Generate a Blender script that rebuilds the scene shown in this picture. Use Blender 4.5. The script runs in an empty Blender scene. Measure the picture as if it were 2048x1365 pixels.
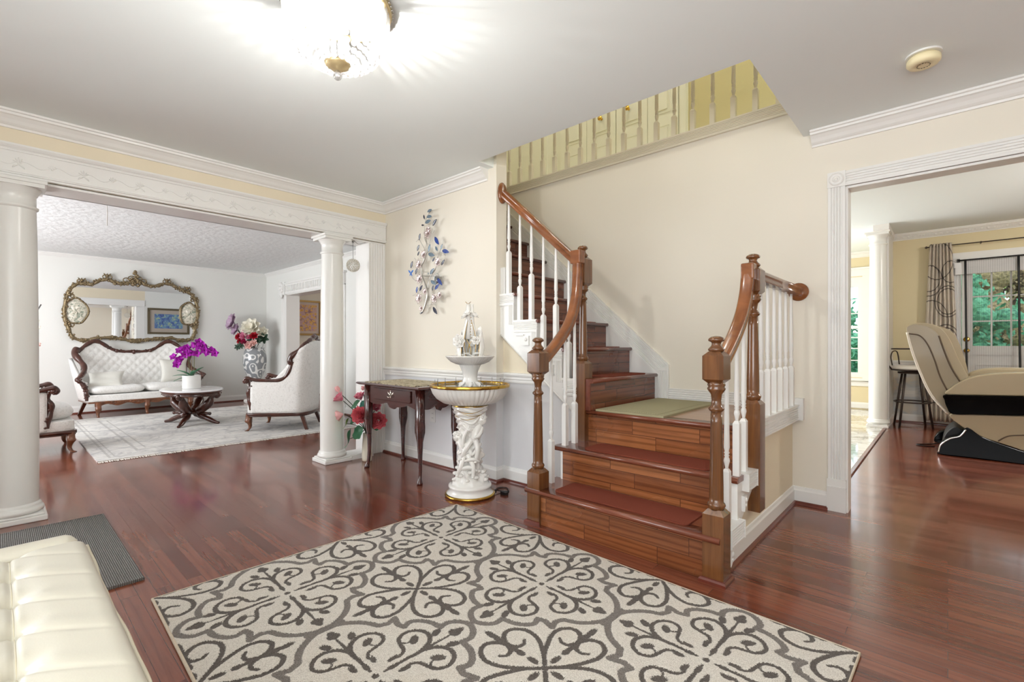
import bpy, bmesh, math, random
import numpy as np
from mathutils import Vector, Matrix
random.seed(7)
C = bpy.context.scene
COL = bpy.context.collection
PI = math.pi

# ---------------------------------------------------------------- camera
cam_d = bpy.data.cameras.new('camera'); cam = bpy.data.objects.new('camera', cam_d); COL.objects.link(cam)
cam.location = (0, 0, 1.06); cam.rotation_euler = (math.radians(90), 0, math.radians(42.56))
cam_d.sensor_width = 36.0; cam_d.lens = 949.2/2048*36.0
cam_d.shift_y = 7.5/2048; cam_d.clip_start = 0.02; cam_d.clip_end = 200
C.camera = cam
C.view_settings.view_transform = 'Standard'; C.view_settings.look = 'None'
C.view_settings.gamma = 1.0; C.view_settings.use_curve_mapping = False
C.view_settings.exposure = 0.0
C.cycles.max_bounces = 10; C.cycles.diffuse_bounces = 6; C.cycles.glossy_bounces = 5
C.cycles.transmission_bounces = 8; C.cycles.transparent_max_bounces = 12
C.cycles.caustics_reflective = False; C.cycles.caustics_refractive = False
C.cycles.sample_clamp_indirect = 6.0; C.cycles.sample_clamp_direct = 0.0
# ---------------------------------------------------------------- sky
W = bpy.data.worlds.new('sky'); C.world = W; W.use_nodes = True
bg = W.node_tree.nodes['Background']; bg.inputs[0].default_value = (0.80, 0.90, 1.0, 1); bg.inputs[1].default_value = 3.2
# ---------------------------------------------------------------- lights
def area(name, loc, target, sx, sy, power, col=(1, 1, 1), spread=180):
    d = bpy.data.lights.new(name, 'AREA'); d.shape = 'RECTANGLE'; d.size = sx; d.size_y = sy; d.energy = power; d.color = col
    d.spread = math.radians(spread)
    o = bpy.data.objects.new(name, d); COL.objects.link(o); o.location = loc
    o.rotation_euler = (Vector(target)-Vector(loc)).to_track_quat('-Z', 'Y').to_euler()
    return o
def point(name, loc, power, r, col=(1, 1, 1)):
    d = bpy.data.lights.new(name, 'POINT'); d.energy = power; d.shadow_soft_size = r; d.color = col
    o = bpy.data.objects.new(name, d); COL.objects.link(o); o.location = loc
    return o
CH = (-1.815, 0.935)                                    # foyer ceiling light
LIGHTS = dict(foyer_fill=60, foyer_ceiling_fill=60, living_window=180, kitchen_side=120, family_room_fill=85, dining=45, hall=20, lamp=60)
def portal(name, loc, target, sx, sy):
    o = area(name, loc, target, sx, sy, 1.0); o.data.cycles.is_portal = True; return o
area('fill_foyer', (0.2, -1.62, 1.45), (-1.2, 1.8, 3.9), 3.0, 1.5, LIGHTS['foyer_fill'], (1.0, 0.99, 0.97))  # added fill behind the camera, tilted up to lift the foyer and ceiling
area('fill_foyer_ceiling', (0.2, -1.60, 1.0), (-1.0, 1.0, 6.0), 3.0, 0.6, LIGHTS['foyer_ceiling_fill'], (1.0, 0.99, 0.97), 130)  # second added fill, steeply upward, only to brighten the foyer ceiling
area('daylight_living_window', (-7.0, -1.95, 1.45), (-7.0, 2.5, 2.2), 3.4, 1.6, LIGHTS['living_window'], (0.98, 0.99, 1.0))
area('fill_kitchen_side', (-3.35, 7.2, 1.6), (0.0, 7.0, 1.2), 1.6, 1.2, LIGHTS['kitchen_side'], (1.0, 1.0, 1.0))  # unseen side source that gives the kitchen more light
for _x in (-1.0, -2.3, -3.6): point('fill_upstairs_hall', (_x, 4.12, 4.95), LIGHTS['hall'], 0.10, (1.0, 0.98, 0.93))  # added fill points that brighten the hall doors, no fixture modelled
point('fill_family_room', (1.6, 5.9, 2.35), LIGHTS['family_room_fill'], 0.15, (1.0, 0.97, 0.93))  # added out-of-view fill for the dark far wall
point('fill_dining_room', (-7.0, 5.4, 1.9), LIGHTS['dining'], 0.15, (1.0, 0.97, 0.92))  # added unseen fill so the dining opening is not black
portal('patio_door_portal', (1.02, 8.60, 1.03), (1.02, 3.0, 1.03), 1.8, 2.0)
portal('bay_window_portal', (-1.8, 9.76, 1.35), (-1.8, 6.0, 1.35), 1.6, 1.7)

# ---------------------------------------------------------------- helpers
def tag(o, label=None, cat=None, group=None, kind=None):
    if label: o['label'] = label
    if cat: o['category'] = cat
    if group: o['group'] = group
    if kind: o['kind'] = kind
    return o
def thing(name, label, cat, loc=(0, 0, 0), rz=0, group=None):
    o = bpy.data.objects.new(name, None); COL.objects.link(o); o.empty_display_size = 0.1
    o.location = loc; o.rotation_euler = (0, 0, rz)
    return tag(o, label, cat, group)
def copy_tree(o, parent=None):
    c = o.copy(); COL.objects.link(c); c.parent = parent
    for ch in o.children: copy_tree(ch, c)
    return c

class MB:
    """mesh collector"""
    def __init__(s): s.v = []; s.f = []; s.m = []; s.mi = 0; s.sm = []; s.smooth = False
    def add(s, vs, fs, smooth=None):
        b = len(s.v); s.v += [tuple(p) for p in vs]
        for f in fs:
            s.f.append(tuple(i+b for i in f)); s.m.append(s.mi); s.sm.append(s.smooth if smooth is None else smooth)
        return s
    def box(s, x0, x1, y0, y1, z0, z1, M=None):
        if x0 > x1: x0, x1 = x1, x0
        if y0 > y1: y0, y1 = y1, y0
        if z0 > z1: z0, z1 = z1, z0
        vs = [(x0,y0,z0),(x1,y0,z0),(x1,y1,z0),(x0,y1,z0),(x0,y0,z1),(x1,y0,z1),(x1,y1,z1),(x0,y1,z1)]
        if M: vs = [tuple(M @ Vector(p)) for p in vs]
        return s.add(vs, [(0,3,2,1),(4,5,6,7),(0,1,5,4),(1,2,6,5),(2,3,7,6),(3,0,4,7)], False)
    def cbox(s, cx, cy, z0, z1, w, d=None, cut=0.2):
        """box with chamfered vertical-top/bottom corners (turned-block look)"""
        d = w if d is None else d
        h = z1-z0; c = cut*w
        ring = lambda z, k: [(cx-w/2+k, cy-d/2+k, z), (cx+w/2-k, cy-d/2+k, z), (cx+w/2-k, cy+d/2-k, z), (cx-w/2+k, cy+d/2-k, z)]
        vs = ring(z0, c)+ring(z0+c, 0)+ring(z1-c, 0)+ring(z1, c)
        fs = [(3,2,1,0),(12,13,14,15)]
        for r in range(3):
            for i in range(4):
                j = (i+1) % 4; fs.append((r*4+i, r*4+j, r*4+4+j, r*4+4+i))
        return s.add(vs, fs, False)
    def prism(s, poly, fn0, fn1, smooth=False):
        """poly: 2D points; fn0/fn1 map (a,b)->3D for both ends"""
        n = len(poly); vs = [fn0(*p) for p in poly]+[fn1(*p) for p in poly]
        fs = [tuple(range(n))[::-1], tuple(range(n, 2*n))]
        b = len(s.v); s.add(vs, fs, False)
        for i in range(n):
            j = (i+1) % n; s.f.append((b+i, b+j, b+n+j, b+n+i)); s.m.append(s.mi); s.sm.append(smooth)
        return s
    def lathe(s, prof, c=(0, 0, 0), n=24, caps=True, smooth=True, M=None, flute=None, a0=0.0):
        """prof [(r,z)]; flute=(count, depth)"""
        vs = []
        for r, z in prof:
            for i in range(n):
                a = a0+2*PI*i/n; rr = r
                if flute and r > 1e-4: rr = r*(1-flute[1]*(0.5-0.5*math.cos(flute[0]*a)))
                p = Vector((rr*math.cos(a), rr*math.sin(a), z))
                if M: p = M @ p
                vs.append((p.x+c[0], p.y+c[1], p.z+c[2]))
        fs = []
        for k in range(len(prof)-1):
            for i in range(n):
                j = (i+1) % n; fs.append((k*n+i, k*n+j, k*n+n+j, k*n+n+i))
        s.add(vs, fs, smooth)
        b = len(s.v)-len(vs)
        if caps:
            s.f.append(tuple(b+i for i in range(n))[::-1]); s.m.append(s.mi); s.sm.append(False)
            s.f.append(tuple(b+(len(prof)-1)*n+i for i in range(n))); s.m.append(s.mi); s.sm.append(False)
        return s
    def tube(s, path, r, n=8, caps=True, closed=False, smooth=True, flat=None):
        """path of 3D points; r radius or list; flat=(a,b) elliptical radii factors"""
        P = [Vector(p) for p in path]; m = len(P)
        R = r if isinstance(r, (list, tuple)) else [r]*m
        T = []
        for i in range(m):
            if closed: t = P[(i+1) % m]-P[i-1]
            else: t = P[min(i+1, m-1)]-P[max(i-1, 0)]
            T.append(t.normalized() if t.length > 1e-9 else Vector((0, 0, 1)))
        ref = Vector((0, 0, 1)) if abs(T[0].z) < 0.9 else Vector((1, 0, 0))
        N = (ref-T[0]*ref.dot(T[0])).normalized()
        vs = []
        fa, fb = flat if flat else (1, 1)
        for i in range(m):
            N = (N-T[i]*N.dot(T[i]))
            N = N.normalized() if N.length > 1e-6 else T[i].orthogonal().normalized()
            B = T[i].cross(N)
            for k in range(n):
                a = 2*PI*k/n
                vs.append(tuple(P[i]+N*(R[i]*fa*math.cos(a))+B*(R[i]*fb*math.sin(a))))
        fs = []
        for i in range(m-1 if not closed else m):
            i2 = (i+1) % m
            for k in range(n):
                j = (k+1) % n; fs.append((i*n+k, i*n+j, i2*n+j, i2*n+k))
        b = len(s.v); s.add(vs, fs, smooth)
        if caps and not closed:
            s.f.append(tuple(b+k for k in range(n))[::-1]); s.m.append(s.mi); s.sm.append(False)
            s.f.append(tuple(b+(m-1)*n+k for k in range(n))); s.m.append(s.mi); s.sm.append(False)
        return s
    def sphere(s, c, r, n=12, m=8, sc=(1, 1, 1), M=None, smooth=True):
        vs = [(0, 0, -1)]; fs = []
        for j in range(1, m):
            t = -PI/2+PI*j/m
            for i in range(n):
                a = 2*PI*i/n; vs.append((math.cos(t)*math.cos(a), math.cos(t)*math.sin(a), math.sin(t)))
        vs.append((0, 0, 1)); L = len(vs)-1
        out = []
        for p in vs:
            q = Vector((p[0]*r*sc[0], p[1]*r*sc[1], p[2]*r*sc[2]))
            if M: q = M @ q
            out.append((q.x+c[0], q.y+c[1], q.z+c[2]))
        for i in range(n):
            j = (i+1) % n; fs.append((0, 1+j, 1+i))
            for k in range(m-2): fs.append((1+k*n+i, 1+k*n+j, 1+k*n+n+j, 1+k*n+n+i))
            fs.append((1+(m-2)*n+i, 1+(m-2)*n+j, L))
        return s.add(out, fs, smooth)
    def grid(s, fn, nu, nv, smooth=True, closeu=False, flip=False):
        """fn(u,v) in 0..1 -> 3D"""
        vs = []; cu = nu if closeu else nu+1
        for j in range(nv+1):
            for i in range(cu): vs.append(tuple(fn(i/nu, j/nv)))
        fs = []
        for j in range(nv):
            for i in range(nu):
                i2 = (i+1) % cu
                f = (j*cu+i, j*cu+i2, (j+1)*cu+i2, (j+1)*cu+i); fs.append(f[::-1] if flip else f)
        return s.add(vs, fs, smooth)
    def petal(s, base, tip, width, cup=0.2, n=6, thick=0.0, up=None, curl=0.0, prof=None):
        """curved leaf/petal between two points"""
        base = Vector(base); tip = Vector(tip); d = tip-base; L = d.length; d = d/L
        up = Vector(up) if up else Vector((0, 0, 1))
        side = d.cross(up)
        side = side.normalized() if side.length > 1e-4 else d.orthogonal().normalized()
        nor = side.cross(d).normalized()
        vs = []
        for i in range(n+1):
            t = i/n; w = width*(prof(t) if prof else math.sin(PI*min(1, t*0.94+0.03))**0.75)
            mid = base+d*(L*t)+nor*(-curl*L*t*t)
            for k in (-1, -0.5, 0, 0.5, 1):
                vs.append(tuple(mid+side*(w/2*k)+nor*(cup*w*k*k)))
        fs = []
        for i in range(n):
            for k in range(4): fs.append((i*5+k, i*5+k+1, (i+1)*5+k+1, (i+1)*5+k))
        if thick > 0:
            nn = len(vs); vs = vs+[tuple(Vector(p)-nor*thick) for p in vs]
            fs2 = [tuple(i+nn for i in f)[::-1] for f in fs]
            rim = [k for k in range(5)]+[i*5+4 for i in range(1, n+1)]+[n*5+k for k in (3, 2, 1, 0)]+[i*5 for i in range(n-1, 0, -1)]
            for a, b in zip(rim, rim[1:]+rim[:1]): fs2.append((b, a, a+nn, b+nn))
            fs = fs+fs2
        return s.add(vs, fs, True)
    def build(s, name, mats, parent=None, bevel=0, sub=0, kind=None, world=True, solid=0, seg=2, attr=None):
        off = Vector((0, 0, 0))
        if parent is not None and world:
            off = parent.location.copy(); p = parent.parent
            while p is not None: off += p.location; p = p.parent
        me = bpy.data.meshes.new(name)
        V = [(a-off.x, b-off.y, c-off.z) for a, b, c in s.v] if off.length > 0 else s.v
        me.from_pydata(V, [], s.f)
        if not isinstance(mats, (list, tuple)): mats = [mats]
        for m in mats: me.materials.append(m)
        me.polygons.foreach_set('material_index', s.m)
        me.polygons.foreach_set('use_smooth', s.sm)
        me.update()
        o = bpy.data.objects.new(name, me); COL.objects.link(o)
        if parent is not None: o.parent = parent
        if kind: o['kind'] = kind
        if solid:
            md = o.modifiers.new('Solidify', 'SOLIDIFY'); md.thickness = solid; md.offset = 0
        if bevel:
            md = o.modifiers.new('Bevel', 'BEVEL'); md.width = bevel; md.segments = seg; md.limit_method = 'ANGLE'; md.angle_limit = math.radians(40)
            md.harden_normals = False
        if sub:
            md = o.modifiers.new('Subsurf', 'SUBSURF'); md.levels = sub; md.render_levels = sub
        return o

def run(mb, prof, p0, p1, out, m0=0, m1=0):
    """moulding: prof [(u outwards, z)], from p0 to p1 (x,y), out = 2D normal; m0/m1 mitre signs"""
    p0 = Vector(p0); p1 = Vector(p1); d = (p1-p0).normalized(); o = Vector(out)
    f0 = lambda u, z: tuple(p0+o*u+d*(m0*u))+(z,)
    f1 = lambda u, z: tuple(p1+o*u-d*(m1*u))+(z,)
    mb.prism(prof, f0, f1)
def crom(pts, n=6, closed=False):
    """Catmull-Rom smoothing of point list"""
    P = [Vector(p) for p in pts]; m = len(P); out = []
    rng = range(m) if closed else range(m-1)
    for i in rng:
        g = (lambda k: P[k % m]) if closed else (lambda k: P[max(0, min(m-1, k))])
        a, b, c, d = g(i-1), g(i), g(i+1), g(i+2)
        for k in range(n):
            t = k/n
            out.append(0.5*((2*b)+(c-a)*t+(2*a-5*b+4*c-d)*t*t+(3*b-a-3*c+d)*t*t*t))
    if not closed: out.append(P[-1])
    return out
def lerp(a, b, t): return a+(b-a)*t

# ---------------------------------------------------------------- materials
def lin(c):
    return tuple(((x/255)/12.92 if x/255 <= 0.04045 else ((x/255+0.055)/1.055)**2.4) for x in c)
MATS = {}
def mat(name, col, rough=0.5, metal=0.0, spec=0.5, coat=0.0, trans=0.0, ior=1.45, alpha=1.0, emit=None, estr=0, bump=None, noise=None, sheen=0.0, srgb=True):
    """col sRGB 0..255. noise=(scale, amount, stretch) value variation; bump=(scale, strength, dist)"""
    m = bpy.data.materials.new(name); m.use_nodes = True; nt = m.node_tree; b = nt.nodes['Principled BSDF']
    c = lin(col) if srgb else col
    b.inputs['Base Color'].default_value = (*c, 1); b.inputs['Roughness'].default_value = rough; b.inputs['Metallic'].default_value = metal
    b.inputs['Specular IOR Level'].default_value = spec; b.inputs['Coat Weight'].default_value = coat; b.inputs['Coat Roughness'].default_value = 0.06
    b.inputs['Transmission Weight'].default_value = trans; b.inputs['IOR'].default_value = ior; b.inputs['Alpha'].default_value = alpha
    b.inputs['Sheen Weight'].default_value = sheen
    if emit: b.inputs['Emission Color'].default_value = (*lin(emit), 1); b.inputs['Emission Strength'].default_value = estr
    tc = nt.nodes.new('ShaderNodeTexCoord')
    if noise:
        mp = nt.nodes.new('ShaderNodeMapping'); mp.inputs['Scale'].default_value = noise[2] if len(noise) > 2 else (1, 1, 1)
        nz = nt.nodes.new('ShaderNodeTexNoise'); nz.inputs['Scale'].default_value = noise[0]; nz.inputs['Detail'].default_value = 5
        nt.links.new(tc.outputs['Object'], mp.inputs[0]); nt.links.new(mp.outputs[0], nz.inputs['Vector'])
        cr = nt.nodes.new('ShaderNodeMix'); cr.data_type = 'RGBA'
        k = noise[1]
        cr.inputs['A'].default_value = (*[max(0, x*(1-k)) for x in c], 1); cr.inputs['B'].default_value = (*[min(1, x*(1+k)) for x in c], 1)
        nt.links.new(nz.outputs['Fac'], cr.inputs['Factor']); nt.links.new(cr.outputs['Result'], b.inputs['Base Color'])
    if bump:
        nb = nt.nodes.new('ShaderNodeTexNoise'); nb.inputs['Scale'].default_value = bump[0]; nb.inputs['Detail'].default_value = 4
        nt.links.new(tc.outputs['Object'], nb.inputs['Vector'])
        bp = nt.nodes.new('ShaderNodeBump'); bp.inputs['Strength'].default_value = bump[1]; bp.inputs['Distance'].default_value = bump[2] if len(bump) > 2 else 0.01
        nt.links.new(nb.outputs['Fac'], bp.inputs['Height']); nt.links.new(bp.outputs[0], b.inputs['Normal'])
    MATS[name] = m
    return m

class NT:
    """tiny node helper"""
    def __init__(s, name, rough=0.5):
        s.m = bpy.data.materials.new(name); s.m.use_nodes = True; s.t = s.m.node_tree; s.b = s.t.nodes['Principled BSDF']
        s.b.inputs['Roughness'].default_value = rough; s.tc = s.t.nodes.new('ShaderNodeTexCoord')
    def n(s, typ, **kw):
        o = s.t.nodes.new(typ)
        for k, v in kw.items():
            if k.startswith('i_'):
                o.inputs[int(k[2:]) if k[2:].isdigit() else k[2:].replace('_', ' ')].default_value = v
            else: setattr(o, k, v)
        return o
    def l(s, a, b): s.t.links.new(a, b)
    def map(s, scale=(1, 1, 1), rot=(0, 0, 0), loc=(0, 0, 0), src='Object'):
        m = s.n('ShaderNodeMapping'); m.inputs['Scale'].default_value = scale; m.inputs['Rotation'].default_value = rot; m.inputs['Location'].default_value = loc
        s.l(s.tc.outputs[src], m.inputs[0]); return m.outputs[0]
    def noise(s, vec, scale, detail=4, rough=0.5, dist=0):
        n = s.n('ShaderNodeTexNoise'); n.inputs['Scale'].default_value = scale; n.inputs['Detail'].default_value = detail
        n.inputs['Roughness'].default_value = rough; n.inputs['Distortion'].default_value = dist; s.l(vec, n.inputs['Vector']); return n
    def mix(s, fac, a, b, mode='MIX'):
        m = s.n('ShaderNodeMix', data_type='RGBA', blend_type=mode)
        for src, key in ((fac, 'Factor'), (a, 'A'), (b, 'B')):
            if hasattr(src, 'is_output') or hasattr(src, 'links'): s.l(src, m.inputs[key])
            else: m.inputs[key].default_value = src if key == 'Factor' else (*src, 1)
        return m.outputs['Result']
    def math(s, op, a, b=0.0, clamp=False):
        m = s.n('ShaderNodeMath', operation=op, use_clamp=clamp)
        for src, k in ((a, 0), (b, 1)):
            if hasattr(src, 'links'): s.l(src, m.inputs[k])
            else: m.inputs[k].default_value = src
        return m.outputs[0]
    def ramp(s, fac, stops):
        r = s.n('ShaderNodeValToRGB'); e = r.color_ramp.elements
        while len(e) < len(stops): e.new(0.5)
        for i, (p, c) in enumerate(stops): e[i].position = p; e[i].color = (*c, 1)
        s.l(fac, r.inputs[0]); return r.outputs[0]
    def bump(s, h, strength, dist=0.01):
        b = s.n('ShaderNodeBump'); b.inputs['Strength'].default_value = strength; b.inputs['Distance'].default_value = dist
        s.l(h, b.inputs['Height']); s.l(b.outputs[0], s.b.inputs['Normal'])

def plank_floor(name, cols, length, width, rough=0.16, axis=0, seam=0.0012, coat=0.25, grain=1.0, cath=0.22, seamk=0.55):
    """strip flooring, boards along X (axis 0); coordinates are world metres"""
    t = NT(name, rough)
    if axis == 0: v = t.map()
    elif axis == 1: v = t.map(rot=(0, 0, PI/2))
    else: v = t.map(rot=(-PI/2, 0, 0))      # boards along X stacked in Z
    br = t.n('ShaderNodeTexBrick', offset=0.37, offset_frequency=2, squash=1.0)
    br.inputs['Color1'].default_value = (0, 0, 0, 1); br.inputs['Color2'].default_value = (1, 1, 1, 1); br.inputs['Mortar'].default_value = (0.5, 0.5, 0.5, 1)
    br.inputs['Scale'].default_value = 1.0; br.inputs['Mortar Size'].default_value = seam; br.inputs['Mortar Smooth'].default_value = 0.2
    br.inputs['Brick Width'].default_value = length; br.inputs['Row Height'].default_value = width; t.l(v, br.inputs['Vector'])
    nz = t.noise(v, 1.1, 2); sepn = t.math('MULTIPLY', nz.outputs['Fac'], 0.5)
    f = t.math('ADD', t.math('MULTIPLY', br.outputs['Color'], 0.75), t.math('SUBTRACT', sepn, 0.12), True)
    base = t.ramp(f, [(0.0, cols[0]), (0.45, cols[1]), (1.0, cols[2])])
    # grain: noise stretched along board, offset per board
    sc = t.n('ShaderNodeMapping'); sc.inputs['Scale'].default_value = (2.2, 38, 38); t.l(v, sc.inputs[0])
    add = t.n('ShaderNodeVectorMath', operation='ADD'); t.l(sc.outputs[0], add.inputs[0])
    mul = t.n('ShaderNodeVectorMath', operation='SCALE'); t.l(br.outputs['Color'], mul.inputs[0]); mul.inputs['Scale'].default_value = 17.0
    t.l(mul.outputs[0], add.inputs[1])
    g = t.noise(add.outputs[0], 1.0, 6, 0.62, 0.9)
    g2 = t.ramp(g.outputs['Fac'], [(0.30, (0.55, 0.50, 0.48)), (0.52, (1, 1, 1)), (0.8, (1.12, 1.1, 1.05))])
    c = t.mix(0.75*grain, base, g2, 'MULTIPLY')
    wv = t.n('ShaderNodeTexWave', wave_type='RINGS', rings_direction='X'); wv.inputs['Scale'].default_value = 0.55; wv.inputs['Distortion'].default_value = 14.0; wv.inputs['Detail'].default_value = 2.5; wv.inputs['Detail Scale'].default_value = 0.35; wv.inputs['Detail Roughness'].default_value = 0.55
    s2 = t.n('ShaderNodeVectorMath', operation='SCALE'); t.l(add.outputs[0], s2.inputs[0]); s2.inputs['Scale'].default_value = 0.45; t.l(s2.outputs[0], wv.inputs['Vector'])
    c = t.mix(cath, c, t.ramp(wv.outputs['Fac'], [(0.05, (0.45, 0.38, 0.34)), (0.45, (1.05, 1.05, 1.05))]), 'MULTIPLY')
    c = t.mix(t.math('MULTIPLY', br.outputs['Fac'], seamk), c, (0.03, 0.01, 0.007))
    t.l(c, t.b.inputs['Base Color']); t.b.inputs['Coat Weight'].default_value = coat; t.b.inputs['Coat Roughness'].default_value = 0.08
    rn = t.noise(v, 3.0, 3); t.l(t.math('ADD', t.math('MULTIPLY', rn.outputs['Fac'], 0.16), rough-0.06), t.b.inputs['Roughness'])
    h = t.math('SUBTRACT', t.math('MULTIPLY', rn.outputs['Fac'], 0.5), br.outputs['Fac'])
    t.bump(h, 0.12, 0.003)
    return t.m
def wood(name, c0, c1, rough=0.25, scale=(2, 22, 22), coat=0.3, rot=(0, 0, 0), src='Object'):
    t = NT(name, rough); v = t.map(scale=scale, rot=rot, src=src)
    n = t.noise(v, 1.0, 6, 0.6, 0.8)
    c = t.ramp(n.outputs['Fac'], [(0.28, c0), (0.72, c1)])
    t.l(c, t.b.inputs['Base Color']); t.b.inputs['Coat Weight'].default_value = coat; t.b.inputs['Coat Roughness'].default_value = 0.1
    return t.m

M_floor = plank_floor('cherry_strip_flooring', [lin((88, 42, 28)), lin((116, 60, 42)), lin((138, 80, 58))], 0.75, 0.0585, rough=0.17)
M_landing = plank_floor('light_oak_strip', [lin((150, 112, 86)), lin((168, 130, 102)), lin((184, 148, 120))], 0.8, 0.083, rough=0.28, grain=0.5)
M_riser = plank_floor('cherry_riser_boards_x', [lin((112, 63, 36)), lin((142, 85, 50)), lin((160, 102, 62))], 0.42, 0.083, rough=0.24, axis=2, coat=0.3, seam=0.0018, cath=0.5, seamk=0.8)
def riser_y():
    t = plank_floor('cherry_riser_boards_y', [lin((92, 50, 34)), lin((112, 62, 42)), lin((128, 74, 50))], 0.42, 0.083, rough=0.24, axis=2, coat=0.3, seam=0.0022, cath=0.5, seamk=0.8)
    for n in t.node_tree.nodes:
        if n.type == 'MAPPING' and n.inputs[0].links and n.inputs[0].links[0].from_node.type == 'TEX_COORD':
            n.inputs['Rotation'].default_value = (0, PI/2, -PI/2)
    return t
M_riser_y = riser_y()
M_tread = wood('cherry_tread_wood', lin((100, 50, 34)), lin((134, 76, 54)), 0.2, (2, 24, 24), 0.4)
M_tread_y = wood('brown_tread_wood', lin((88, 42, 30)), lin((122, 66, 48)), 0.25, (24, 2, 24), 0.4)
M_oak = wood('oak_post_wood', lin((76, 46, 24)), lin((126, 80, 44)), 0.22, (26, 26, 1.6), 0.45)
M_rail = wood('oak_rail_wood', lin((108, 60, 30)), lin((150, 92, 52)), 0.2, (4, 4, 9), 0.5)
M_shoe = wood('cherry_shoe_wood', lin((86, 36, 26)), lin((112, 52, 38)), 0.28, (8, 8, 8), 0.2)
M_mahog = wood('mahogany', lin((46, 20, 18)), lin((78, 34, 28)), 0.22, (5, 5, 14), 0.5)
M_dark = wood('dark_carved_wood', lin((48, 22, 16)), lin((84, 42, 28)), 0.28, (14, 14, 14), 0.4)
M_carved = wood('brown_carved_wood', lin((84, 48, 30)), lin((128, 78, 48)), 0.3, (30, 30, 30), 0.3)
M_white = mat('white_gloss_paint', (228, 227, 224), 0.32, spec=0.4)
M_white2 = mat('white_column_paint', (226, 226, 222), 0.25, spec=0.5)
M_cream = mat('cream_wall_paint', (226, 220, 207), 0.6, spec=0.25, bump=(400, 0.05, 0.001))
M_kyellow = mat('family_room_paint', (216, 203, 168), 0.6, spec=0.25)
M_yellow = mat('yellow_wall_paint', (224, 213, 190), 0.6, spec=0.25, bump=(400, 0.05, 0.001))
M_wains = mat('white_wainscot_paint', (220, 220, 222), 0.45, spec=0.3)
M_lrwall = mat('living_room_wall_paint', (224, 224, 220), 0.6, spec=0.25)
M_ceil = mat('ceiling_paint', (232, 238, 238), 0.8, spec=0.1)
M_ceil_lr = mat('textured_ceiling', (226, 228, 228), 0.85, spec=0.1, bump=(14, 0.5, 0.02))
M_hallwall = mat('mustard_hall_paint', (204, 192, 144), 0.6, spec=0.2)
M_halldoor = mat('cream_door_paint', (236, 234, 214), 0.45, spec=0.3)
M_halltrim = mat('hall_trim_paint', (222, 215, 198), 0.45, spec=0.3)
M_brass = mat('polished_brass', (214, 168, 70), 0.14, metal=1.0)
M_gold = mat('gold_glaze', (196, 158, 74), 0.2, metal=1.0)
M_chrome = mat('chrome', (220, 220, 222), 0.12, metal=1.0)
M_porc = mat('white_porcelain', (236, 234, 230), 0.12, spec=0.6, coat=0.5)
M_glass = mat('clear_glass', (255, 255, 255), 0.02, trans=1.0, ior=1.45)
M_black = mat('black_gloss', (5, 4, 4), 0.10, spec=0.10)
M_blackmat = mat('black_rubber', (18, 18, 20), 0.5)
CE = 2.44; H2 = 2.70; CK = 2.58
STRUCT_N = {'trim': 0}
def struct(name, mb, mats, **kw): return mb.build(name, mats, kind='structure', **kw)
def trim(mb, mats, **kw):
    STRUCT_N['trim'] += 1
    return mb.build('trim_%d' % STRUCT_N['trim'], mats, kind='structure', **kw)

# ---- floors
b = MB(); b.box(-11, 3.4, -2.2, 3.72, -0.12, 0); b.box(-0.585, 3.4, 3.72, 9.0, -0.12, 0); b.box(-11, -4.3, 3.72, 7.6, -0.12, 0)
struct('floor', b, M_floor)
t = NT('marble_tile', 0.08)
v = t.map(rot=(0, 0, 0.0)); br = t.n('ShaderNodeTexBrick', offset=0.0)
br.inputs['Color1'].default_value = (1, 1, 1, 1); br.inputs['Color2'].default_value = (0.9, 0.9, 0.9, 1); br.inputs['Mortar'].default_value = (0.35, 0.35, 0.34, 1)
br.inputs['Scale'].default_value = 1; br.inputs['Mortar Size'].default_value = 0.003; br.inputs['Brick Width'].default_value = 0.6; br.inputs['Row Height'].default_value = 0.6; t.l(v, br.inputs['Vector'])
n1 = t.noise(v, 1.6, 8, 0.62, 2.2)
c = t.ramp(n1.outputs['Fac'], [(0.40, lin((226, 224, 218))), (0.49, lin((168, 160, 148))), (0.54, lin((230, 228, 222))), (0.8, lin((214, 210, 202)))])
t.l(t.mix(1.0, c, br.outputs['Color'], 'MULTIPLY'), t.b.inputs['Base Color']); t.b.inputs['Coat Weight'].default_value = 0.5
M_tile = t.m
b = MB(); b.box(-4.2, -0.6, 3.76, 11.2, -0.12, 0.002); struct('floor_tiled', b, M_tile)
b = MB(); b.prism([(-0.605, 0), (-0.605, 0.006), (-0.598, 0.011), (-0.575, 0.011), (-0.568, 0.006), (-0.568, 0)], lambda x, z: (x, 3.76, z), lambda x, z: (x, 7.6, z)); trim(b, M_shoe)

# ---- ceilings
b = MB(); b.box(-4.3, -2.6, -2.1, 2.70, CE, H2); b.box(-2.6, -0.705, -2.1, 2.465, CE, H2); b.box(-0.705, 2.1, -2.1, 3.70, CE, H2)
struct('ceiling', b, M_ceil)
b = MB(); b.box(-10.0, -4.3, -2.1, 7.5, CE, H2); struct('ceiling_living_room', b, M_ceil_lr)
b = MB(); b.box(-4.2, 3.4, 3.75, 11.2, CK, CK+0.1); struct('ceiling_kitchen', b, M_ceil)
b = MB(); b.box(-5.0, 0.4, 2.4, 4.9, 5.1, 5.2); struct('ceiling_upstairs', b, M_ceil)

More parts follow.
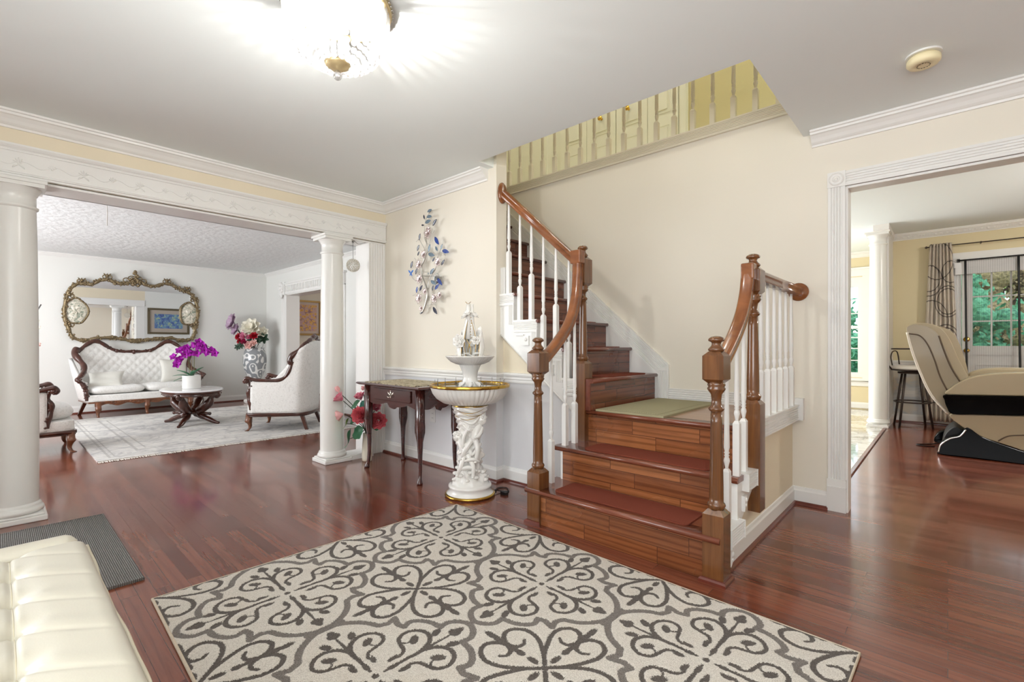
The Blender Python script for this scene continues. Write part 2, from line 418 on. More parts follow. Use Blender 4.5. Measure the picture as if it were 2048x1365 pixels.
# ---- walls
def wallmix(name, boxes, mats):
    b = MB()
    for mi, bx in boxes: b.mi = mi; b.box(*bx)
    return struct(name, b, mats)
wallmix('wall_stair', [(0, (-3.95, -0.476, 3.63, 3.75, 0, 2.62)), (0, (-0.476, 1.55, 3.63, 3.75, 2.06, 2.62)), (0, (1.55, 2.1, 3.63, 3.75, 0, 2.62))], [M_cream])
wallmix('wall_hall_side', [(0, (-4.2, -2.57, 2.62, 2.735, 0.80, 5.1)), (1, (-4.2, -2.57, 2.62, 2.735, 0, 0.80))], [M_cream, M_wains])
wallmix('wall_beam', [(0, (-4.36, -4.113, -2.0, 2.62, 2.06, CE))], [M_yellow])
wallmix('wall_living_return', [(0, (-4.36, -4.2, 2.62, 3.72, 0, CE))], [M_lrwall])
# under-stair wall: yellow above the chair rail, white below
b = MB(); yz = lambda y: (lambda x, z: (x, y, z))
b.mi = 1; b.prism([(-2.57, 0), (-1.80, 0), (-1.80, 0.56), (-2.12, 0.80), (-2.57, 0.80)], yz(2.70), yz(2.76))
b.mi = 0; b.prism([(-2.57, 0.80), (-2.12, 0.80), (-2.57, 1.20)], yz(2.70), yz(2.76))
struct('wall_under_stair', b, [M_yellow, M_wains])
b = MB(); b.prism([(2.21, 0), (2.21, 0.178), (2.44, 0.178), (2.44, 0.385), (2.71, 0.385), (2.71, 0.58), (3.63, 0.58), (3.63, 0)], lambda y, z: (-0.83, y, z), lambda y, z: (-0.77, y, z)); struct('wall_landing_side', b, M_yellow)
# living room
def wall_with_holes(name, plane, at, t, a0, a1, z0, z1, holes, m):
    """plane 'x' -> wall at x=at..at+t running along y ; holes (a0,a1,z0,z1)"""
    b = MB()
    def bx(p0, p1, q0, q1):
        if p1-p0 < 1e-4 or q1-q0 < 1e-4: return
        if plane == 'x': b.box(at, at+t, p0, p1, q0, q1)
        else: b.box(p0, p1, at, at+t, q0, q1)
    cur = a0
    for h in sorted(holes):
        bx(cur, h[0], z0, z1); bx(h[0], h[1], z0, h[2]); bx(h[0], h[1], h[3], z1); cur = h[1]
    bx(cur, a1, z0, z1)
    return struct(name, b, m)
wall_with_holes('wall_living_back', 'x', -9.97, 0.12, -2.0, 3.66, 0, CE, [], M_lrwall)
b = MB(); b.mi = 0; b.box(-9.97, -9.85, 3.66, 7.5, 0.86, CE); b.mi = 1; b.box(-9.97, -9.85, 3.66, 7.5, 0, 0.86)
struct('wall_dining_back', b, [M_cream, M_wains])
wall_with_holes('wall_living_side', 'y', 3.60, 0.12, -9.85, -4.36, 0, CE, [(-8.86, -6.95, 0, 1.98)], M_lrwall)
b = MB(); b.box(-9.97, -4.2, 7.4, 7.5, 0, CE); b.box(-4.3, -4.2, 3.72, 7.4, 0, CE); struct('wall_dining_front', b, M_cream)
wall_with_holes('wall_living_front', 'y', -2.12, 0.12, -9.97, -4.3, 0, CE, [(-8.7, -5.3, 0.65, 2.2)], M_lrwall)
wall_with_holes('wall_front', 'y', -1.82, 0.12, -4.2, 2.1, 0, CE, [(-1.3, 1.7, 0.7, 2.3)], M_cream)
b = MB(); b.box(2.0, 2.1, -1.7, 3.63, 0, CE); struct('wall_right', b, M_cream)
b = MB(); b.box(-4.36, -4.2, -2.0, -1.7, 0, 2.06); struct('wall_beam_end', b, M_cream)
# kitchen / family room
wall_with_holes('wall_kitchen_back', 'y', 8.45, 0.12, -0.60, 3.4, 0, CK, [(0.12, 1.92, 0, 2.05)], M_kyellow)
wall_with_holes('wall_bay', 'y', 9.62, 0.12, -4.2, -0.50, 0, CK, [(-2.6, -1.03, 0.52, 2.18)], M_kyellow)
b = MB(); b.box(-0.60, -0.50, 8.57, 9.62, 0, CK); struct('wall_bay_side', b, M_kyellow)
b = MB(); b.box(3.3, 3.4, 3.75, 8.45, 0, CK); b.box(2.1, 3.3, 3.66, 3.76, 0, CK); struct('wall_kitchen_right', b, M_kyellow)
wall_with_holes('wall_kitchen_left', 'x', -3.6, 0.12, 3.75, 9.62, 0, CK, [(6.3, 8.1, 0.9, 2.1)], M_kyellow)
# upstairs
b = MB(); b.box(-5.0, 0.4, 3.63, 4.9, 2.62, H2); b.box(-3.95, -3.80, 2.735, 3.63, 2.62, H2); struct('floor_upstairs', b, M_halltrim)
b = MB(); b.box(-5.0, 0.4, 4.70, 4.82, H2, 5.1); struct('wall_upstairs_back', b, M_hallwall)
b = MB(); b.box(-5.0, -4.9, 2.7, 4.70, H2, 5.1); b.box(0.3, 0.4, 3.75, 4.70, H2, 5.1); b.box(-0.705, 0.4, 3.63, 3.73, 3.9, 5.1); struct('wall_upstairs_ends', b, M_hallwall)
b = MB(); b.box(-2.6, -0.705, 2.36, 2.465, H2, 5.1); b.box(-0.705, -0.6, 2.36, 3.63, H2, 5.1); b.box(-2.72, -2.6, 2.36, 2.735, H2, 5.1); b.box(-5.0, -4.2, 2.62, 2.735, H2, 5.1)
struct('wall_stairwell', b, M_cream)

# ---- crown mouldings
CR = [(0, 2.35), (0.012, 2.35), (0.016, 2.362), (0.024, 2.366), (0.034, 2.374), (0.048, 2.392), (0.066, 2.408), (0.078, 2.412), (0.080, 2.424), (0.090, 2.428), (0.090, CE), (0, CE)]
def scaled(p, s, top): return [(u*s, top-(CE-z)*s) for u, z in p]
b = MB(); run(b, CR, (-4.113, -1.7), (-4.113, 2.62), (1, 0), 1, 1); trim(b, M_white)
b = MB(); run(b, CR, (-4.113, 2.62), (-2.66, 2.62), (0, -1), 1, 0); trim(b, M_white)
b = MB(); run(b, CR, (-0.655, 3.63), (2.0, 3.63), (0, -1), 0, 1); trim(b, M_white)
b = MB(); run(b, CR, (2.0, -1.7), (2.0, 3.63), (-1, 0), 1, 1); trim(b, M_white)
b = MB(); run(b, CR, (-4.113, -1.7), (2.0, -1.7), (0, 1), 1, 1); trim(b, M_white)
CL = scaled(CR, 0.62, CE)
b = MB(); run(b, CL, (-9.85, -2.0), (-9.85, 3.60), (1, 0), 1, 1); trim(b, M_white)
b = MB(); run(b, CL, (-9.85, 3.60), (-4.36, 3.60), (0, -1), 1, 1); trim(b, M_white)
CKP = scaled(CR, 0.95, CK)
b = MB(); run(b, CKP, (-0.60, 8.45), (3.3, 8.45), (0, -1), 0, 1)
for i in range(70):
    x = -0.56+i*0.055; b.sphere((x, 8.41, CK-0.045), 0.016, 6, 4, (1.2, 0.7, 1.2))
trim(b, M_white)
b = MB(); run(b, CKP, (-3.48, 9.62), (-0.60, 9.62), (0, -1), 1, 1); run(b, CKP, (-0.60, 8.45), (-0.60, 9.62), (-1, 0), 0, 1); trim(b, M_white)

# ---- baseboards
BB = [(0, 0.018), (0.014, 0.018), (0.014, 0.088), (0.009, 0.098), (0.006, 0.112), (0, 0.115)]
SH = [(0, 0), (0.030, 0), (0.029, 0.010), (0.023, 0.018), (0.014, 0.0205), (0, 0.0205)]
BN = {}
def base(side, p0, p1, out, m0=0, m1=0, shoe=True):
    b = MB(); b.mi = 0; run(b, BB, p0, p1, out, m0, m1)
    if shoe: b.mi = 1; run(b, SH, p0, p1, out, m0, m1)
    nm = 'baseboard_'+side
    return struct(nm, b, [M_white, M_shoe])
base('hall', (-4.113, 2.62), (-2.57, 2.62), (0, -1), 0, -1)
base('hall_end', (-2.57, 2.62), (-2.57, 2.70), (1, 0), -1, 1)
base('under_stair', (-2.57, 2.70), (-1.85, 2.70), (0, -1), 1, 0)
base('landing', (-0.77, 2.26), (-0.77, 3.63), (1, 0), 0, 1)
base('stair', (-0.77, 3.63), (-0.567, 3.63), (0, -1), 1, 0)
base('living_back', (-9.85, -2.0), (-9.85, 3.60), (1, 0), 1, 1)
base('living_side', (-9.85, 3.60), (-9.08, 3.60), (0, -1), 1, 0)
base('living_side_near', (-6.73, 3.60), (-4.36, 3.60), (0, -1), 0, 1)
base('dining', (-9.85, 3.72), (-9.85, 7.4), (1, 0), 1, 1)
base('kitchen', (-0.60, 8.45), (0.02, 8.45), (0, -1), 0, 0)
base('bay', (-3.48, 9.62), (-0.60, 9.62), (0, -1), 1, 1, False)
base('bay_side', (-0.60, 8.57), (-0.60, 9.62), (-1, 0), 0, 1, False)

# ---- chair rails
CRL = [(0, 0.765), (0.010, 0.765), (0.013, 0.775), (0.013, 0.790), (0.019, 0.797), (0.019, 0.812), (0.026, 0.820), (0.030, 0.832), (0.026, 0.842), (0, 0.845)]
b = MB(); run(b, CRL, (-4.113, 2.62), (-2.57, 2.62), (0, -1), 0, -1); run(b, CRL, (-2.57, 2.62), (-2.57, 2.70), (1, 0), -1, 1); run(b, CRL, (-2.57, 2.70), (-2.10, 2.70), (0, -1), 1, 0)
trim(b, M_white)
b = MB(); run(b, [(u, z+0.06) for u, z in CRL], (-9.85, 3.72), (-9.85, 7.4), (1, 0), 0, 0); trim(b, M_white)
b = MB(); run(b, CRL, (-0.56, 8.45), (0.02, 8.45), (0, -1), 0, 0); trim(b, M_white)

# ---- fluted board helper
def fluted_prof(w, n=5, base=0.012, depth=0.006, edge=0.16):
    """returns list (s across width, u outwards) closed towards u=0"""
    pts = [(0, 0), (0, base)]
    a = w*edge; step = (w-2*a)/n
    for i in range(n):
        s0 = a+i*step
        for q_, d_ in ((0.10, 0), (0.30, 1), (0.70, 1), (0.90, 0)): pts.append((s0+step*q_, base-depth*d_))
    pts += [(w, base), (w, 0)]
    return pts
def fluted(mb, o, along, across, out, length, w, n=5, base=0.012, depth=0.006, c0=0.0, c1=0.0, edge=0.16):
    """o origin corner; along/across/out unit vectors; c0,c1 mitre slopes"""
    o = Vector(o); al = Vector(along); ac = Vector(across); ou = Vector(out)
    f0 = lambda s_, u: tuple(o+ac*s_+ou*u+al*(c0*s_))
    f1 = lambda s_, u: tuple(o+ac*s_+ou*u+al*(length+c1*s_))
    mb.prism(fluted_prof(w, n, base, depth, edge), f0, f1)
X_, Y_, Z_ = Vector((1, 0, 0)), Vector((0, 1, 0)), Vector((0, 0, 1))

# ---- doorway to family room: fluted casing with rosette block and plinth
b = MB()
fluted(b, (-0.567, 3.63, 0.20), Z_, X_, -Y_, 1.862, 0.092, 4, 0.016, 0.007)
fluted(b, (-0.475, 3.63, 2.062), X_, Z_, -Y_, 2.03, 0.092, 4, 0.016, 0.007)
b.box(-0.572, -0.470, 3.606, 3.63, 0, 0.205)
b.box(-0.572, -0.470, 3.600, 3.63, 0.150, 0.158)
b.box(-0.569, -0.473, 3.608, 3.63, 2.062, 2.158)
Mr = Matrix.Rotation(PI/2, 4, 'X')
b.lathe([(0.041, 0), (0.041, 0.004), (0.036, 0.008), (0.030, 0.004), (0.022, 0.004), (0.016, 0.009), (0.009, 0.005), (0.006, 0.010), (0.0, 0.012)], (-0.521, 3.608, 2.110), 28, M=Mr, smooth=False)
b.box(-0.478, -0.462, 3.63, 3.75, 0, 2.046); b.box(-0.478, 1.55, 3.63, 3.75, 2.046, 2.062)      # jambs
b.box(1.54, 1.556, 3.63, 3.75, 0, 2.06)
fluted(b, (1.55, 3.63, 0), Z_, X_, -Y_, 2.062, 0.092, 4, 0.016, 0.007)
trim(b, M_white)

# ---- beam frieze with relief garland
b = MB()
YE = 2.615
pr = [(0, 2.066), (0.022, 2.066), (0.022, 2.078), (0.030, 2.080), (0.030, 2.086), (0.022, 2.090), (0.018, 2.094), (0.018, 2.212), (0.024, 2.216), (0.024, 2.224), (0.020, 2.228), (0.032, 2.236), (0.040, 2.246), (0.040, 2.257), (0, 2.257)]
run(b, pr, (-4.113, -1.7), (-4.113, YE), (1, 0), 0, 0)
fx = -4.095
y = -1.5; k = 0
while y < 2.5:
    pts = [(fx+0.001, y+0.0+0.145*t_, 2.162-0.022*math.sin(PI*t_)+0.012*math.sin(2*PI*t_)) for t_ in [i/9 for i in range(10)]]
    b.tube(pts, 0.0026, 5)
    for a_ in range(5):
        th = PI*(0.12+0.19*a_)+(0 if k % 2 else 0.0)
        d = 0.026 if k % 2 else 0.021
        p0 = Vector((fx, y+0.0, 2.148)); p1 = p0+Vector((0.0, math.cos(th)*d, math.sin(th)*d*1.25))
        b.tube([p0, (p0+p1)/2+Vector((0.003, 0, 0)), p1], [0.0022, 0.0042, 0.0015], 6)
    b.sphere((fx-0.002, y, 2.146), 0.007, 8, 6)
    if k % 2:
        for sgn in (-1, 1): b.tube([(fx, y, 2.14), (fx+0.002, y+sgn*0.018, 2.128), (fx, y+sgn*0.026, 2.118)], [0.003, 0.005, 0.002], 6)
    y += 0.145; k += 1
b.box(-4.094, -4.0935, 0.475, 0.477, 2.09, 2.22)
b.box(-4.372, -4.113, -1.7, 2.615, 2.046, 2.064)      # soffit board
b.box(-4.376, -4.36, -1.7, 2.615, 2.046, 2.20)
trim(b, M_white)

# ---- pilaster and low plinth between column and wall
b = MB()
b.box(-4.36, -4.128, 2.44, 2.618, 0, 2.046)
fluted(b, (-4.128, 2.44, 0.0), Z_, Y_, X_, 2.046, 0.178, 6, 0.016, 0.009, edge=0.05)
trim(b, M_white)
b = MB(); b.box(-4.25, -4.035, 2.20, 2.44, 0, 0.035); b.box(-4.235, -4.05, 2.20, 2.44, 0.035, 0.045); trim(b, M_white)

# ---- living room door surround (fluted pilaster, corner carving, dentil head)
b = MB()
fluted(b, (-9.10, 3.60, 0), Z_, X_, -Y_, 1.99, 0.20, 5, 0.02, 0.01)
b.box(-8.90, -8.855, 3.58, 3.82, 0, 1.98); b.box(-8.88, -6.95, 3.58, 3.82, 1.96, 1.99)
b.box(-8.90, -6.73, 3.565, 3.60, 1.975, 2.16); b.box(-8.90, -6.70, 3.545, 3.60, 2.155, 2.185)
for i in range(34):
    b.box(-8.86+i*0.062, -8.86+i*0.062+0.028, 3.552, 3.60, 2.02, 2.13)
b.box(-9.12, -8.88, 3.55, 3.60, 1.97, 2.20)
for i in range(9):
    th = i*2*PI/9; b.sphere((-9.0+0.07*math.cos(th), 3.545, 2.10+0.07*math.sin(th)), 0.034, 8, 6)
b.sphere((-9.0, 3.54, 2.10), 0.045, 8, 6); b.sphere((-9.0, 3.55, 1.97), 0.05, 8, 6, (0.8, 0.5, 1.4))
fluted(b, (-6.95, 3.60, 0), Z_, X_, -Y_, 1.99, 0.22, 5, 0.02, 0.01)
trim(b, M_white)

# ---- windows behind / beside the camera that light the rooms (plain sashes)
def window(n, plane, at, a0, a1, z0, z1, cols, rows, out=-1, t=0.10, fr=0.05, casing=True):
    b = MB()
    def bx(p0, p1, q0, q1, d0, d1):
        if plane == 'y': b.box(p0, p1, at+d0, at+d1, q0, q1)
        else: b.box(at+d0, at+d1, p0, p1, q0, q1)
    bx(a0, a0+fr, z0, z1, 0.02, 0.07); bx(a1-fr, a1, z0, z1, 0.02, 0.07)
    bx(a0+fr, a1-fr, z0, z0+fr, 0.02, 0.07); bx(a0+fr, a1-fr, z1-fr, z1, 0.02, 0.07)
    for i in range(1, cols):
        x = a0+(a1-a0)*i/cols; bx(x-0.009, x+0.009, z0+fr, z1-fr, 0.035, 0.055)
    for i in range(1, rows):
        z = z0+(z1-z0)*i/rows; bx(a0+fr, a1-fr, z-0.009, z+0.009, 0.036, 0.054)
    if casing:
        s0, s1 = (-0.015, 0.0) if out < 0 else (t+0.02, t+0.035)
        bx(a0-0.09, a0, z0-0.02, z1+0.02, s0, s1); bx(a1, a1+0.09, z0-0.02, z1+0.02, s0, s1); bx(a0-0.09, a1+0.09, z1+0.02, z1+0.11, s0, s1)
        bx(a0-0.11, a1+0.11, z0-0.05, z0-0.02, min(s0, s0*2.5), max(s1, s1*1.2)); bx(a0-0.09, a1+0.09, z0-0.13, z0-0.05, s0, s1)
    return struct('window_%d' % n, b, M_white)
window(1, 'y', -2.12, -8.7, -5.3, 0.65, 2.2, 6, 4, out=1)
window(2, 'y', -1.82, -1.3, 1.7, 0.7, 2.3, 4, 4, out=1)  # unseen window, put in to go with the foyer fill
window(3, 'x', -3.6, 6.3, 8.1, 0.9, 2.1, 4, 3, out=1)

# ---- bay window seen past the column
b = MB()
at = 9.62
for x in (-1.06, -1.56, -2.06):
    b.box(x-0.035, x+0.035, at+0.017, at+0.082, 0.60, 2.02)
b.box(-2.6, -1.03, at+0.02, at+0.08, 0.52, 0.60); b.box(-2.6, -1.03, at+0.02, at+0.08, 2.02, 2.18); b.box(-2.6, -1.03, at+0.012, at+0.088, 1.325, 1.375)
b.box(-1.21, -1.195, at+0.04, at+0.06, 0.6, 2.02)
for z in (0.80, 1.00, 1.18, 1.58, 1.80): b.box(-2.6, -1.03, at+0.04, at+0.06, z-0.008, z+0.008)
b.box(-1.03, -0.91, at-0.02, at, 0.46, 2.22); b.box(-2.72, -0.88, at-0.03, at, 2.19, 2.30); b.box(-2.75, -0.86, at-0.05, at, 2.30, 2.33)
b.box(-2.75, -0.86, at-0.07, at, 0.47, 0.51); b.box(-2.72, -0.88, at-0.02, at, 0.38, 0.47)
struct('window_4', b, M_white)
# =============================================================== staircase
RZ = 0.2077; TR = 0.27; TR2 = 0.2265
YR = [2.165, 2.435, 2.700]                    # riser faces of the lower flight
XA = -1.742                                   # riser face of first step of the upper flight
stair = thing('staircase', 'dark cherry wood staircase with a landing that turns left, white fluted stringers', 'staircase', (-1.3, 2.165, 0))
def nosing_y(b, x0, x1, yf, z, t=0.028, r=0.014):
    """tread front along X with rounded nose facing -Y"""
    prof = [(yf+r, z-t), (yf+r*0.4, z-t*0.93), (yf, z-t*0.5), (yf+r*0.4, z-t*0.07), (yf+r, z)]
    b.prism(prof+[(yf+0.10, z), (yf+0.10, z-t)], lambda y, q: (x0, y, q), lambda y, q: (x1, y, q), True)
# lower risers
XL, XRr = -1.80, -0.775
b = MB(); b.box(XL, XRr, YR[0], YR[0]+0.02, 0.0, RZ-0.028); b.build('riser', M_riser, stair)
b = MB(); b.box(XL, XRr, YR[1], YR[1]+0.02, RZ, 2*RZ-0.028); b.build('riser', M_riser, stair)
b = MB(); b.box(XL+0.005, XRr, YR[2], YR[2]+0.02, 2*RZ, 3*RZ-0.028); b.build('riser', M_riser, stair)
# lower treads
def tread_y(x0, x1, y0, y1, z, m, r=0.014):
    b = MB(); nosing_y(b, x0, x1, y0, z); b.box(x0, -0.778, y0+0.10, y1, z-0.028, z)
    return b.build('tread', m, stair)
tread_y(-1.862, -0.735, 2.135, 2.455, RZ, M_tread)
tread_y(-1.862, -0.745, 2.408, 2.72, 2*RZ, M_tread)
b = MB(); nosing_y(b, -1.79, -0.785, 2.668, 3*RZ); b.build('landing_nosing', M_tread, stair)
b = MB(); b.box(XA-0.02, -0.785, 2.768, 3.63, 3*RZ-0.028, 3*RZ); b.box(-1.79, XA, 2.768, 3.63, 3*RZ-0.03, 3*RZ-0.002); b.build('landing', M_landing, stair)
# upper flight: risers and treads rising towards -X
NU = 10
for k in range(1, NU):
    zb = 3*RZ+(k-1)*RZ; x = XA-(k-1)*TR2
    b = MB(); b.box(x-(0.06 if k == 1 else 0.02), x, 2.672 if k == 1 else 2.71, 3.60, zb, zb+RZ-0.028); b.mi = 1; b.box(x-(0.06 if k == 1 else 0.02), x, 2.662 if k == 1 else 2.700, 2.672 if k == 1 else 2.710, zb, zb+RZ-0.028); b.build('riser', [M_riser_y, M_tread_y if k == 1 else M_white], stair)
    z = zb+RZ; xf = x+0.027; r = 0.014; t_ = 0.028
    b = MB()
    prof = [(xf-r, z-t_), (xf-r*0.4, z-t_*0.93), (xf, z-t_*0.5), (xf-r*0.4, z-t_*0.07), (xf-r, z), (xf-TR2-0.03, z), (xf-TR2-0.03, z-t_)]
    ys = 2.70 if k > 1 else 2.662
    b.prism(prof, lambda a, q: (a, ys, q), lambda a, q: (a, 3.60, q), True)
    if k > 1:   # rounded return end facing the hall
        b.tube([(xf-0.016, 2.71, z-0.014), (xf-0.016, 2.650, z-0.014), (xf-0.016, 2.642, z-0.014)], [0.0138, 0.0138, 0.010], 10)
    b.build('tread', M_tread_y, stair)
# white underside/closing board beneath upper flight (stringer facing the hall) with fluted mouldings
def zd(x): return 1.158-0.79*(x+2.589)          # lower diagonal
pts_top = []
b = MB()
for k in range(1, 5):
    x0 = XA-(k-1)*TR2-0.004; x1 = XA-k*TR2-0.004; z = 3*RZ+k*RZ-0.028
    if k == 4: x1 = -2.57
    if k == 1: x0 = -1.80
    zb0, zb1 = zd(x0), zd(x1)
    b.prism([(x0, min(zb0, z)), (x0, z), (x1, z), (x1, min(zb1, z-0.005))], lambda a, q: (a, 2.665, q), lambda a, q: (a, 2.70, q))
b.box(-1.80, -1.795, 2.70, 2.72, 0.0, 0.60)
b.prism([(-2.10, 0.778), (-1.80, 0.545), (-1.80, 0.80), (-2.10, 0.80)], lambda a, q: (a, 2.668, q), lambda a, q: (a, 2.70, q))
# thin bead along the diagonal
b.tube([(-2.57, 2.668, zd(-2.57)), (-1.80, 2.668, zd(-1.80))], 0.008, 6)
for k in range(1, 5):
    x0 = XA-(k-1)*TR2; x1 = XA-k*TR2; z = 3*RZ+k*RZ-0.030
    xe = max(x1, -2.57)
    xr = -1.876 if k == 1 else x0
    fluted(b, (xe, 2.70, z-0.062), X_, Z_, -Y_, xr-xe, 0.092, 6, 0.046, 0.006)
    zl = max(z-0.062-RZ*0.70, zd(x0)+0.02)
    if k >= 2: fluted(b, (x0-0.058, 2.665, zl), Z_, X_, -Y_, z-0.062-zl, 0.058, 4, 0.012, 0.006)
    if k >= 2 and k < 4:
        b.box(x0-0.125, x0-0.075, 2.650, 2.665, z-0.155, z-0.090); b.box(x0-0.128, x0-0.072, 2.647, 2.665, z-0.160, z-0.152)
        b.sphere((x0-0.10, 2.648, z-0.118), 0.014, 8, 6, (1, 0.5, 1))
    b.box(xe+0.02, x0-0.13, 2.653, 2.665, z-0.088, z-0.080)
b.build('stringer', M_white, stair)
# skirt board on the stair wall: white panel + fluted diagonal band
b = MB()
m_ = 0.886
zt = lambda x: 0.901+m_*(-1.631-x)              # top edge of the band
xA0, xB0 = -1.631, -3.72
wv = 0.155                                      # vertical width of the band
b.prism([(-1.72, 3*RZ), (-1.72, zt(-1.72)-wv), (xB0, zt(xB0)-wv), (xB0, 3*RZ+RZ*8)], lambda a, q: (a, 3.606, q), lambda a, q: (a, 3.63, q))
ang = math.atan(m_); al = Vector((-math.cos(ang), 0, math.sin(ang))); ac = Vector((math.sin(ang), 0, math.cos(ang)))
wb = wv*math.cos(ang)
L = (xA0-xB0)/math.cos(ang)
o = Vector((xA0, 3.63, zt(xA0)))-ac*wb
# mitre with vertical leg: shift at lower end
fluted(b, o, al, ac, -Y_, L, wb, 8, 0.022, 0.007, c0=0.0, c1=0.0, edge=0.06)
fluted(b, (-1.742, 3.63, 3*RZ+0.0), Z_, X_, -Y_, zt(xA0)-3*RZ-0.045, 0.111, 8, 0.0225, 0.007, edge=0.06, c1=0.0)
b.prism([(-1.742, zt(xA0)-0.046), (-1.631, zt(xA0)-0.046), (-1.631, zt(xA0))], lambda a, q: (a, 3.609, q), lambda a, q: (a, 3.63, q))
fluted(b, (-1.631, 3.63, 3*RZ), X_, Z_, -Y_, 0.846, 0.092, 5, 0.020, 0.007, edge=0.05)
b.build('skirt_board', M_white, stair)
# right-hand side of landing: fluted edge and stringers under the two lower treads
b = MB()
fluted(b, (-0.77, 2.66, 0.560), Y_, Z_, X_, 0.965, 0.098, 6, 0.045, 0.008, edge=0.06)
b.box(-0.79, -0.722, 2.66, 3.625, 0.655, 0.664)
b.box(-0.772, -0.70, 3.590, 3.629, 0.560, 0.705)
xs = lambda x: (lambda y, q: (x, y, q))
b.prism([(2.205, 0), (2.205, 0.18), (2.435, 0.18), (2.435, 0.385), (2.70, 0.385), (2.70, 0.36), (2.66, 0.30), (2.33, 0.085), (2.262, 0.02), (2.262, 0)], xs(-0.79), xs(-0.752))
fluted(b, (-0.778, 2.262, RZ-0.078), Y_, Z_, X_, 0.19, 0.082, 6, 0.056, 0.007, edge=0.05)
fluted(b, (-0.778, 2.515, 2*RZ-0.080), Y_, Z_, X_, 0.145, 0.084, 6, 0.056, 0.007, edge=0.05)
b.box(-0.79, -0.748, 2.425, 2.452, 0.17, 0.385)
for (y_, z_) in ((2.258, RZ-0.080), (2.450, RZ-0.080), (2.510, 2*RZ-0.082), (2.658, 2*RZ-0.082)): b.box(-0.778, -0.719, y_, y_+0.005, z_, z_+0.086)
b.prism([(2.205, 0), (2.205, 0.18), (2.225, 0.18), (2.225, 0)], xs(-0.752), xs(-0.745))
for (y0, z0) in ((2.30, 0.03), (2.50, 0.235)):
    b.prism([(y0, z0), (y0, z0+0.075), (y0+0.045, z0+0.075), (y0+0.035, z0+0.03)], xs(-0.752), xs(-0.736))
    b.sphere((-0.735, y0+0.02, z0+0.055), 0.012, 8, 6, (0.5, 1, 1)); b.sphere((-0.735, y0+0.015, z0+0.03), 0.008, 8, 6, (0.5, 1, 1))
b.build('side_stringer', M_white, stair)
b = MB()   # white closing strips on the hall side of the lower flight
b.box(-1.82, -1.80, 2.165, 2.185, 0, RZ-0.03); b.box(-1.815, -1.80, 2.435, 2.70, RZ, 2*RZ-0.028); b.box(-1.82, -1.80, 2.185, 2.70, 0, RZ-0.028)
b.build('closing_board', M_white, stair)

# =============================================================== railings
def newel_mb(cx, cy, zb, z_lo, z_hi, z_blk0, z_blk1, z_top, w=0.092, tw=None):
    """square base zb..z_lo, tapered shaft z_lo..z_hi, square block, finial"""
    b = MB(); c = (cx, cy, 0)
    b.box(cx-w/2, cx+w/2, cy-w/2, cy+w/2, zb, z_lo-0.022)
    vs = [(cx-w/2, cy-w/2, z_lo-0.022), (cx+w/2, cy-w/2, z_lo-0.022), (cx+w/2, cy+w/2, z_lo-0.022), (cx-w/2, cy+w/2, z_lo-0.022)]
    k = w*0.20; vs += [(x+(k if x < cx else -k), y+(k if y < cy else -k), z_lo) for x, y, z in vs]
    b.add(vs, [(0, 1, 5, 4), (1, 2, 6, 5), (2, 3, 7, 6), (3, 0, 4, 7), (4, 5, 6, 7)], False)
    R = w/2
    h = z_hi-z_lo
    prof = [(R*0.70, z_lo-0.004), (R*0.80, z_lo+0.008), (R*0.86, z_lo+0.016), (R*0.80, z_lo+0.024), (R*0.66, z_lo+0.030), (R*0.66, z_lo+0.05)]
    for i in range(1, 9): t_ = i/8; prof.append((R*lerp(0.68, 0.52, t_), z_lo+0.05+(h-0.05-0.0)*t_))
    z = z_hi
    prof += [(R*0.52, z), (R*0.66, z+0.004), (R*0.74, z+0.012), (R*0.66, z+0.019), (R*0.50, z+0.026)]
    zz = z_blk0-z-0.026-0.030
    prof += [(R*0.44, z+0.026+zz*0.35), (R*0.52, z+0.026+zz*0.75), (R*0.78, z_blk0-0.030), (R*0.86, z_blk0-0.022), (R*0.74, z_blk0-0.014), (R*0.84, z_blk0-0.006), (R*0.72, z_blk0+0.012)]
    b.lathe(prof, c, 24)
    b.cbox(cx, cy, z_blk0, z_blk1, w, cut=0.22)
    T = z_top; B = z_blk1; hh = T-B
    b.lathe([(R*0.60, B-0.002), (R*0.74, B+hh*0.05), (R*0.78, B+hh*0.14), (R*0.66, B+hh*0.24), (R*0.48, B+hh*0.36), (R*0.42, B+hh*0.50), (R*0.48, B+hh*0.60), (R*0.70, B+hh*0.66), (R*0.76, B+hh*0.73), (R*0.70, B+hh*0.84), (R*0.46, B+hh*0.95), (R*0.18, B+hh*0.995), (0, T)], c, 24)
    return b
def baluster_mb(cx, cy, z0, z1, blk=0.30, w=0.031, low=None):
    b = MB(); r = w/2
    zb = z0+blk
    b.box(cx-r, cx+r, cy-r, cy+r, z0, zb-0.014)
    k = r*0.45
    q = [(cx-r, cy-r, zb-0.014), (cx+r, cy-r, zb-0.014), (cx+r, cy+r, zb-0.014), (cx-r, cy+r, zb-0.014)]
    q += [(x+(k if x < cx else -k), y+(k if y < cy else -k), zb) for x, y, z in q]
    b.add(q, [(0, 1, 5, 4), (1, 2, 6, 5), (2, 3, 7, 6), (3, 0, 4, 7), (4, 5, 6, 7)], False)
    prof = [(r*0.55, zb-0.003), (r*0.50, zb+0.006), (r*0.70, zb+0.022), (r*0.90, zb+0.036), (r*0.78, zb+0.048), (r*0.55, zb+0.056), (r*0.80, zb+0.062), (r*0.55, zb+0.068), (r*0.82, zb+0.075), (r*0.60, zb+0.082), (r*0.86, zb+0.10)]
    n = 6
    for i in range(1, n+1):
        t_ = i/n; prof.append((r*lerp(0.86, 0.50, t_**0.9), lerp(zb+0.10, z1, t_)))
    b.lathe(prof, (cx, cy, 0), 12)
    return b
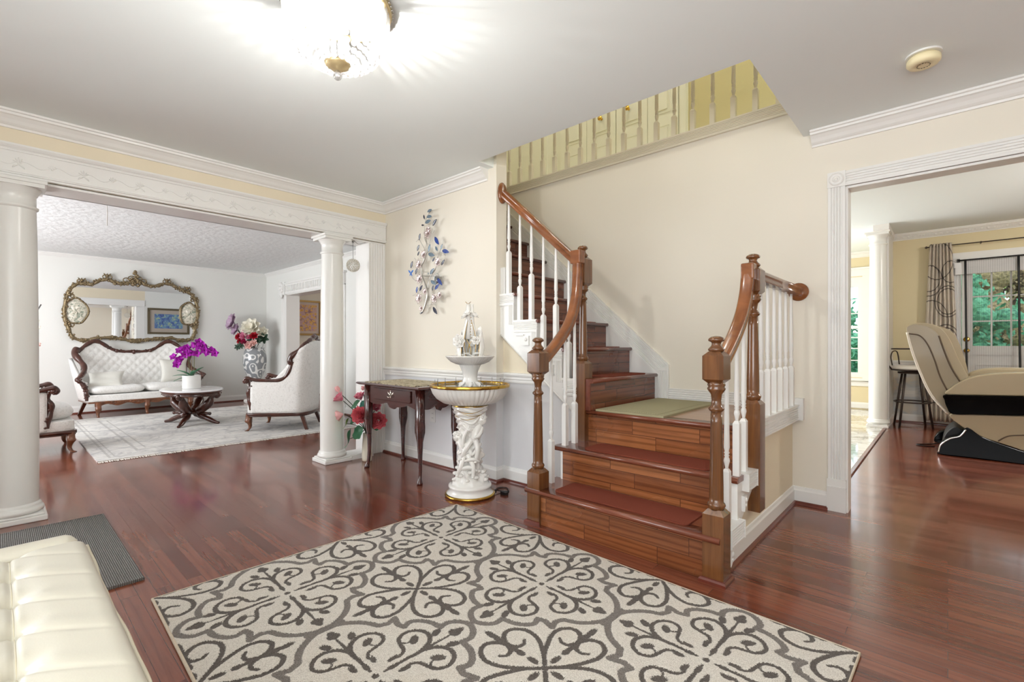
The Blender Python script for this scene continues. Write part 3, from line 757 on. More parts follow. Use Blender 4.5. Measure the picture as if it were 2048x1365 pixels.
def rail_mb(path, w=0.062, h=0.058, side=None):
    """handrail with moulded profile along a path lying in a vertical plane; side = horizontal unit vector across"""
    b = MB(); S = Vector(side)
    P = [Vector(p) for p in path]; n = len(P)
    prof = [(-0.50, 0.10), (-0.47, 0.32), (-0.34, 0.46), (-0.15, 0.50), (0.15, 0.50), (0.34, 0.46), (0.47, 0.32), (0.50, 0.10), (0.40, -0.05), (0.38, -0.30), (0.44, -0.42), (0.42, -0.50), (-0.42, -0.50), (-0.44, -0.42), (-0.38, -0.30), (-0.40, -0.05)]
    vs = []
    for i in range(n):
        T = (P[min(i+1, n-1)]-P[max(i-1, 0)]).normalized(); N = S.cross(T).normalized()
        if N.z < -0.01 or (abs(N.z) <= 0.01 and False): N = -N
        for u, v_ in prof: vs.append(tuple(P[i]+S*(u*w)+N*(v_*h)))
    m = len(prof); fs = []
    for i in range(n-1):
        for k in range(m):
            j = (k+1) % m; fs.append((i*m+k, i*m+j, (i+1)*m+j, (i+1)*m+k))
    fs += [tuple(range(m)), tuple(range((n-1)*m, n*m))[::-1]]
    b.add(vs, fs, True)
    return b
def rosette_mb(c, axis, r=0.055, ry=None, th=0.022):
    b = MB(); M = Matrix.Identity(4)
    d = Vector(axis).normalized(); q = Vector((0, 0, 1)).rotation_difference(d).to_matrix().to_4x4()
    if ry: q = q @ Matrix.Identity(4)
    b.lathe([(r, 0), (r, th*0.45), (r*0.93, th*0.7), (r*0.8, th*0.8), (r*0.76, th), (0, th)], c, 28, M=q)
    if ry:
        k = ry/r; b.v = [(x, y, c[2]+(z-c[2])*k) for x, y, z in b.v]
    return b

# ---- right railing: lower newel, gooseneck rail, upper newel, level rail to the wall
rr = thing('stair_railing', 'oak railing on the right of the steps, running level along the landing to the wall', 'railing', (-0.767, 2.19, 0))
newel_mb(-0.767, 2.195, 0.0, 0.325, 0.76, 0.885, 1.030, 1.100).build('newel_post', M_oak, rr)
b = MB(); b.mi = 0
w = 0.046
for (p0, p1, out) in (((-0.767-w, 2.195-w), (-0.767+w, 2.195-w), (0, -1)), ((-0.767+w, 2.195-w), (-0.767+w, 2.195+w), (1, 0))):
    run(b, [(0, 0), (0.014, 0), (0.014, 0.012), (0.008, 0.020), (0, 0.022)], p0, p1, out, -1, -1)
b.build('base_moulding', M_shoe, rr)
newel_mb(-0.757, 2.705, 0.194, 0.772, 1.21, 1.320, 1.470, 1.540).build('newel_post', M_oak, rr)
gp = crom([(-0.767, 2.235, 0.965), (-0.767, 2.36, 1.045), (-0.767, 2.47, 1.13), (-0.765, 2.55, 1.215), (-0.763, 2.605, 1.31), (-0.760, 2.625, 1.40), (-0.758, 2.628, 1.475)], 6)
rail_mb(gp, side=(1, 0, 0)).build('handrail', M_rail, rr)
b = MB(); b.box(-0.757-0.031, -0.757+0.031, 2.598, 2.662, 1.395, 1.480); b.build('rail_end_block', M_rail, rr, bevel=0.008)
rail_mb([(-0.745, 2.748, 1.425), (-0.735, 3.605, 1.418)], side=(1, 0, 0)).build('handrail', M_rail, rr)
rosette_mb((-0.733, 3.629, 1.412), (0, -1, 0), 0.060).build('rosette', M_rail, rr)
for y in (2.815, 2.945, 3.080, 3.215, 3.350, 3.490):
    baluster_mb(-0.748, y, 0.664, 1.395, 0.26).build('baluster', M_white, rr)
for (y, z0, z1) in ((2.325, RZ, 0.985), (2.47, 2*RZ, 1.09), (2.575, 2*RZ, 1.215)):
    baluster_mb(-0.765, y, z0, z1, 0.27).build('baluster', M_white, rr)

# ---- left railing of the lower steps
rl = thing('stair_railing', 'short oak railing on the left of the lowest steps, nearest the white fountain', 'railing', (-1.804, 2.19, 0))
newel_mb(-1.804, 2.195, 0.0, 0.325, 0.76, 0.880, 1.030, 1.105).build('newel_post', M_oak, rl)
b = MB()
for (p0, p1, out) in (((-1.804-w, 2.195-w), (-1.804+w, 2.195-w), (0, -1)), ((-1.804-w, 2.195+w), (-1.804-w, 2.195-w), (-1, 0))):
    run(b, [(0, 0), (0.014, 0), (0.014, 0.012), (0.008, 0.020), (0, 0.022)], p0, p1, out, -1, -1)
b.build('base_moulding', M_shoe, rl)
gp = crom([(-1.804, 2.235, 0.965), (-1.806, 2.36, 1.055), (-1.808, 2.47, 1.15), (-1.812, 2.55, 1.25), (-1.815, 2.60, 1.37), (-1.818, 2.622, 1.50), (-1.82, 2.628, 1.62), (-1.82, 2.628, 1.665)], 6)
rail_mb(gp, side=(1, 0, 0)).build('handrail', M_rail, rl)
for (y, z0, z1) in ((2.325, RZ, 0.99), (2.47, 2*RZ, 1.11), (2.575, 2*RZ, 1.26)):
    baluster_mb(-1.806, y, z0, z1, 0.27).build('baluster', M_white, rl)

# ---- upper-flight railing
ru = thing('stair_railing', 'oak banister with white balusters climbing left up the second flight to the wall end', 'railing', (-1.827, 2.70, 0.415))
newel_mb(-1.827, 2.70, 0.4155, 0.955, 1.36, 1.455, 1.655, 1.735).build('newel_post', M_oak, ru)
b = MB(); b.box(-1.86, -1.78, 2.596, 2.66, 1.60, 1.69); b.build('rail_end_block', M_rail, ru, bevel=0.008)
rail_mb([(-1.865, 2.665, 1.640), (-2.545, 2.68, 2.235)], side=(0, 1, 0)).build('handrail', M_rail, ru)
rosette_mb((-2.569, 2.68, 2.245), (1, 0, 0), 0.047, 0.082).build('rosette', M_rail, ru)
hz = lambda x: 1.640+(2.235-1.640)*(-1.865-x)/0.68-0.03
for i, x in enumerate((-1.931, -2.043, -2.157, -2.270, -2.383, -2.498)):
    k = (1, 2, 2, 3, 3, 4)[i]; z0 = 3*RZ+k*RZ
    baluster_mb(x, 2.685, z0, hz(x), (0.25, 0.31, 0.24, 0.34, 0.26, 0.33)[i]).build('baluster', M_white, ru)
b = MB()
for dx in (0.0, 0.012, 0.024, 0.036): b.box(-2.568+dx, -2.558+dx, 2.665, 2.70, 1.455, 1.66)
b.build('wall_strip', M_white, ru)
# dark rail of the flight above, only its lower corner shows
b = MB(); b.cbox(-3.55, 3.70, 2.86, 2.965, 0.09); 
# ---- upstairs gallery
rh = thing('gallery_railing', 'cream balustrade of the upstairs gallery seen through the opening in the ceiling', 'railing', (-2.2, 3.68, H2))
b = MB()
fluted(b, (-3.95, 3.63, 2.619), X_, Z_, -Y_, 3.245, 0.089, 6, 0.022, 0.006, edge=0.12)
trim(b, M_halltrim)
xb = -3.422
i = 0
while xb < -0.78:
    baluster_mb(xb, 3.685, H2, 3.60, 0.20, 0.036).build('baluster', M_halltrim, rh); xb += 0.1505; i += 1
rail_mb([(-3.62, 3.685, 3.62), (-0.71, 3.685, 3.62)], side=(0, 1, 0)).build('handrail', M_rail, rh)
# handrail returning down at left end of the stair (dark bit at the top of the stair)
b = MB(); b.box(-3.46, -3.40, 3.60, 3.64, 2.62, 2.70)

# bifold closet doors
b = MB(); yD = 4.70
def panel_leaf(b, x0, x1, z0, z1):
    b.box(x0, x1, yD-0.034, yD-0.002, z0, z1)
    for (q0, q1) in ((z0+0.12, z0+0.62), (z0+0.74, z1-0.12)):
        a0, a1 = x0+0.075, x1-0.075
        b.box(a0, a1, yD-0.039, yD-0.030, q0, q0+0.015); b.box(a0, a1, yD-0.039, yD-0.030, q1-0.015, q1)
        b.box(a0, a0+0.015, yD-0.039, yD-0.030, q0+0.015, q1-0.015); b.box(a1-0.015, a1, yD-0.039, yD-0.030, q0+0.015, q1-0.015)
        vs = []
        b.cbox((a0+a1)/2, yD-0.034, q0+0.035, q1-0.035, a1-a0-0.07, 0.018, 0.02)
DX = [-3.484, -3.100, -2.715, -2.340, -2.0]
xe = [-3.480, -3.112, -2.724, -2.712, -2.336, -1.98]
leaves = [(-3.482, -3.104), (-3.098, -2.722), (-2.712, -2.342), (-2.336, -2.010)]
for n_, (a0, a1) in enumerate(leaves, 1):
    b = MB(); panel_leaf(b, a0, a1, H2+0.012, H2+2.03)
    d = struct('door_%d' % n_, b, M_halldoor)
    if n_ in (2, 3):
        kx = a0+0.205 if n_ == 2 else a0+0.16
        k = MB(); Mk = Matrix.Rotation(PI/2, 4, 'X')
        k.lathe([(0.024, 0), (0.024, 0.006), (0.010, 0.010), (0.009, 0.028), (0.020, 0.036), (0.027, 0.048), (0.024, 0.060), (0.0, 0.066)], (kx, yD-0.034, 3.62), 20, M=Mk)
        ko = k.build('door_knob', M_brass, d)
b = MB()
b.box(-2.005, -1.915, yD-0.02, yD, H2, H2+2.12); b.box(-1.99, -1.93, yD-0.028, yD, H2, H2+2.10)
b.box(-3.60, -3.490, yD-0.02, yD, H2, H2+2.12); b.box(-3.60, -1.915, yD-0.02, yD, H2+2.035, H2+2.12)
b.box(-4.50, -3.70, yD-0.03, yD, H2+0.01, H2+2.03)
b.box(-3.70, -3.60, yD-0.02, yD, H2, H2+2.12)
trim(b, M_halldoor)
b = MB(); run(b, [(u, z+H2) for u, z in BB], (-1.915, 4.70), (0.3, 4.70), (0, -1), 0, 0); struct('baseboard_upstairs', b, M_halltrim)

# ---- carpet pads on treads, landing mat
M_pad = mat('rust_red_carpet', (122, 64, 50), 0.95, spec=0.1, bump=(500, 0.6, 0.003), noise=(300, 0.25))
def pad(x0, x1, y0, y1, z, label, rr_=0.03):
    b = MB(); pts = []
    for (cx, cy, a0) in ((x1-rr_, y1-rr_, 0), (x0+rr_, y1-rr_, 1), (x0+rr_, y0+rr_, 2), (x1-rr_, y0+rr_, 3)):
        for k in range(5):
            a = PI/2*a0+PI/2*k/4; pts.append((cx+rr_*math.cos(a), cy+rr_*math.sin(a)))
    b.prism(pts, lambda x, y: (x, y, z), lambda x, y: (x, y, z+0.006))
    o = b.build('stair_tread_mat', M_pad)
    return tag(o, label, 'stair mat', 'red carpet pads on the stair treads')
pad(-1.69, -0.90, 2.195, 2.405, RZ, 'rust red carpet pad on the lowest stair tread')
pad(-1.66, -0.90, 2.455, 2.665, 2*RZ, 'rust red carpet pad on the second stair tread, just below the landing')
for k, lab in ((1, 'rust red carpet pad on the first tread above the landing'), (2, 'rust red carpet pad on the second tread above the landing'), (3, 'rust red carpet pad on the third tread above the landing')):
    x = XA-(k-1)*TR2
    b_ = pad(x-0.19, x-0.005, 2.90, 3.47, 3*RZ+k*RZ, lab)
t = NT('sage_woven_mat', 0.95)
v = t.map(scale=(1, 1, 1)); ck = t.n('ShaderNodeTexChecker'); ck.inputs['Scale'].default_value = 130
t.l(v, ck.inputs['Vector']); ck.inputs['Color1'].default_value = (*lin((176, 170, 138)), 1); ck.inputs['Color2'].default_value = (*lin((140, 134, 104)), 1)
t.l(ck.outputs['Color'], t.b.inputs['Base Color']); t.bump(ck.outputs['Fac'], 0.5, 0.003); M_sage = t.m
M_sage2 = mat('sage_mat_border', (158, 152, 122), 0.95, bump=(300, 0.4, 0.002), noise=(260, 0.12))
b = MB(); b.mi = 1
x0, x1, y0, y1, z = -1.715, -1.245, 2.685, 3.60, 3*RZ
b.box(x0, x1, y0, y1, z, z+0.011); b.mi = 0; b.box(x0+0.055, x1-0.055, y0+0.055, y1-0.055, z+0.011, z+0.0125)
o = b.build('landing_mat', [M_sage, M_sage2]); tag(o, 'sage green woven mat lying on the stair landing', 'mat')
# =============================================================== columns
def column(cx, cy, label, h=2.046, r=0.104, group=None, cat='column', plinth=(0.128, 0.128)):
    t = thing('round_column', label, cat, (cx, cy, 0), 0, group)
    px, py = plinth
    b = MB(); b.box(cx-px, cx+px, cy-py, cy+py, 0, 0.032); b.box(cx-px+0.012, cx+px-0.012, cy-py+0.012, cy+py-0.012, 0.032, 0.046)
    b.build('plinth', M_white, t, bevel=0.006)
    b = MB()
    b.lathe([(r+0.012, 0.046), (r+0.021, 0.052), (r+0.024, 0.064), (r+0.018, 0.078), (r+0.010, 0.082), (r+0.012, 0.092), (r+0.006, 0.100), (r+0.001, 0.106)], (cx, cy, 0), 48, caps=False)
    b.build('base', M_white2, t)
    b = MB(); k = 0.88
    prof = [(r, 0.10), (r, 0.7), (r*0.97, 1.2), (r*0.92, 1.7), (r*k, h-0.165)]
    b.lathe(prof, (cx, cy, 0), 48, caps=False); b.build('shaft', M_white2, t)
    b = MB(); q = r*k
    b.lathe([(q, h-0.168), (q+0.010, h-0.160), (q+0.011, h-0.150), (q, h-0.143), (q, h-0.082), (q+0.006, h-0.075), (q+0.010, h-0.062), (q+0.022, h-0.046), (q+0.026, h-0.040)], (cx, cy, 0), 48, caps=False)
    s = q+0.030; b.box(cx-s, cx+s, cy-s, cy+s, h-0.040, h-0.018); b.box(cx-s-0.012, cx+s+0.012, cy-s-0.012, cy+s+0.012, h-0.018, h)
    b.build('capital', M_white2, t)
    return t
column(-4.148, 0.082, 'tall white round column at the left edge, under the beam beside the cream bench', plinth=(0.13, 0.135))
column(-4.148, 2.085, 'white round column between the living room and the pink lotus vase', plinth=(0.129, 0.128))
column(-0.665, 7.74, 'white round column at the edge of the marble tile in the far room', h=2.51, r=0.100, plinth=(0.115, 0.125))
b = MB(); b.box(-0.597, -0.560, 7.80, 8.45, 0, 2.50); b.box(-0.605, -0.552, 7.79, 8.45, 0, 0.10); b.box(-0.70, -0.540, 7.55, 8.45, 2.51, CK)
trim(b, M_white)

# =============================================================== ceiling light
cl = thing('crystal_ceiling_light', 'flush crystal ceiling light with a gilt rim, lit brightly above the patterned rug', 'ceiling light', (CH[0], CH[1], CE))
M_crys = bpy.data.materials.new('crystal'); M_crys.use_nodes = True; _t = M_crys.node_tree; _t.nodes.remove(_t.nodes['Principled BSDF'])
_a = _t.nodes.new('ShaderNodeBsdfTransparent'); _g = _t.nodes.new('ShaderNodeBsdfGlossy'); _g.inputs['Roughness'].default_value = 0.05; _x = _t.nodes.new('ShaderNodeMixShader'); _x.inputs[0].default_value = 0.34; _g.inputs['Color'].default_value = (0.8, 0.8, 0.82, 1)
_t.links.new(_a.outputs[0], _x.inputs[1]); _t.links.new(_g.outputs[0], _x.inputs[2]); _l = _t.nodes.new('ShaderNodeBsdfTranslucent'); _y = _t.nodes.new('ShaderNodeMixShader'); _y.inputs[0].default_value = 0.22
_t.links.new(_x.outputs[0], _y.inputs[1]); _t.links.new(_l.outputs[0], _y.inputs[2]); _t.links.new(_y.outputs[0], _t.nodes['Material Output'].inputs[0])
M_bulb = mat('lit_bulb', (255, 255, 255), 0.4, emit=(255, 250, 238), estr=5.0)
M_pane = mat('lit_frosted_bowl', (255, 255, 255), 0.5, emit=(255, 252, 244), estr=1.6)
M_gilt = mat('ceiling_light_gilt', (226, 206, 158), 0.35, metal=0.6)
cx, cy = CH
b = MB(); b.lathe([(0.205, CE), (0.215, CE-0.004), (0.216, CE-0.010), (0.208, CE-0.014), (0.213, CE-0.020), (0.210, CE-0.028), (0.200, CE-0.030), (0.192, CE-0.028), (0.190, CE-0.006)], (cx, cy, 0), 60, caps=False, flute=(60, 0.02))
b.build('rim', M_gilt, cl)
b = MB()
for i in range(60):
    a = 2*PI*i/60; b.sphere((cx+0.216*math.cos(a), cy+0.216*math.sin(a), CE-0.016), 0.0065, 6, 4)
b.build('rim_beads', M_crys, cl)
NR = 44
for i in range(NR):
    a = 2*PI*(i+0.5)/NR; b = MB()
    path = []
    for k in range(5):
        t_ = k/4; rr_ = 0.197-0.028*t_**1.6; z = CE-0.034-0.135*t_
        path.append((cx+rr_*math.cos(a), cy+rr_*math.sin(a), z))
    b.smooth = False; b.tube(path, [0.009, 0.0115, 0.0115, 0.0105, 0.005], 6, smooth=False)
    b.build('crystal_rod', M_crys, cl)
for j, (rr_, z, n_, s_) in enumerate(((0.164, CE-0.182, 38, 0.0115), (0.150, CE-0.200, 34, 0.0115), (0.130, CE-0.216, 30, 0.0115), (0.106, CE-0.230, 25, 0.011), (0.080, CE-0.240, 19, 0.0105), (0.058, CE-0.246, 14, 0.009))):
    b = MB()
    for i in range(n_):
        a = 2*PI*(i+0.5*(j % 2))/n_; b.sphere((cx+rr_*math.cos(a), cy+rr_*math.sin(a), z), s_, 6, 4, smooth=False)
    b.build('crystal_bead_ring', M_crys, cl)
b = MB(); b.lathe([(0.052, CE-0.244), (0.046, CE-0.254), (0.030, CE-0.264), (0.014, CE-0.270), (0.0, CE-0.272)], (cx, cy, 0), 32, flute=(16, 0.05)); b.build('bottom_cap', M_gilt, cl)
b = MB(); b.sphere((cx, cy, CE-0.292), 0.018, 12, 8, (1, 1, 1.1)); b.build('finial', M_crys, cl)
for i in range(4):
    a = PI/4+i*PI/2; b = MB(); b.sphere((cx+0.075*math.cos(a), cy+0.075*math.sin(a), CE-0.125), 0.022, 12, 8, (1, 1, 1.4)); b.build('bulb', M_bulb, cl)
point('ceiling_light_lamp', (cx, cy, CE-0.19), LIGHTS['lamp'], 0.020, (1, 0.97, 0.92))

# smoke detector
sd = thing('smoke_detector', 'round yellowed smoke detector on the ceiling at upper right', 'smoke detector', (-0.085, 2.985, CE))
M_sdet = mat('yellowed_plastic', (236, 224, 184), 0.45)
b = MB(); b.lathe([(0.068, CE), (0.068, CE-0.008), (0.0, CE-0.008)], (-0.085, 2.985, 0), 40, smooth=False); b.build('mounting_plate', M_white, sd)
b = MB(); b.lathe([(0.052, CE-0.008), (0.060, CE-0.016), (0.064, CE-0.022), (0.064, CE-0.040), (0.056, CE-0.050), (0.030, CE-0.052), (0.028, CE-0.050), (0.024, CE-0.052), (0.022, CE-0.050), (0.016, CE-0.052), (0.010, CE-0.051), (0.0, CE-0.051)], (-0.085, 2.985, 0), 40); b.build('cover', M_sdet, sd)
b = MB()
for i in range(14):
    a = 2*PI*i/14; b.tube([(-0.085+0.024*math.cos(a), 2.985+0.024*math.sin(a), CE-0.0525), (-0.085+0.024*math.cos(a+0.25), 2.985+0.024*math.sin(a+0.25), CE-0.0525)], 0.0014, 4)
b.build('vent_slots', mat('dark_slot', (70, 60, 44), 0.7), sd)

# =============================================================== console table
TX0, TX1, TY0, TY1, TZ = -3.755, -2.88, 2.115, 2.585, 0.742
ct = thing('console_table', 'dark mahogany console table with one drawer and curved legs against the hall wall', 'table', ((TX0+TX1)/2, (TY0+TY1)/2, 0))
b = MB()
def lip(b, x0, x1, y0, y1, z, t_, st):
    pts = [(0.0, z), (-0.006, z-0.003), (-0.010, z-t_*0.5), (-0.002, z-t_*0.75), (0.012, z-t_)]
    for i in range(len(pts)-1):
        (o0, z0), (o1, z1) = pts[i], pts[i+1]
        A_ = [(x0+o0, y0+o0), (x1-o0, y0+o0), (x1-o0, y1-o0), (x0+o0, y1-o0)]; B_ = [(x0+o1, y0+o1), (x1-o1, y0+o1), (x1-o1, y1-o1), (x0+o1, y1-o1)]
        b.add([(x, y, z0) for x, y in A_]+[(x, y, z1) for x, y in B_], [(i_, (i_+1) % 4, 4+(i_+1) % 4, 4+i_) for i_ in range(4)])
    b.add([(x0, y0, z), (x1, y0, z), (x1, y1, z), (x0, y1, z)], [(0, 1, 2, 3)]); b.add([(x0+0.012, y0+0.012, z-t_), (x1-0.012, y0+0.012, z-t_), (x1-0.012, y1-0.012, z-t_), (x0+0.012, y1-0.012, z-t_)], [(3, 2, 1, 0)])
lip(b, TX0, TX1, TY0, TY1, TZ, 0.024, 0); b.build('table_top', M_mahog, ct)
ax0, ax1, ay0, ay1 = TX0+0.06, TX1-0.06, TY0+0.055, TY1-0.04
def apron(b, horiz, p0, p1, q, t_):
    n = 24; low = []
    for i in range(n+1):
        s_ = i/n; z = 0.590-0.030*abs(math.sin(PI*s_*2.5))**0.8-(0.022 if 0.42 < s_ < 0.58 else 0); low.append((lerp(p0, p1, s_), z))
    poly = low+[(p1, TZ-0.024), (p0, TZ-0.024)]
    if horiz: b.prism(poly, lambda a, z: (a, q, z), lambda a, z: (a, q+t_, z))
    else: b.prism(poly, lambda a, z: (q, a, z), lambda a, z: (q+t_, a, z))
b = MB(); apron(b, True, ax0, ax1, ay0, 0.018); apron(b, True, ax0, ax1, ay1-0.018, 0.018); apron(b, False, ay0, ay1, ax0, 0.018); apron(b, False, ay0, ay1, ax1-0.018, 0.018)
b.build('apron', M_mahog, ct)
dr = MB(); dr.box(-3.575, -3.045, ay0-0.012, ay0, 0.605, 0.700); dd = dr.build('drawer', M_mahog, ct, bevel=0.004)
b = MB(); hy = ay0-0.014; hx, hz_ = -3.31, 0.655
b.tube([(hx-0.026, hy-0.004, hz_+0.006), (hx-0.020, hy-0.016, hz_-0.012), (hx, hy-0.020, hz_-0.020), (hx+0.020, hy-0.016, hz_-0.012), (hx+0.026, hy-0.004, hz_+0.006)], 0.003, 6)
for dx, dz, s_ in ((-0.028, 0.008, 0.010), (0.028, 0.008, 0.010), (0, 0.016, 0.012), (-0.014, 0.0, 0.009), (0.014, 0.0, 0.009), (0, 0.03, 0.006), (0, -0.022, 0.008), (-0.036, 0.018, 0.005), (0.036, 0.018, 0.005)):
    b.sphere((hx+dx, hy, hz_+dz), s_, 8, 5, (1, 0.35, 1))
hdl = b.build('drawer_handle', mat('silvered_pull', (206, 202, 190), 0.2, metal=1.0), dd)
def cabriole(cx, cy, ox, oy, z1, w=0.056, bow=0.9, h0=0.0):
    """curved leg; (ox,oy) outward diagonal"""
    b = MB(); d = Vector((ox, oy, 0)).normalized()
    st = [(0.0, 0.016, 0.021), (0.012, 0.018, 0.024), (0.03, 0.016, 0.020), (0.055, 0.008, 0.015), (0.10, 0.001, 0.0145), (0.20, -0.006, 0.016), (0.32, -0.007, 0.019), (0.44, -0.002, 0.024), (0.54, 0.004, 0.029), (0.60, 0.006, 0.030), (0.66, 0.003, 0.028), (1.0, 0.0, 0.028)]
    H = z1-h0; vs = []; n = 12
    sc = w/0.056
    for (f, off, r) in st:
        z = h0+(f*0.72 if f < 1 else H) if False else h0+f*H
        c = Vector((cx, cy, z))+d*(off*sc*bow)
        for k in range(n):
            a = 2*PI*k/n+PI/4; q = 1.0
            # square-ish section at top
            if f > 0.5: q = min(1.32, 1/max(abs(math.cos(a)), abs(math.sin(a))))
            vs.append((c.x+r*sc*q*math.cos(a), c.y+r*sc*q*math.sin(a), z))
    fs = [(j*n+k, j*n+(k+1) % n, (j+1)*n+(k+1) % n, (j+1)*n+k) for j in range(len(st)-1) for k in range(n)]
    fs += [tuple(range(n))[::-1], tuple(range((len(st)-1)*n, len(st)*n))]
    b.add(vs, fs, True); return b
for (x, y, ox, oy) in ((ax0+0.012, ay0+0.012, -1, -1), (ax1-0.012, ay0+0.012, 1, -1), (ax1-0.012, ay1-0.012, 1, 1), (ax0+0.012, ay1-0.012, -1, 1)):
    cabriole(x, y, ox, oy, TZ-0.022).build('leg', M_mahog, ct)
# table runner with a map-like print
t = NT('printed_runner', 0.8); v = t.map(scale=(1, 1, 1))
n1 = t.noise(v, 16, 6, 0.65, 1.5); c1 = t.ramp(n1.outputs['Fac'], [(0.36, lin((92, 84, 66))), (0.45, lin((172, 158, 128))), (0.55, lin((206, 196, 168))), (0.66, lin((150, 140, 118)))])
n2 = t.noise(v, 60, 3); c2 = t.mix(t.math('GREATER_THAN', n2.outputs['Fac'], 0.62), c1, lin((74, 66, 58)))
t.l(c2, t.b.inputs['Base Color'])
b = MB(); b.box(-3.665, -2.965, TY0+0.02, TY1-0.03, TZ, TZ+0.004)
for i in range(12): b.box(-3.655+i*0.06, -3.625+i*0.06, TY0+0.012, TY0+0.02, TZ, TZ+0.003)
tag(b.build('table_runner', t.m), 'tan and brown printed runner covering the console table top', 'table runner')

# =============================================================== lotus arrangement
M_vase = mat('ivory_ceramic', (228, 222, 204), 0.2, coat=0.3)
vx, vy = -3.905, 2.295
b = MB(); b.lathe([(0.0, 0.0), (0.036, 0.0), (0.044, 0.006), (0.046, 0.04), (0.042, 0.14), (0.036, 0.22), (0.036, 0.255), (0.031, 0.255), (0.031, 0.22), (0.036, 0.10), (0.0, 0.09)], (vx, vy, 0), 28, caps=False)
tag(b.build('floor_vase', M_vase), 'slim ivory vase of pink lotus stems on the floor by the console table', 'vase')
M_pink = NT('lotus_petal', 0.45); v = M_pink.map(src='Object'); 
M_pink.b.inputs['Base Color'].default_value = (*lin((214, 92, 130)), 1); M_pink.b.inputs['Subsurface Weight'].default_value = 0.0
nz_ = M_pink.noise(v, 40, 3); M_pink.l(M_pink.ramp(nz_.outputs['Fac'], [(0.35, lin((206, 84, 120))), (0.6, lin((236, 164, 176)))]), M_pink.b.inputs['Base Color']); M_pink = M_pink.m
M_red = mat('coral_petal', (204, 96, 104), 0.45, noise=(45, 0.35)); M_palepink = mat('pale_pink_petal', (232, 178, 178), 0.45, noise=(45, 0.2))
M_leaf = mat('dark_green_leaf', (70, 118, 88), 0.4, noise=(18, 0.4)); M_leaf2 = mat('lime_green_leaf', (138, 160, 84), 0.45, noise=(18, 0.3)); M_stem = mat('dark_stem', (58, 56, 40), 0.6)
def flower_head(b, c, axis, r, layers=((0.25, 5, 0.9), (0.6, 7, 1.0), (1.0, 8, 1.0)), cup=0.28, pw=0.62):
    """layers: (openness 0..1, n petals, length)"""
    ax = Vector(axis).normalized(); q = Vector((0, 0, 1)).rotation_difference(ax)
    c = Vector(c)
    for li, (op, n, L) in enumerate(layers):
        for i in range(n):
            a = 2*PI*(i+0.5*(li % 2))/n+li*0.2
            th = op*1.25
            d = q @ Vector((math.sin(th)*math.cos(a), math.sin(th)*math.sin(a), math.cos(th)))
            base = c+q @ Vector((0.10*r*math.cos(a), 0.10*r*math.sin(a), 0))
            upv = q @ Vector((-math.cos(th)*math.cos(a), -math.cos(th)*math.sin(a), math.sin(th)))
            b.petal(base, base+d*(r*L), r*pw, cup=cup, n=5, up=upv, curl=-0.10*op)
def lotus_stem(head, axis, r, m, label, kind='open', leafpos=None):
    t_ = thing('lotus_flower', label, 'flower', (vx, vy, 0.24), 0, None)
    r *= 1.25; p = Vector(head); base = Vector((vx+random.uniform(-.012, .012), vy+random.uniform(-.012, .012), 0.12))
    mid = Vector((lerp(vx, p.x, 0.35), lerp(vy, p.y, 0.35), lerp(0.24, p.z, 0.55)))
    b = MB(); b.tube(crom([base, Vector((lerp(vx, p.x, .06), lerp(vy, p.y, .06), 0.27)), mid, p-Vector(axis).normalized()*0.01], 5), 0.0035, 6); b.build('stem', M_stem, t_)
    b = MB()
    if kind == 'open': flower_head(b, p, axis, r, ((0.15, 5, 0.7), (0.45, 7, 0.82), (0.75, 9, 0.92), (1.05, 9, 1.0)), pw=0.92)
    elif kind == 'bud': flower_head(b, p, axis, r, ((0.12, 4, 0.9), (0.22, 5, 1.0)), pw=0.8)
    else: flower_head(b, p, axis, r, ((0.15, 5, 0.9), (0.40, 6, 1.0), (0.62, 7, 1.0)), pw=0.7)
    b.build('petals', m, t_)
    return t_
lotus_stem((-3.975, 2.095, 0.565), (-0.4, -0.6, 0.6), 0.062, M_pink, 'pink lotus bloom on the left, beside the white column', 'cup')
lotus_stem((-3.99, 2.070, 0.64), (-0.5, -0.3, 0.9), 0.045, M_palepink, 'pale pink lotus bud at upper left by the white column', 'bud')
lotus_stem((-3.945, 2.085, 0.445), (-0.6, -0.8, -0.3), 0.056, M_palepink, 'pale lotus bloom drooping left below the pink one', 'cup')
lotus_stem((-3.90, 2.235, 0.565), (0.1, -0.5, 0.9), 0.055, M_pink, 'upright pink lotus cup near the top beside the table corner', 'cup')
lotus_stem((-3.90, 2.255, 0.645), (0.1, -0.2, 1), 0.034, M_palepink, 'small pale lotus bud highest in the ivory vase', 'bud')
lotus_stem((-3.82, 2.185, 0.437), (0.5, -0.9, 0.2), 0.062, M_red, 'coral lotus bloom facing forward left of the table leg', 'open')
lotus_stem((-3.80, 2.325, 0.492), (0.7, -0.4, 0.3), 0.050, M_pink, 'pink lotus bloom just right of the table leg', 'cup')
lotus_stem((-3.76, 2.325, 0.383), (0.8, -0.6, 0.0), 0.062, M_red, 'coral lotus bloom lowest on the right of the table leg', 'open')
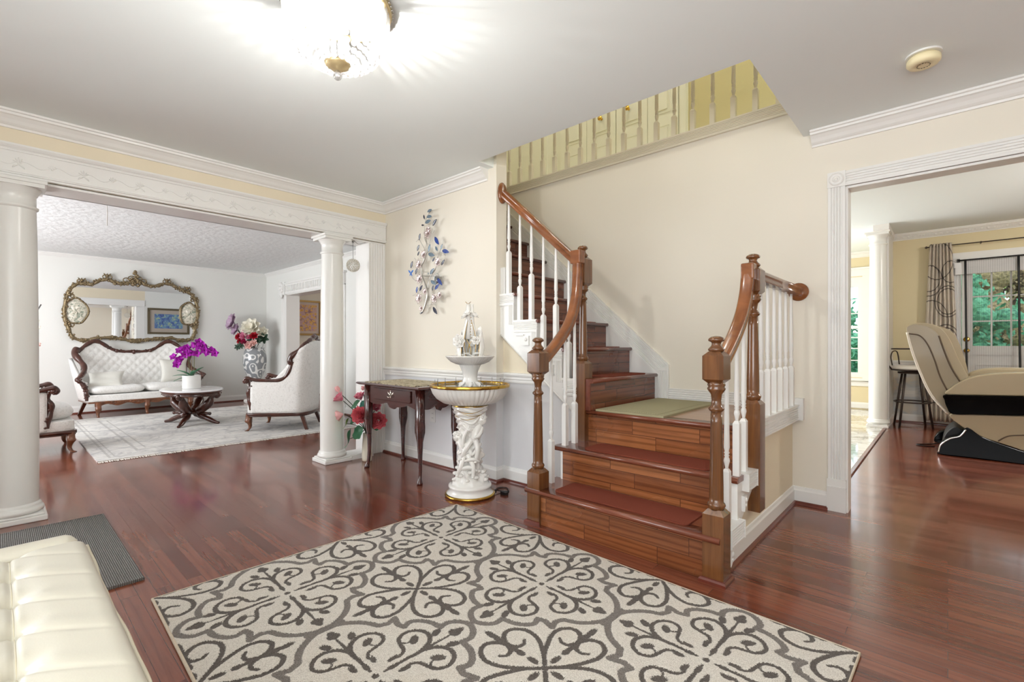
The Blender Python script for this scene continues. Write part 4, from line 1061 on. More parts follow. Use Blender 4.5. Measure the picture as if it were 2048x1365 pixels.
def lotus_leaf(c, axis, r, m, label):
    t_ = thing('lotus_leaf', label, 'leaf', (vx, vy, 0.24))
    c = Vector(c); ax = Vector(axis).normalized(); q = Vector((0, 0, 1)).rotation_difference(ax)
    b = MB(); b.tube(crom([(vx, vy, 0.14), (lerp(vx, c.x, .1), lerp(vy, c.y, .1), 0.28), (lerp(vx, c.x, .6), lerp(vy, c.y, .6), lerp(.28, c.z, .75)), c], 5), 0.003, 6); b.build('stem', M_stem, t_)
    b = MB()
    def fn(u, v_):
        a = 2*PI*u; rr_ = r*v_*(1+0.06*math.sin(7*a)*v_); z = 0.25*r*v_**2*(1+0.5*math.sin(3*a+1))
        return c+q @ Vector((rr_*math.cos(a), rr_*math.sin(a), z))
    b.grid(fn, 28, 4, closeu=True); b.build('blade', m, t_)
lotus_leaf((-3.93, 2.142, 0.221), (-0.5, -0.9, 0.2), 0.085, M_leaf, 'large dark green lotus leaf hanging lowest on the left')
lotus_leaf((-3.87, 2.197, 0.273), (0.2, -0.9, 0.4), 0.062, M_leaf, 'green lotus leaf just above the vase mouth')
lotus_leaf((-3.95, 2.124, 0.355), (-0.5, -0.8, 0.4), 0.052, M_leaf2, 'lime green lotus leaf at left under the pale bloom')
lotus_leaf((-3.92, 2.175, 0.40), (-0.2, -0.9, 0.2), 0.055, M_leaf, 'dark green lotus leaf behind the coral bloom')
lotus_leaf((-3.90, 2.188, 0.522), (-0.1, -0.7, 0.7), 0.050, M_leaf, 'dark green leaf below the upright pink cup')
lotus_leaf((-3.87, 2.245, 0.51), (0.3, -0.9, 0.3), 0.045, mat('teal_leaf', (86, 140, 124), 0.4, noise=(18, 0.3)), 'blue green leaf close to the table leg')
lotus_leaf((-3.79, 2.33, 0.325), (0.6, -0.4, 0.5), 0.045, M_leaf, 'dark leaf under the right coral bloom')

# =============================================================== fountain
fx_, fy_ = -2.487, 2.27
ft = thing('pedestal_fountain', 'white porcelain pedestal fountain with gold bands, carved figures and a ribbed basin', 'fountain', (fx_, fy_, 0))
c0 = (fx_, fy_, 0)
b = MB(); b.lathe([(0.0, 0.0), (0.166, 0.0), (0.172, 0.004)], c0, 48, caps=False); b.lathe([(0.165, 0.022), (0.160, 0.028), (0.150, 0.040), (0.148, 0.062), (0.154, 0.070), (0.150, 0.080), (0.135, 0.088)], c0, 48, caps=False); b.build('foot', M_porc, ft)
b = MB(); b.lathe([(0.172, 0.004), (0.178, 0.010), (0.176, 0.020), (0.165, 0.023)], c0, 48, caps=False); b.build('gold_band', M_gold, ft)
# rocky draped pedestal
def ped(u, v_):
    z = 0.080+v_*0.555
    a = 2*PI*u
    if z < 0.20: r = lerp(0.140, 0.074, ((z-0.08)/0.12)**0.7)
    elif z < 0.42: r = 0.072+0.010*math.sin((z-0.2)*20)
    elif z < 0.56: r = lerp(0.070, 0.105, (z-0.42)/0.14)
    else: r = lerp(0.105, 0.128, (z-0.56)/0.075)
    if z < 0.48:
        k = min(1, (z-0.08)/0.05)
        r += k*(0.009*math.sin(5*a+z*38)+0.007*math.sin(9*a-z*61+1)+0.006*math.sin(13*a+z*90)+0.006*math.sin(3*a-z*44))
    if z > 0.42:   # swagged drapery folds
        r += 0.0050*math.sin(z*185+3.4*math.cos(a*2-0.6)+1.5*math.sin(a))*min(1, (z-0.42)/0.05)
    return (fx_+r*math.cos(a), fy_+r*math.sin(a), z)
b = MB(); b.grid(ped, 72, 70, closeu=True); b.build('pedestal', M_porc, ft)
# carved figures leaning on the pedestal (two cherubs with drapery)
F = Vector((0.6764*0+0.4, -0.9, 0)).normalized(); Rr = Vector((0.7366, 0.6764, 0)); Ff = Vector((0.6764, -0.7366, 0))
def fp(r, f, z): return Vector((fx_, fy_, z))+Rr*r+Ff*f
def cherub(head, neck, hip, hand1, hand2, knee1, foot1, knee2, foot2, s=1.0):
    b = MB()
    def limb(*pts, r): b.tube(crom(pts, 5), [r[min(len(r)-1, int(i/5))]+(r[min(len(r)-1, int(i/5)+1)]-r[min(len(r)-1, int(i/5))])*((i % 5)/5) for i in range(5*(len(pts)-1)+1)], 10)
    b.sphere(head, 0.034*s, 14, 10, (1, 1, 1.12))
    for i in range(16):   # curls
        a = i*2.4; z = 0.4+0.55*(i/16); rr_ = math.sqrt(max(0, 1-z*z)); b.sphere(head+Vector((rr_*math.cos(a), rr_*math.sin(a), z*1.1))*0.034*s, 0.011*s, 6, 5)
    b.sphere(head+Ff*0.033*s-Vector((0, 0, 0.004)), 0.007*s, 6, 5)
    limb(neck+(head-neck)*0.5, neck, (neck+hip)/2+Ff*0.006, hip, r=[0.014*s, 0.026*s, 0.030*s, 0.027*s])
    for hnd, sg in ((hand1, -1), (hand2, 1)):
        sh = neck+Rr*(0.026*sg*s)-Vector((0, 0, 0.006)); el = (sh+hnd)/2-Vector((0, 0, 0.02*s))+Ff*0.012
        limb(sh, el, hnd, r=[0.015*s, 0.012*s, 0.009*s]); b.sphere(hnd, 0.010*s, 8, 6)
    for kn, fo, sg in ((knee1, foot1, -1), (knee2, foot2, 1)):
        limb(hip+Rr*(0.012*sg), kn, fo, r=[0.022*s, 0.017*s, 0.011*s]); b.sphere(fo+Ff*0.012, 0.012*s, 8, 6, (1, 1, 0.7))
    return b
b = cherub(fp(0.085, 0.045, 0.565-0.03), fp(0.065, 0.052, 0.490), fp(0.030, 0.075, 0.405), fp(-0.030, 0.085, 0.515), fp(0.045, 0.105, 0.425), fp(-0.02, 0.10, 0.345), fp(-0.055, 0.09, 0.275), fp(0.06, 0.10, 0.335), fp(0.045, 0.095, 0.255))
b.build('carved_cherub', M_porc, ft)
b = cherub(fp(-0.085, 0.035, 0.415), fp(-0.062, 0.050, 0.385), fp(-0.025, 0.080, 0.300), fp(0.015, 0.095, 0.395), fp(-0.07, 0.085, 0.31), fp(-0.05, 0.10, 0.235), fp(-0.08, 0.10, 0.165), fp(0.03, 0.105, 0.23), fp(0.03, 0.11, 0.155), 0.95)
b.build('carved_cherub', M_porc, ft)
b = MB()   # drapery knot and ribbons between figures
for (pts, r) in (([fp(-0.09, 0.03, 0.60), fp(-0.04, 0.08, 0.545), fp(0.03, 0.09, 0.52), fp(0.09, 0.06, 0.60)], 0.012), ([fp(-0.10, 0.03, 0.565), fp(-0.03, 0.085, 0.50), fp(0.0, 0.09, 0.455)], 0.011), ([fp(0.0, 0.09, 0.50), fp(-0.035, 0.095, 0.42), fp(-0.045, 0.09, 0.33)], 0.012), ([fp(0.02, 0.10, 0.30), fp(0.055, 0.09, 0.34), fp(0.075, 0.06, 0.38)], 0.014),
                 ([fp(-0.06, 0.09, 0.20), fp(0.0, 0.11, 0.22), fp(0.06, 0.09, 0.19)], 0.016), ([fp(-0.03, 0.10, 0.26), fp(0.03, 0.11, 0.275), fp(0.07, 0.08, 0.25)], 0.014)):
    pp = crom(pts, 6); b.tube(pp, [r*(0.5+0.5*math.sin(PI*min(1, max(0.08, i/(len(pp)-1))))) for i in range(len(pp))], 8)
for i in range(26):
    a = random.uniform(0, 2*PI); z = random.uniform(0.10, 0.20); rr_ = lerp(0.128, 0.085, (z-0.1)/0.1); b.sphere((fx_+rr_*math.cos(a), fy_+rr_*math.sin(a), z), random.uniform(0.012, 0.022), 7, 5, (1.2, 1.2, 0.7))
b.build('carved_drapery', M_porc, ft)
b = MB(); b.lathe([(0.128, 0.630), (0.130, 0.633), (0.128, 0.637)], c0, 40, caps=False)
for (za, zb_, ph) in ((0.62, 0.60, 0.0), (0.60, 0.575, 0.3), (0.575, 0.55, -0.2)):
    pts = []
    for i in range(13):
        a = -PI/2+PI/4+(-0.9+1.8*i/12)+ph; z = za-0.030*math.sin(PI*i/12); rr_ = 0.128-(0.632-z)*0.32+0.006
        pts.append((fx_+rr_*math.cos(a), fy_+rr_*math.sin(a), z))
    b.tube(pts, [0.0008+0.0011*math.sin(PI*i/12) for i in range(13)], 5)
b.build('gold_trim', M_gold, ft)
BR = 0.282
b = MB(); b.lathe([(0.075, 0.632), (0.13, 0.640), (0.19, 0.655), (0.235, 0.685), (0.262, 0.720), (0.274, 0.752), (0.277, 0.765)], c0, 144, caps=False, flute=(48, 0.07))
b.lathe([(0.272, 0.772), (0.262, 0.768), (0.235, 0.758), (0.15, 0.748), (0.0, 0.745)], c0, 48, caps=False); b.build('basin', M_porc, ft)
b = MB(); b.lathe([(0.274, 0.762), (BR, 0.764), (BR+0.002, 0.772), (BR, 0.784), (0.276, 0.786), (0.272, 0.778), (0.272, 0.770)], c0, 96, caps=False, flute=(24, 0.012)); b.build('gold_rim', M_gold, ft)
b = MB(); b.lathe([(0.262, 0.770), (0.0, 0.770)], c0, 48, caps=False); b.build('water', mat('still_water', (225, 235, 235), 0.03, trans=0.9, ior=1.33), ft)
b = MB()
for i in range(16):
    a = 2*PI*i/16+0.1; x, y = fx_+0.245*math.cos(a), fy_+0.245*math.sin(a)
    b.tube([(x, y, 0.765), (x, y, 0.812)], [0.0022, 0.0012], 5); b.sphere((x, y, 0.812), 0.003, 5, 4); b.lathe([(0.007, 0.772), (0.003, 0.778)], (x, y, 0), 8)
b.build('spray_nozzles', mat('steel_nozzle', (120, 118, 112), 0.35, metal=0.8), ft)
b = MB(); b.lathe([(0.078, 0.768), (0.066, 0.775), (0.056, 0.795), (0.050, 0.830), (0.056, 0.870), (0.070, 0.905), (0.080, 0.922)], c0, 96, caps=False, flute=(32, 0.05))
for i in range(8):
    a = 2*PI*i/8; b.petal((fx_+0.05*math.cos(a), fy_+0.05*math.sin(a), 0.80), (fx_+0.095*math.cos(a), fy_+0.095*math.sin(a), 0.768), 0.05, 0.2, up=(0, 0, 1))
b.build('stem', M_porc, ft)
b = MB(); b.lathe([(0.066, 0.916), (0.10, 0.924), (0.135, 0.940), (0.158, 0.960), (0.172, 0.976)], c0, 132, caps=False, flute=(44, 0.035)); b.lathe([(0.172, 0.976), (0.174, 0.981), (0.168, 0.983), (0.12, 0.970), (0.0, 0.965)], c0, 48, caps=False); b.build('upper_bowl', M_porc, ft)
b = MB()  # calla and rose ornament
def calla(base, tip, w, roll=0.0):
    base = Vector(base); tip = Vector(tip); ax = (tip-base); L = ax.length; ax.normalize(); q = Vector((0, 0, 1)).rotation_difference(ax) @ __import__('mathutils').Quaternion((0, 0, 1), roll)
    def fn(u, v_):
        a = PI*1.45*(u-0.5); r = w*(0.25+0.95*math.sin(PI*min(1, 0.15+0.7*v_))**1.2)*(1-0.45*v_**3); z = L*v_*(1+0.18*math.cos(a)*v_)
        return base+q @ Vector((r*math.cos(a), r*math.sin(a), z))
    b.grid(fn, 16, 10)
    return [fn(0, k/10) for k in range(11)], [fn(1, k/10) for k in range(11)]
edges = []
for (ba, ti, w_, ro) in ((fp(0.0, 0.02, 0.93), fp(-0.004, 0.01, 1.27), 0.046, 2.5), (fp(0.03, 0.0, 0.93), fp(0.06, 0.01, 1.15), 0.050, 1.9), (fp(-0.04, 0.01, 0.93), fp(-0.045, 0.02, 1.13), 0.044, 2.9), (fp(0.05, -0.02, 0.92), fp(0.045, -0.03, 1.02), 0.04, 0.5)):
    edges += list(calla(ba, ti, w_, ro))
b.tube([fp(-0.012, 0.0, 1.10), fp(-0.012, 0.0, 1.355)], [0.028, 0.012], 10); b.tube([fp(0.014, 0.0, 1.05), fp(0.016, 0.0, 1.345)], [0.022, 0.008], 10)
for (r_, f_, z) in ((-0.05, 0.02, 1.265), (0.05, 0.02, 1.272), (-0.02, 0.04, 1.285), (0.03, -0.03, 1.28)):
    flower_head(b, fp(r_*0.6, f_, z-0.012), (Rr*r_*8+Ff*f_*8+Vector((0, 0, 0.5))), 0.030, ((0.6, 5, 1), (1.0, 6, 1)), pw=0.9)
flower_head(b, fp(-0.062, 0.05, 1.085), Ff*1.0-Rr*0.4, 0.052, ((0.2, 4, 0.7), (0.5, 5, 0.85), (0.9, 7, 1.0)), pw=0.9); b.sphere(fp(-0.060, 0.045, 1.085), 0.026, 10, 8)
flower_head(b, fp(0.045, 0.045, 1.09), Ff, 0.034, ((0.4, 5, 0.9), (0.9, 6, 1.0)), pw=0.9)
for i in range(10):
    a = i*2*PI/10; b.petal(fp(0.02*math.cos(a), 0.02*math.sin(a), 0.975), fp(0.095*math.cos(a), 0.095*math.sin(a), 0.995+0.02*(i % 2)), 0.045, 0.3, up=(0, 0, 1), curl=0.2)
b.build('lily_ornament', M_porc, ft, solid=0.003)
b = MB()
for e in edges[:6]: b.tube(e, 0.0022, 5)
for i in range(9): b.sphere(fp(0.010+0.004*math.sin(i), 0.045, 1.25-0.02*i), 0.0035, 6, 4)
b.tube([fp(-0.03, 0.02, 1.362), fp(-0.012, 0.03, 1.345), fp(0.008, 0.02, 1.362)], 0.002, 5)
b.build('gold_edging', M_gold, ft)
# pump cord and plug on the floor behind the fountain
b = MB(); b.tube(crom([(-2.39, 2.42, 0.02), (-2.36, 2.47, 0.006), (-2.33, 2.50, 0.005), (-2.40, 2.55, 0.005), (-2.44, 2.50, 0.005), (-2.40, 2.44, 0.005)], 5), 0.004, 6); b.box(-2.335, -2.285, 2.42, 2.45, 0.0, 0.02)
tag(b.build('power_cord', M_blackmat), 'black power cord with plug lying behind the fountain base', 'cord')

# =============================================================== wall art (metal branch with glass leaves)
wa = thing('floral_wall_sculpture', 'silver branch wall sculpture with blue enamel leaves and crystal blossoms on the cream wall', 'wall art', (-3.32, 2.62, 1.3))
M_silver = mat('brushed_silver', (190, 188, 182), 0.3, metal=0.9); M_navy = mat('navy_enamel', (24, 30, 60), 0.15, coat=0.6); M_steelb = mat('steel_blue_enamel', (98, 120, 136), 0.2, coat=0.5)
M_cobalt = mat('cobalt_enamel', (34, 66, 142), 0.15, coat=0.6); M_pinkcr = mat('pale_rose_crystal', (206, 188, 186), 0.12, metal=0.75)
def wp(px, py, off=0.045):
    """point on a plane parallel to the hall wall from crop coordinates"""
    X = 780+px/5.938; Yp = 410+py/5.938
    A_ = math.radians(42.56); d = Vector(((X-1024)/949.2*math.cos(A_)-math.sin(A_), (X-1024)/949.2*math.sin(A_)+math.cos(A_), -(Yp-690)/949.2))
    k = (2.62-off)/d.y; return Vector((d.x*k, 2.62-off, 1.06+d.z*k))
b = MB()
b.tube(crom([wp(360, 1290), wp(400, 1250), wp(440, 1100), wp(430, 980), wp(385, 850), wp(375, 740), wp(420, 620), wp(435, 480), wp(420, 380)], 6), [0.0095]*20+[0.007]*20+[0.004]*9, 8)
b.tube(crom([wp(440, 1000), wp(470, 880), wp(545, 745), wp(560, 640), wp(590, 560), wp(620, 480), wp(632, 410)], 5), 0.003, 6)
b.tube(crom([wp(455, 1000), wp(470, 870), wp(540, 770)], 5), 0.003, 6)
b.tube([wp(395, 845), wp(620, 850)], 0.004, 6)
for pts in (((385, 730), (330, 690), (290, 630)), ((430, 560), (380, 470), (345, 410), (310, 440)), ((385, 880), (320, 910), (270, 870), (250, 820)), ((440, 560), (490, 590), (530, 600)), ((430, 1190), (470, 1190), (530, 1180), (560, 1230)), ((445, 1140), (520, 1120), (620, 1080)), ((420, 400), (410, 250), (440, 140), (480, 80), (530, 60)), ((470, 450), (500, 360), (530, 300)), ((385, 900), (310, 1050), (270, 1080)), ((590, 560), (660, 600), (640, 670)), ((440, 1000), (400, 1000), (360, 1040))):
    b.tube(crom([wp(*p) for p in pts], 5), 0.002, 5)
b.tube(crom([wp(405, 300), wp(415, 420), wp(460, 465), wp(490, 420), wp(505, 280)], 5), 0.002, 5)
b.tube([wp(385, 800, 0.0), wp(385, 800, 0.05)], 0.004, 6); b.tube([wp(440, 1100, 0.0), wp(440, 1100, 0.05)], 0.004, 6); b.tube([wp(600, 850, 0.0), wp(600, 850, 0.05)], 0.003, 6)
b.build('branch', M_silver, wa)
leaves = [((470, 70), 30, 60, M_steelb), ((405, 145), 100, 55, M_navy), ((465, 140), 10, 60, M_steelb), ((450, 200), 25, 75, M_steelb), ((530, 210), 60, 90, M_navy), ((388, 242), 0, 30, M_navy), ((352, 380), 80, 80, M_navy), ((335, 512), 72, 75, M_navy), ((338, 580), 68, 55, M_navy), ((467, 515), 80, 95, M_steelb), ((490, 592), -15, 75, M_steelb), ((555, 425), -62, 100, M_cobalt), ((552, 520), -65, 60, M_steelb), ((612, 500), 70, 70, M_steelb), ((660, 553), -12, 80, M_cobalt), ((518, 650), 60, 55, M_navy), ((628, 685), 60, 75, M_navy), ((258, 712), 75, 85, M_navy), ((313, 790), 75, 75, M_navy), ((368, 990), 65, 75, M_navy), ((320, 1010), 82, 75, M_cobalt), ((590, 912), -55, 95, M_cobalt), ((558, 975), 50, 80, M_cobalt), ((508, 990), 80, 65, M_navy), ((515, 922), -35, 75, M_steelb), ((535, 1255), -60, 95, M_navy), ((500, 790), 55, 85, M_steelb), ((372, 1285), 30, 30, M_navy), ((455, 815), 90, 30, M_steelb)]
for (p, ang_, L_, m_l) in leaves:
    a = math.radians(ang_); dx, dy = math.cos(a)*L_/2, -math.sin(a)*L_/2
    p0 = wp(p[0]-dx, p[1]-dy, 0.050); p1 = wp(p[0]+dx, p[1]+dy, 0.056)
    b = MB(); b.petal(p0, p1, (p1-p0).length*0.36, 0.15, 6, 0.002, up=(0.2, -1, 0)); b.build('leaf', m_l, wa)
for (px, py, r_) in ((450, 340, 46), (345, 710, 42), (350, 880, 40), (570, 680, 42), (345, 1110, 44), (530, 1110, 44), (400, 590, 36), (460, 300, 34), (590, 1070, 30), (370, 1230, 22), (415, 1030, 26)):
    b = MB(); c = wp(px, py, 0.058); R_ = (wp(px+r_, py)-wp(px, py)).length
    for i in range(6):
        a = i*PI/3+px; d = Vector((math.cos(a), -0.15, math.sin(a)))
        b.tube(crom([c, c+d*R_*0.55+Vector((-d.z, 0, d.x))*R_*0.32, c+d*R_, c+d*R_*0.55-Vector((-d.z, 0, d.x))*R_*0.32, c], 4), 0.0013, 4)
        b.petal(c, c+d*R_*0.8, R_*0.45, 0.2, 4, 0.001, up=(0, -1, 0))
    b.sphere(c+Vector((0, -0.008, 0)), 0.006, 8, 6)
    b.build('crystal_blossom', M_pinkcr, wa)
b = MB(); c = wp(560, 890, 0.03)
b.lathe([(0.0, 0.0), (0.034, 0.002), (0.036, 0.006), (0.0, 0.008)], tuple(c), 24, M=Matrix.Rotation(PI/2, 4, 'X')); b.tube([c+Vector((0.038*math.cos(i*PI/12), -0.004, 0.055*math.sin(i*PI/12))) for i in range(24)], 0.002, 5, closed=True)
b.build('mirror_disc', mat('pale_mirror', (200, 208, 214), 0.08, metal=1.0), wa)
b = MB()
for sg in (-1, 1):
    b.petal(wp(250, 815, 0.06), wp(250+sg*30, 775, 0.07), 0.018, 0.2, 4, 0.001, up=(0, -1, 0)); b.petal(wp(250, 812, 0.06), wp(250+sg*14, 845, 0.066), 0.012, 0.2, 4, 0.001, up=(0, -1, 0))
b.build('blue_butterfly', mat('blue_butterfly_enamel', (30, 110, 200), 0.2), wa)

# outlets
def outlet(c, ax, label, dark=(150, 150, 150)):
    """ax 'y' plate on a wall facing -Y, 'x' on a wall facing +X"""
    t_ = thing('wall_outlet', label, 'outlet', c)
    b = MB(); x, y, z = c
    def bx(a0, a1, d0, d1, z0, z1):
        if ax == 'y': b.box(x+a0, x+a1, y-d1, y-d0, z+z0, z+z1)
        else: b.box(x+d0, x+d1, y+a0, y+a1, z+z0, z+z1)
    bx(-0.035, 0.035, 0, 0.005, -0.057, 0.057); b.build('cover_plate', M_white, t_, bevel=0.002)
    for zz in (-0.02, 0.02):
        b = MB(); bx(-0.016, 0.016, 0.005, 0.007, zz-0.014, zz+0.014)
        s_ = b.build('socket', M_white, t_)
    b = MB()
    for zz in (-0.02, 0.02):
        bx(-0.008, -0.006, 0.007, 0.0075, zz-0.004, zz+0.006); bx(0.006, 0.008, 0.007, 0.0075, zz-0.003, zz+0.006)
    b.build('slots', M_blackmat, t_)
outlet((-3.355, 2.62, 0.432), 'y', 'white wall outlet under the console table')
outlet((-9.85, 2.62, 0.33), 'x', 'white wall outlet right of the coffee table on the living room back wall')
outlet((-9.28, 3.60, 0.34), 'y', 'white wall outlet beside the living room doorway, behind the armchair')

# hanging crystal ball ornament under the beam
ho = thing('hanging_bead_ball', 'small beaded ball ornament hanging under the beam beside the round column', 'ornament', (-4.15, 2.293, 2.046))
b = MB(); b.tube([(-4.15, 2.293, 2.046), (-4.152, 2.293, 1.98), (-4.15, 2.293, 1.872)], 0.0025, 5); b.sphere((-4.15, 2.293, 2.035), 0.012, 8, 6); b.build('cord', mat('grey_cord', (150, 150, 150), 0.7), ho)
b = MB()
for i in range(150):
    z = 1-2*(i+0.5)/150; a = i*2.39996; r_ = math.sqrt(1-z*z); b.sphere((-4.15+0.058*r_*math.cos(a), 2.293+0.058*r_*math.sin(a), 1.812+0.058*z), 0.0068, 5, 4)
b.build('bead_ball', mat('pearl_beads', (222, 218, 208), 0.25, spec=0.6), ho)
b = MB(); b.tube(crom([(-4.13, 2.29, 2.046), (-4.12, 2.33, 2.015), (-4.115, 2.37, 2.03), (-4.11, 2.40, 2.04)], 4), 0.0018, 4)
tag(b.build('loose_wire', mat('dark_wire', (70, 66, 60), 0.6)), 'short loose dark wire dangling under the beam by the pilaster', 'wire')
# =============================================================== patterned rug (pattern held as distances on the pile mesh)
def seg_sdf(P, poly, w0, w1=None):
    """distance to polyline minus half width (tapering w0->w1); P (N,2)"""
    w1 = w0 if w1 is None else w1
    poly = np.array(poly, float); best = np.full(len(P), 9.0); n = len(poly)-1
    for i in range(n):
        a, b_ = poly[i], poly[i+1]; d = b_-a; L = max(1e-9, d@d)
        t_ = np.clip(((P-a)@d)/L, 0, 1); q = a+t_[:, None]*d
        w_ = w0+(w1-w0)*((i+t_)/n)
        best = np.minimum(best, np.hypot(*(P-q).T)-w_)
    return best
def ell(P, c, r, ang=0.0):
    ca, sa = math.cos(ang), math.sin(ang); x = P[:, 0]-c[0]; y = P[:, 1]-c[1]
    u = (x*ca+y*sa)/r[0]; v_ = (-x*sa+y*ca)/r[1]
    return (np.sqrt(u*u+v_*v_)-1)*min(r)
def sm(pts, n=5):
    return [(p.x, p.y) for p in crom([(x, y, 0) for x, y in pts], n)]
HA, HB = 0.36, 0.405
gu, gv = np.meshgrid(np.linspace(0, HA, 91), np.linspace(0, HB, 101))
P = np.stack([gu.ravel(), gv.ravel()], 1)
outl = [sm([(.365, -.02), (.355, .035), (.325, .088), (.285, .125), (.236, .148)]), [(.236, .148), (.222, .180), (.236, .217)], [(.236, .217), (.19, .203), (.160, .212)], sm([(.160, .212), (.172, .245), (.150, .276), (.110, .298), (.062, .305)]), sm([(.062, .305), (.066, .340), (.045, .372), (0, .392), (-.045, .372)])]
d_out = np.min([seg_sdf(P, o_, 0.0125) for o_ in outl]+[seg_sdf(P, [(.36, -.06), (.36, .06)], 0.017), seg_sdf(P, [(0, .392), (0, .42)], 0.012)], 0)
def arm(P):
    s_ = [seg_sdf(P, [(.03, 0), (.10, 0), (.17, 0)], .0045, .010), seg_sdf(P, [(.17, 0), (.28, 0)], .008, .0035), ell(P, (.300, 0), (.030, .016)), ell(P, (.292, .012), (.016, .012)), ell(P, (.250, .048), (.024, .014), 0.5), ell(P, (.058, 0), (.022, .010)),
          seg_sdf(P, sm([(.165, .0), (.205, .022), (.226, .062), (.214, .104), (.178, .126), (.143, .112), (.130, .076), (.122, .046), (.100, .030), (.078, .034)]), .0095, .0060), ell(P, (.078, .036), (.021, .010), 0.15),
          ell(P, (.176, .070), (.026, .015), 0.9), seg_sdf(P, sm([(.143, .112), (.137, .090), (.150, .072), (.170, .070)]), .004, .004)]
    return np.min(s_, 0)
Pv = np.stack([P[:, 1]/1.10, P[:, 0]], 1)
d_arm = np.minimum(arm(P), arm(Pv)); d_arm = np.minimum(d_arm, ell(P, (0, 0), (.012, .012)))
Q = np.stack([HA-P[:, 0], HB-P[:, 1]], 1)
fl = [seg_sdf(Q, sm([(.012, .014), (.045, .050), (.078, .110), (.098, .165), (.090, .212), (.055, .236), (.018, .220), (.0, .185)]), .0085, .0100), seg_sdf(Q, sm([(.0, .178), (.014, .150), (.040, .142), (.062, .156)]), .011, .006),
      ell(Q, (0, .262), (.013, .034)), seg_sdf(Q, [(0, .235), (0, .110)], .013, .009), ell(Q, (0, .112), (.013, .020)), ell(Q, (0, .056), (.012, .026)),
      seg_sdf(Q, sm([(.012, .014), (.055, .056), (.110, .096), (.165, .110), (.210, .092), (.228, .052), (.205, .016), (.172, .0)]), .0085, .0100), seg_sdf(Q, sm([(.172, .0), (.142, .014), (.132, .040), (.148, .062)]), .011, .006),
      ell(Q, (.252, 0), (.034, .013)), seg_sdf(Q, [(.225, 0), (.105, 0)], .013, .009), ell(Q, (.108, 0), (.020, .013)), ell(Q, (.052, 0), (.026, .012)), ell(Q, (0, 0), (.013, .013))]
d_flo = np.min(fl, 0)
dd_dark = np.minimum(d_arm, d_flo).reshape(101, 91); dd_mid = d_out.reshape(101, 91)
NUx, NVx = 6*90+1, 4*100+1
iu = np.arange(NUx) % 180; iu = np.abs(iu-90); iv = np.arange(NVx) % 200; iv = np.abs(iv-100)
D1 = dd_dark[np.ix_(iv, iu)]; D2 = dd_mid[np.ix_(iv, iu)]
rs = np.random.RandomState(3)
us, vs_ = np.meshgrid(np.linspace(0, 2.156, NUx), np.linspace(0, 1.612, NVx))
zz = 0.0125+rs.rand(NVx, NUx)*0.0008-0.0022*(np.minimum(D1, D2) < 0)
edge = np.minimum(np.minimum(us, 2.156-us), np.minimum(vs_, 1.612-vs_)); zz = np.where(edge < 0.008, 0.011, zz)
V = np.stack([us.ravel(), vs_.ravel(), zz.ravel()], 1)
idx = np.arange(NUx*NVx).reshape(NVx, NUx)
Fq = np.stack([idx[:-1, :-1].ravel(), idx[:-1, 1:].ravel(), idx[1:, 1:].ravel(), idx[1:, :-1].ravel()], 1)
me = bpy.data.meshes.new('pile'); me.vertices.add(len(V)); me.vertices.foreach_set('co', V.ravel().astype(np.float32))
me.loops.add(Fq.size); me.loops.foreach_set('vertex_index', Fq.ravel().astype(np.int32)); me.polygons.add(len(Fq))
me.polygons.foreach_set('loop_start', (np.arange(len(Fq))*4).astype(np.int32)); me.polygons.foreach_set('loop_total', np.full(len(Fq), 4, np.int32)); me.update(calc_edges=True)
for nm, D in (('scroll', D1), ('band', D2)):
    at_ = me.attributes.new(nm, 'FLOAT', 'POINT'); at_.data.foreach_set('value', D.ravel().astype(np.float32))
t = NT('patterned_pile', 0.95); t.b.inputs['Specular IOR Level'].default_value = 0.1; t.b.inputs['Sheen Weight'].default_value = 0.15
v = t.map(); nz = t.noise(v, 230, 2); nz2 = t.noise(v, 420, 2, 0.7); nz3 = t.noise(v, 7, 3)
jit = t.math('ADD', t.math('MULTIPLY', t.math('SUBTRACT', nz.outputs['Fac'], 0.5), 0.010), t.math('MULTIPLY', t.math('SUBTRACT', nz2.outputs['Fac'], 0.5), 0.006))
def maskof(nm):
    a = t.n('ShaderNodeAttribute', attribute_name=nm, attribute_type='GEOMETRY')
    s_ = t.math('ADD', a.outputs['Fac'], jit); return t.math('SUBTRACT', 0.5, t.math('MULTIPLY', s_, 420.0), True)
m1 = maskof('scroll'); m2 = maskof('band')
basec = t.ramp(nz2.outputs['Fac'], [(0.30, lin((160, 152, 142))), (0.5, lin((204, 197, 187))), (0.72, lin((228, 222, 214)))])
basec = t.mix(t.math('MULTIPLY', t.math('SUBTRACT', nz3.outputs['Fac'], 0.5, True), 1.2), basec, lin((198, 184, 168)))
dk = t.ramp(nz2.outputs['Fac'], [(0.32, lin((52, 46, 42))), (0.62, lin((98, 90, 84)))])
md_ = t.ramp(nz2.outputs['Fac'], [(0.32, lin((76, 70, 66))), (0.62, lin((128, 120, 114)))])
c = t.mix(m2, basec, md_); c = t.mix(m1, c, dk); t.l(c, t.b.inputs['Base Color']); t.bump(nz.outputs['Fac'], 0.6, 0.004)
me.materials.append(t.m); me.polygons.foreach_set('use_smooth', [True]*len(me.polygons))
rg = thing('patterned_rug', 'large ivory rug with dark grey scroll medallions in front of the stairs', 'rug', (-2.421, 0.44, 0), math.radians(-1.6))
po = bpy.data.objects.new('pile', me); COL.objects.link(po); po.parent = rg
b = MB(); M_bind = mat('rug_binding', (200, 186, 166), 0.9, noise=(120, 0.2), bump=(300, 0.3, 0.002))
b.tube([(0, 0, 0.0065), (2.156, 0, 0.0065), (2.156, 1.612, 0.0065), (0, 1.612, 0.0065)], 0.0065, 8, closed=True)
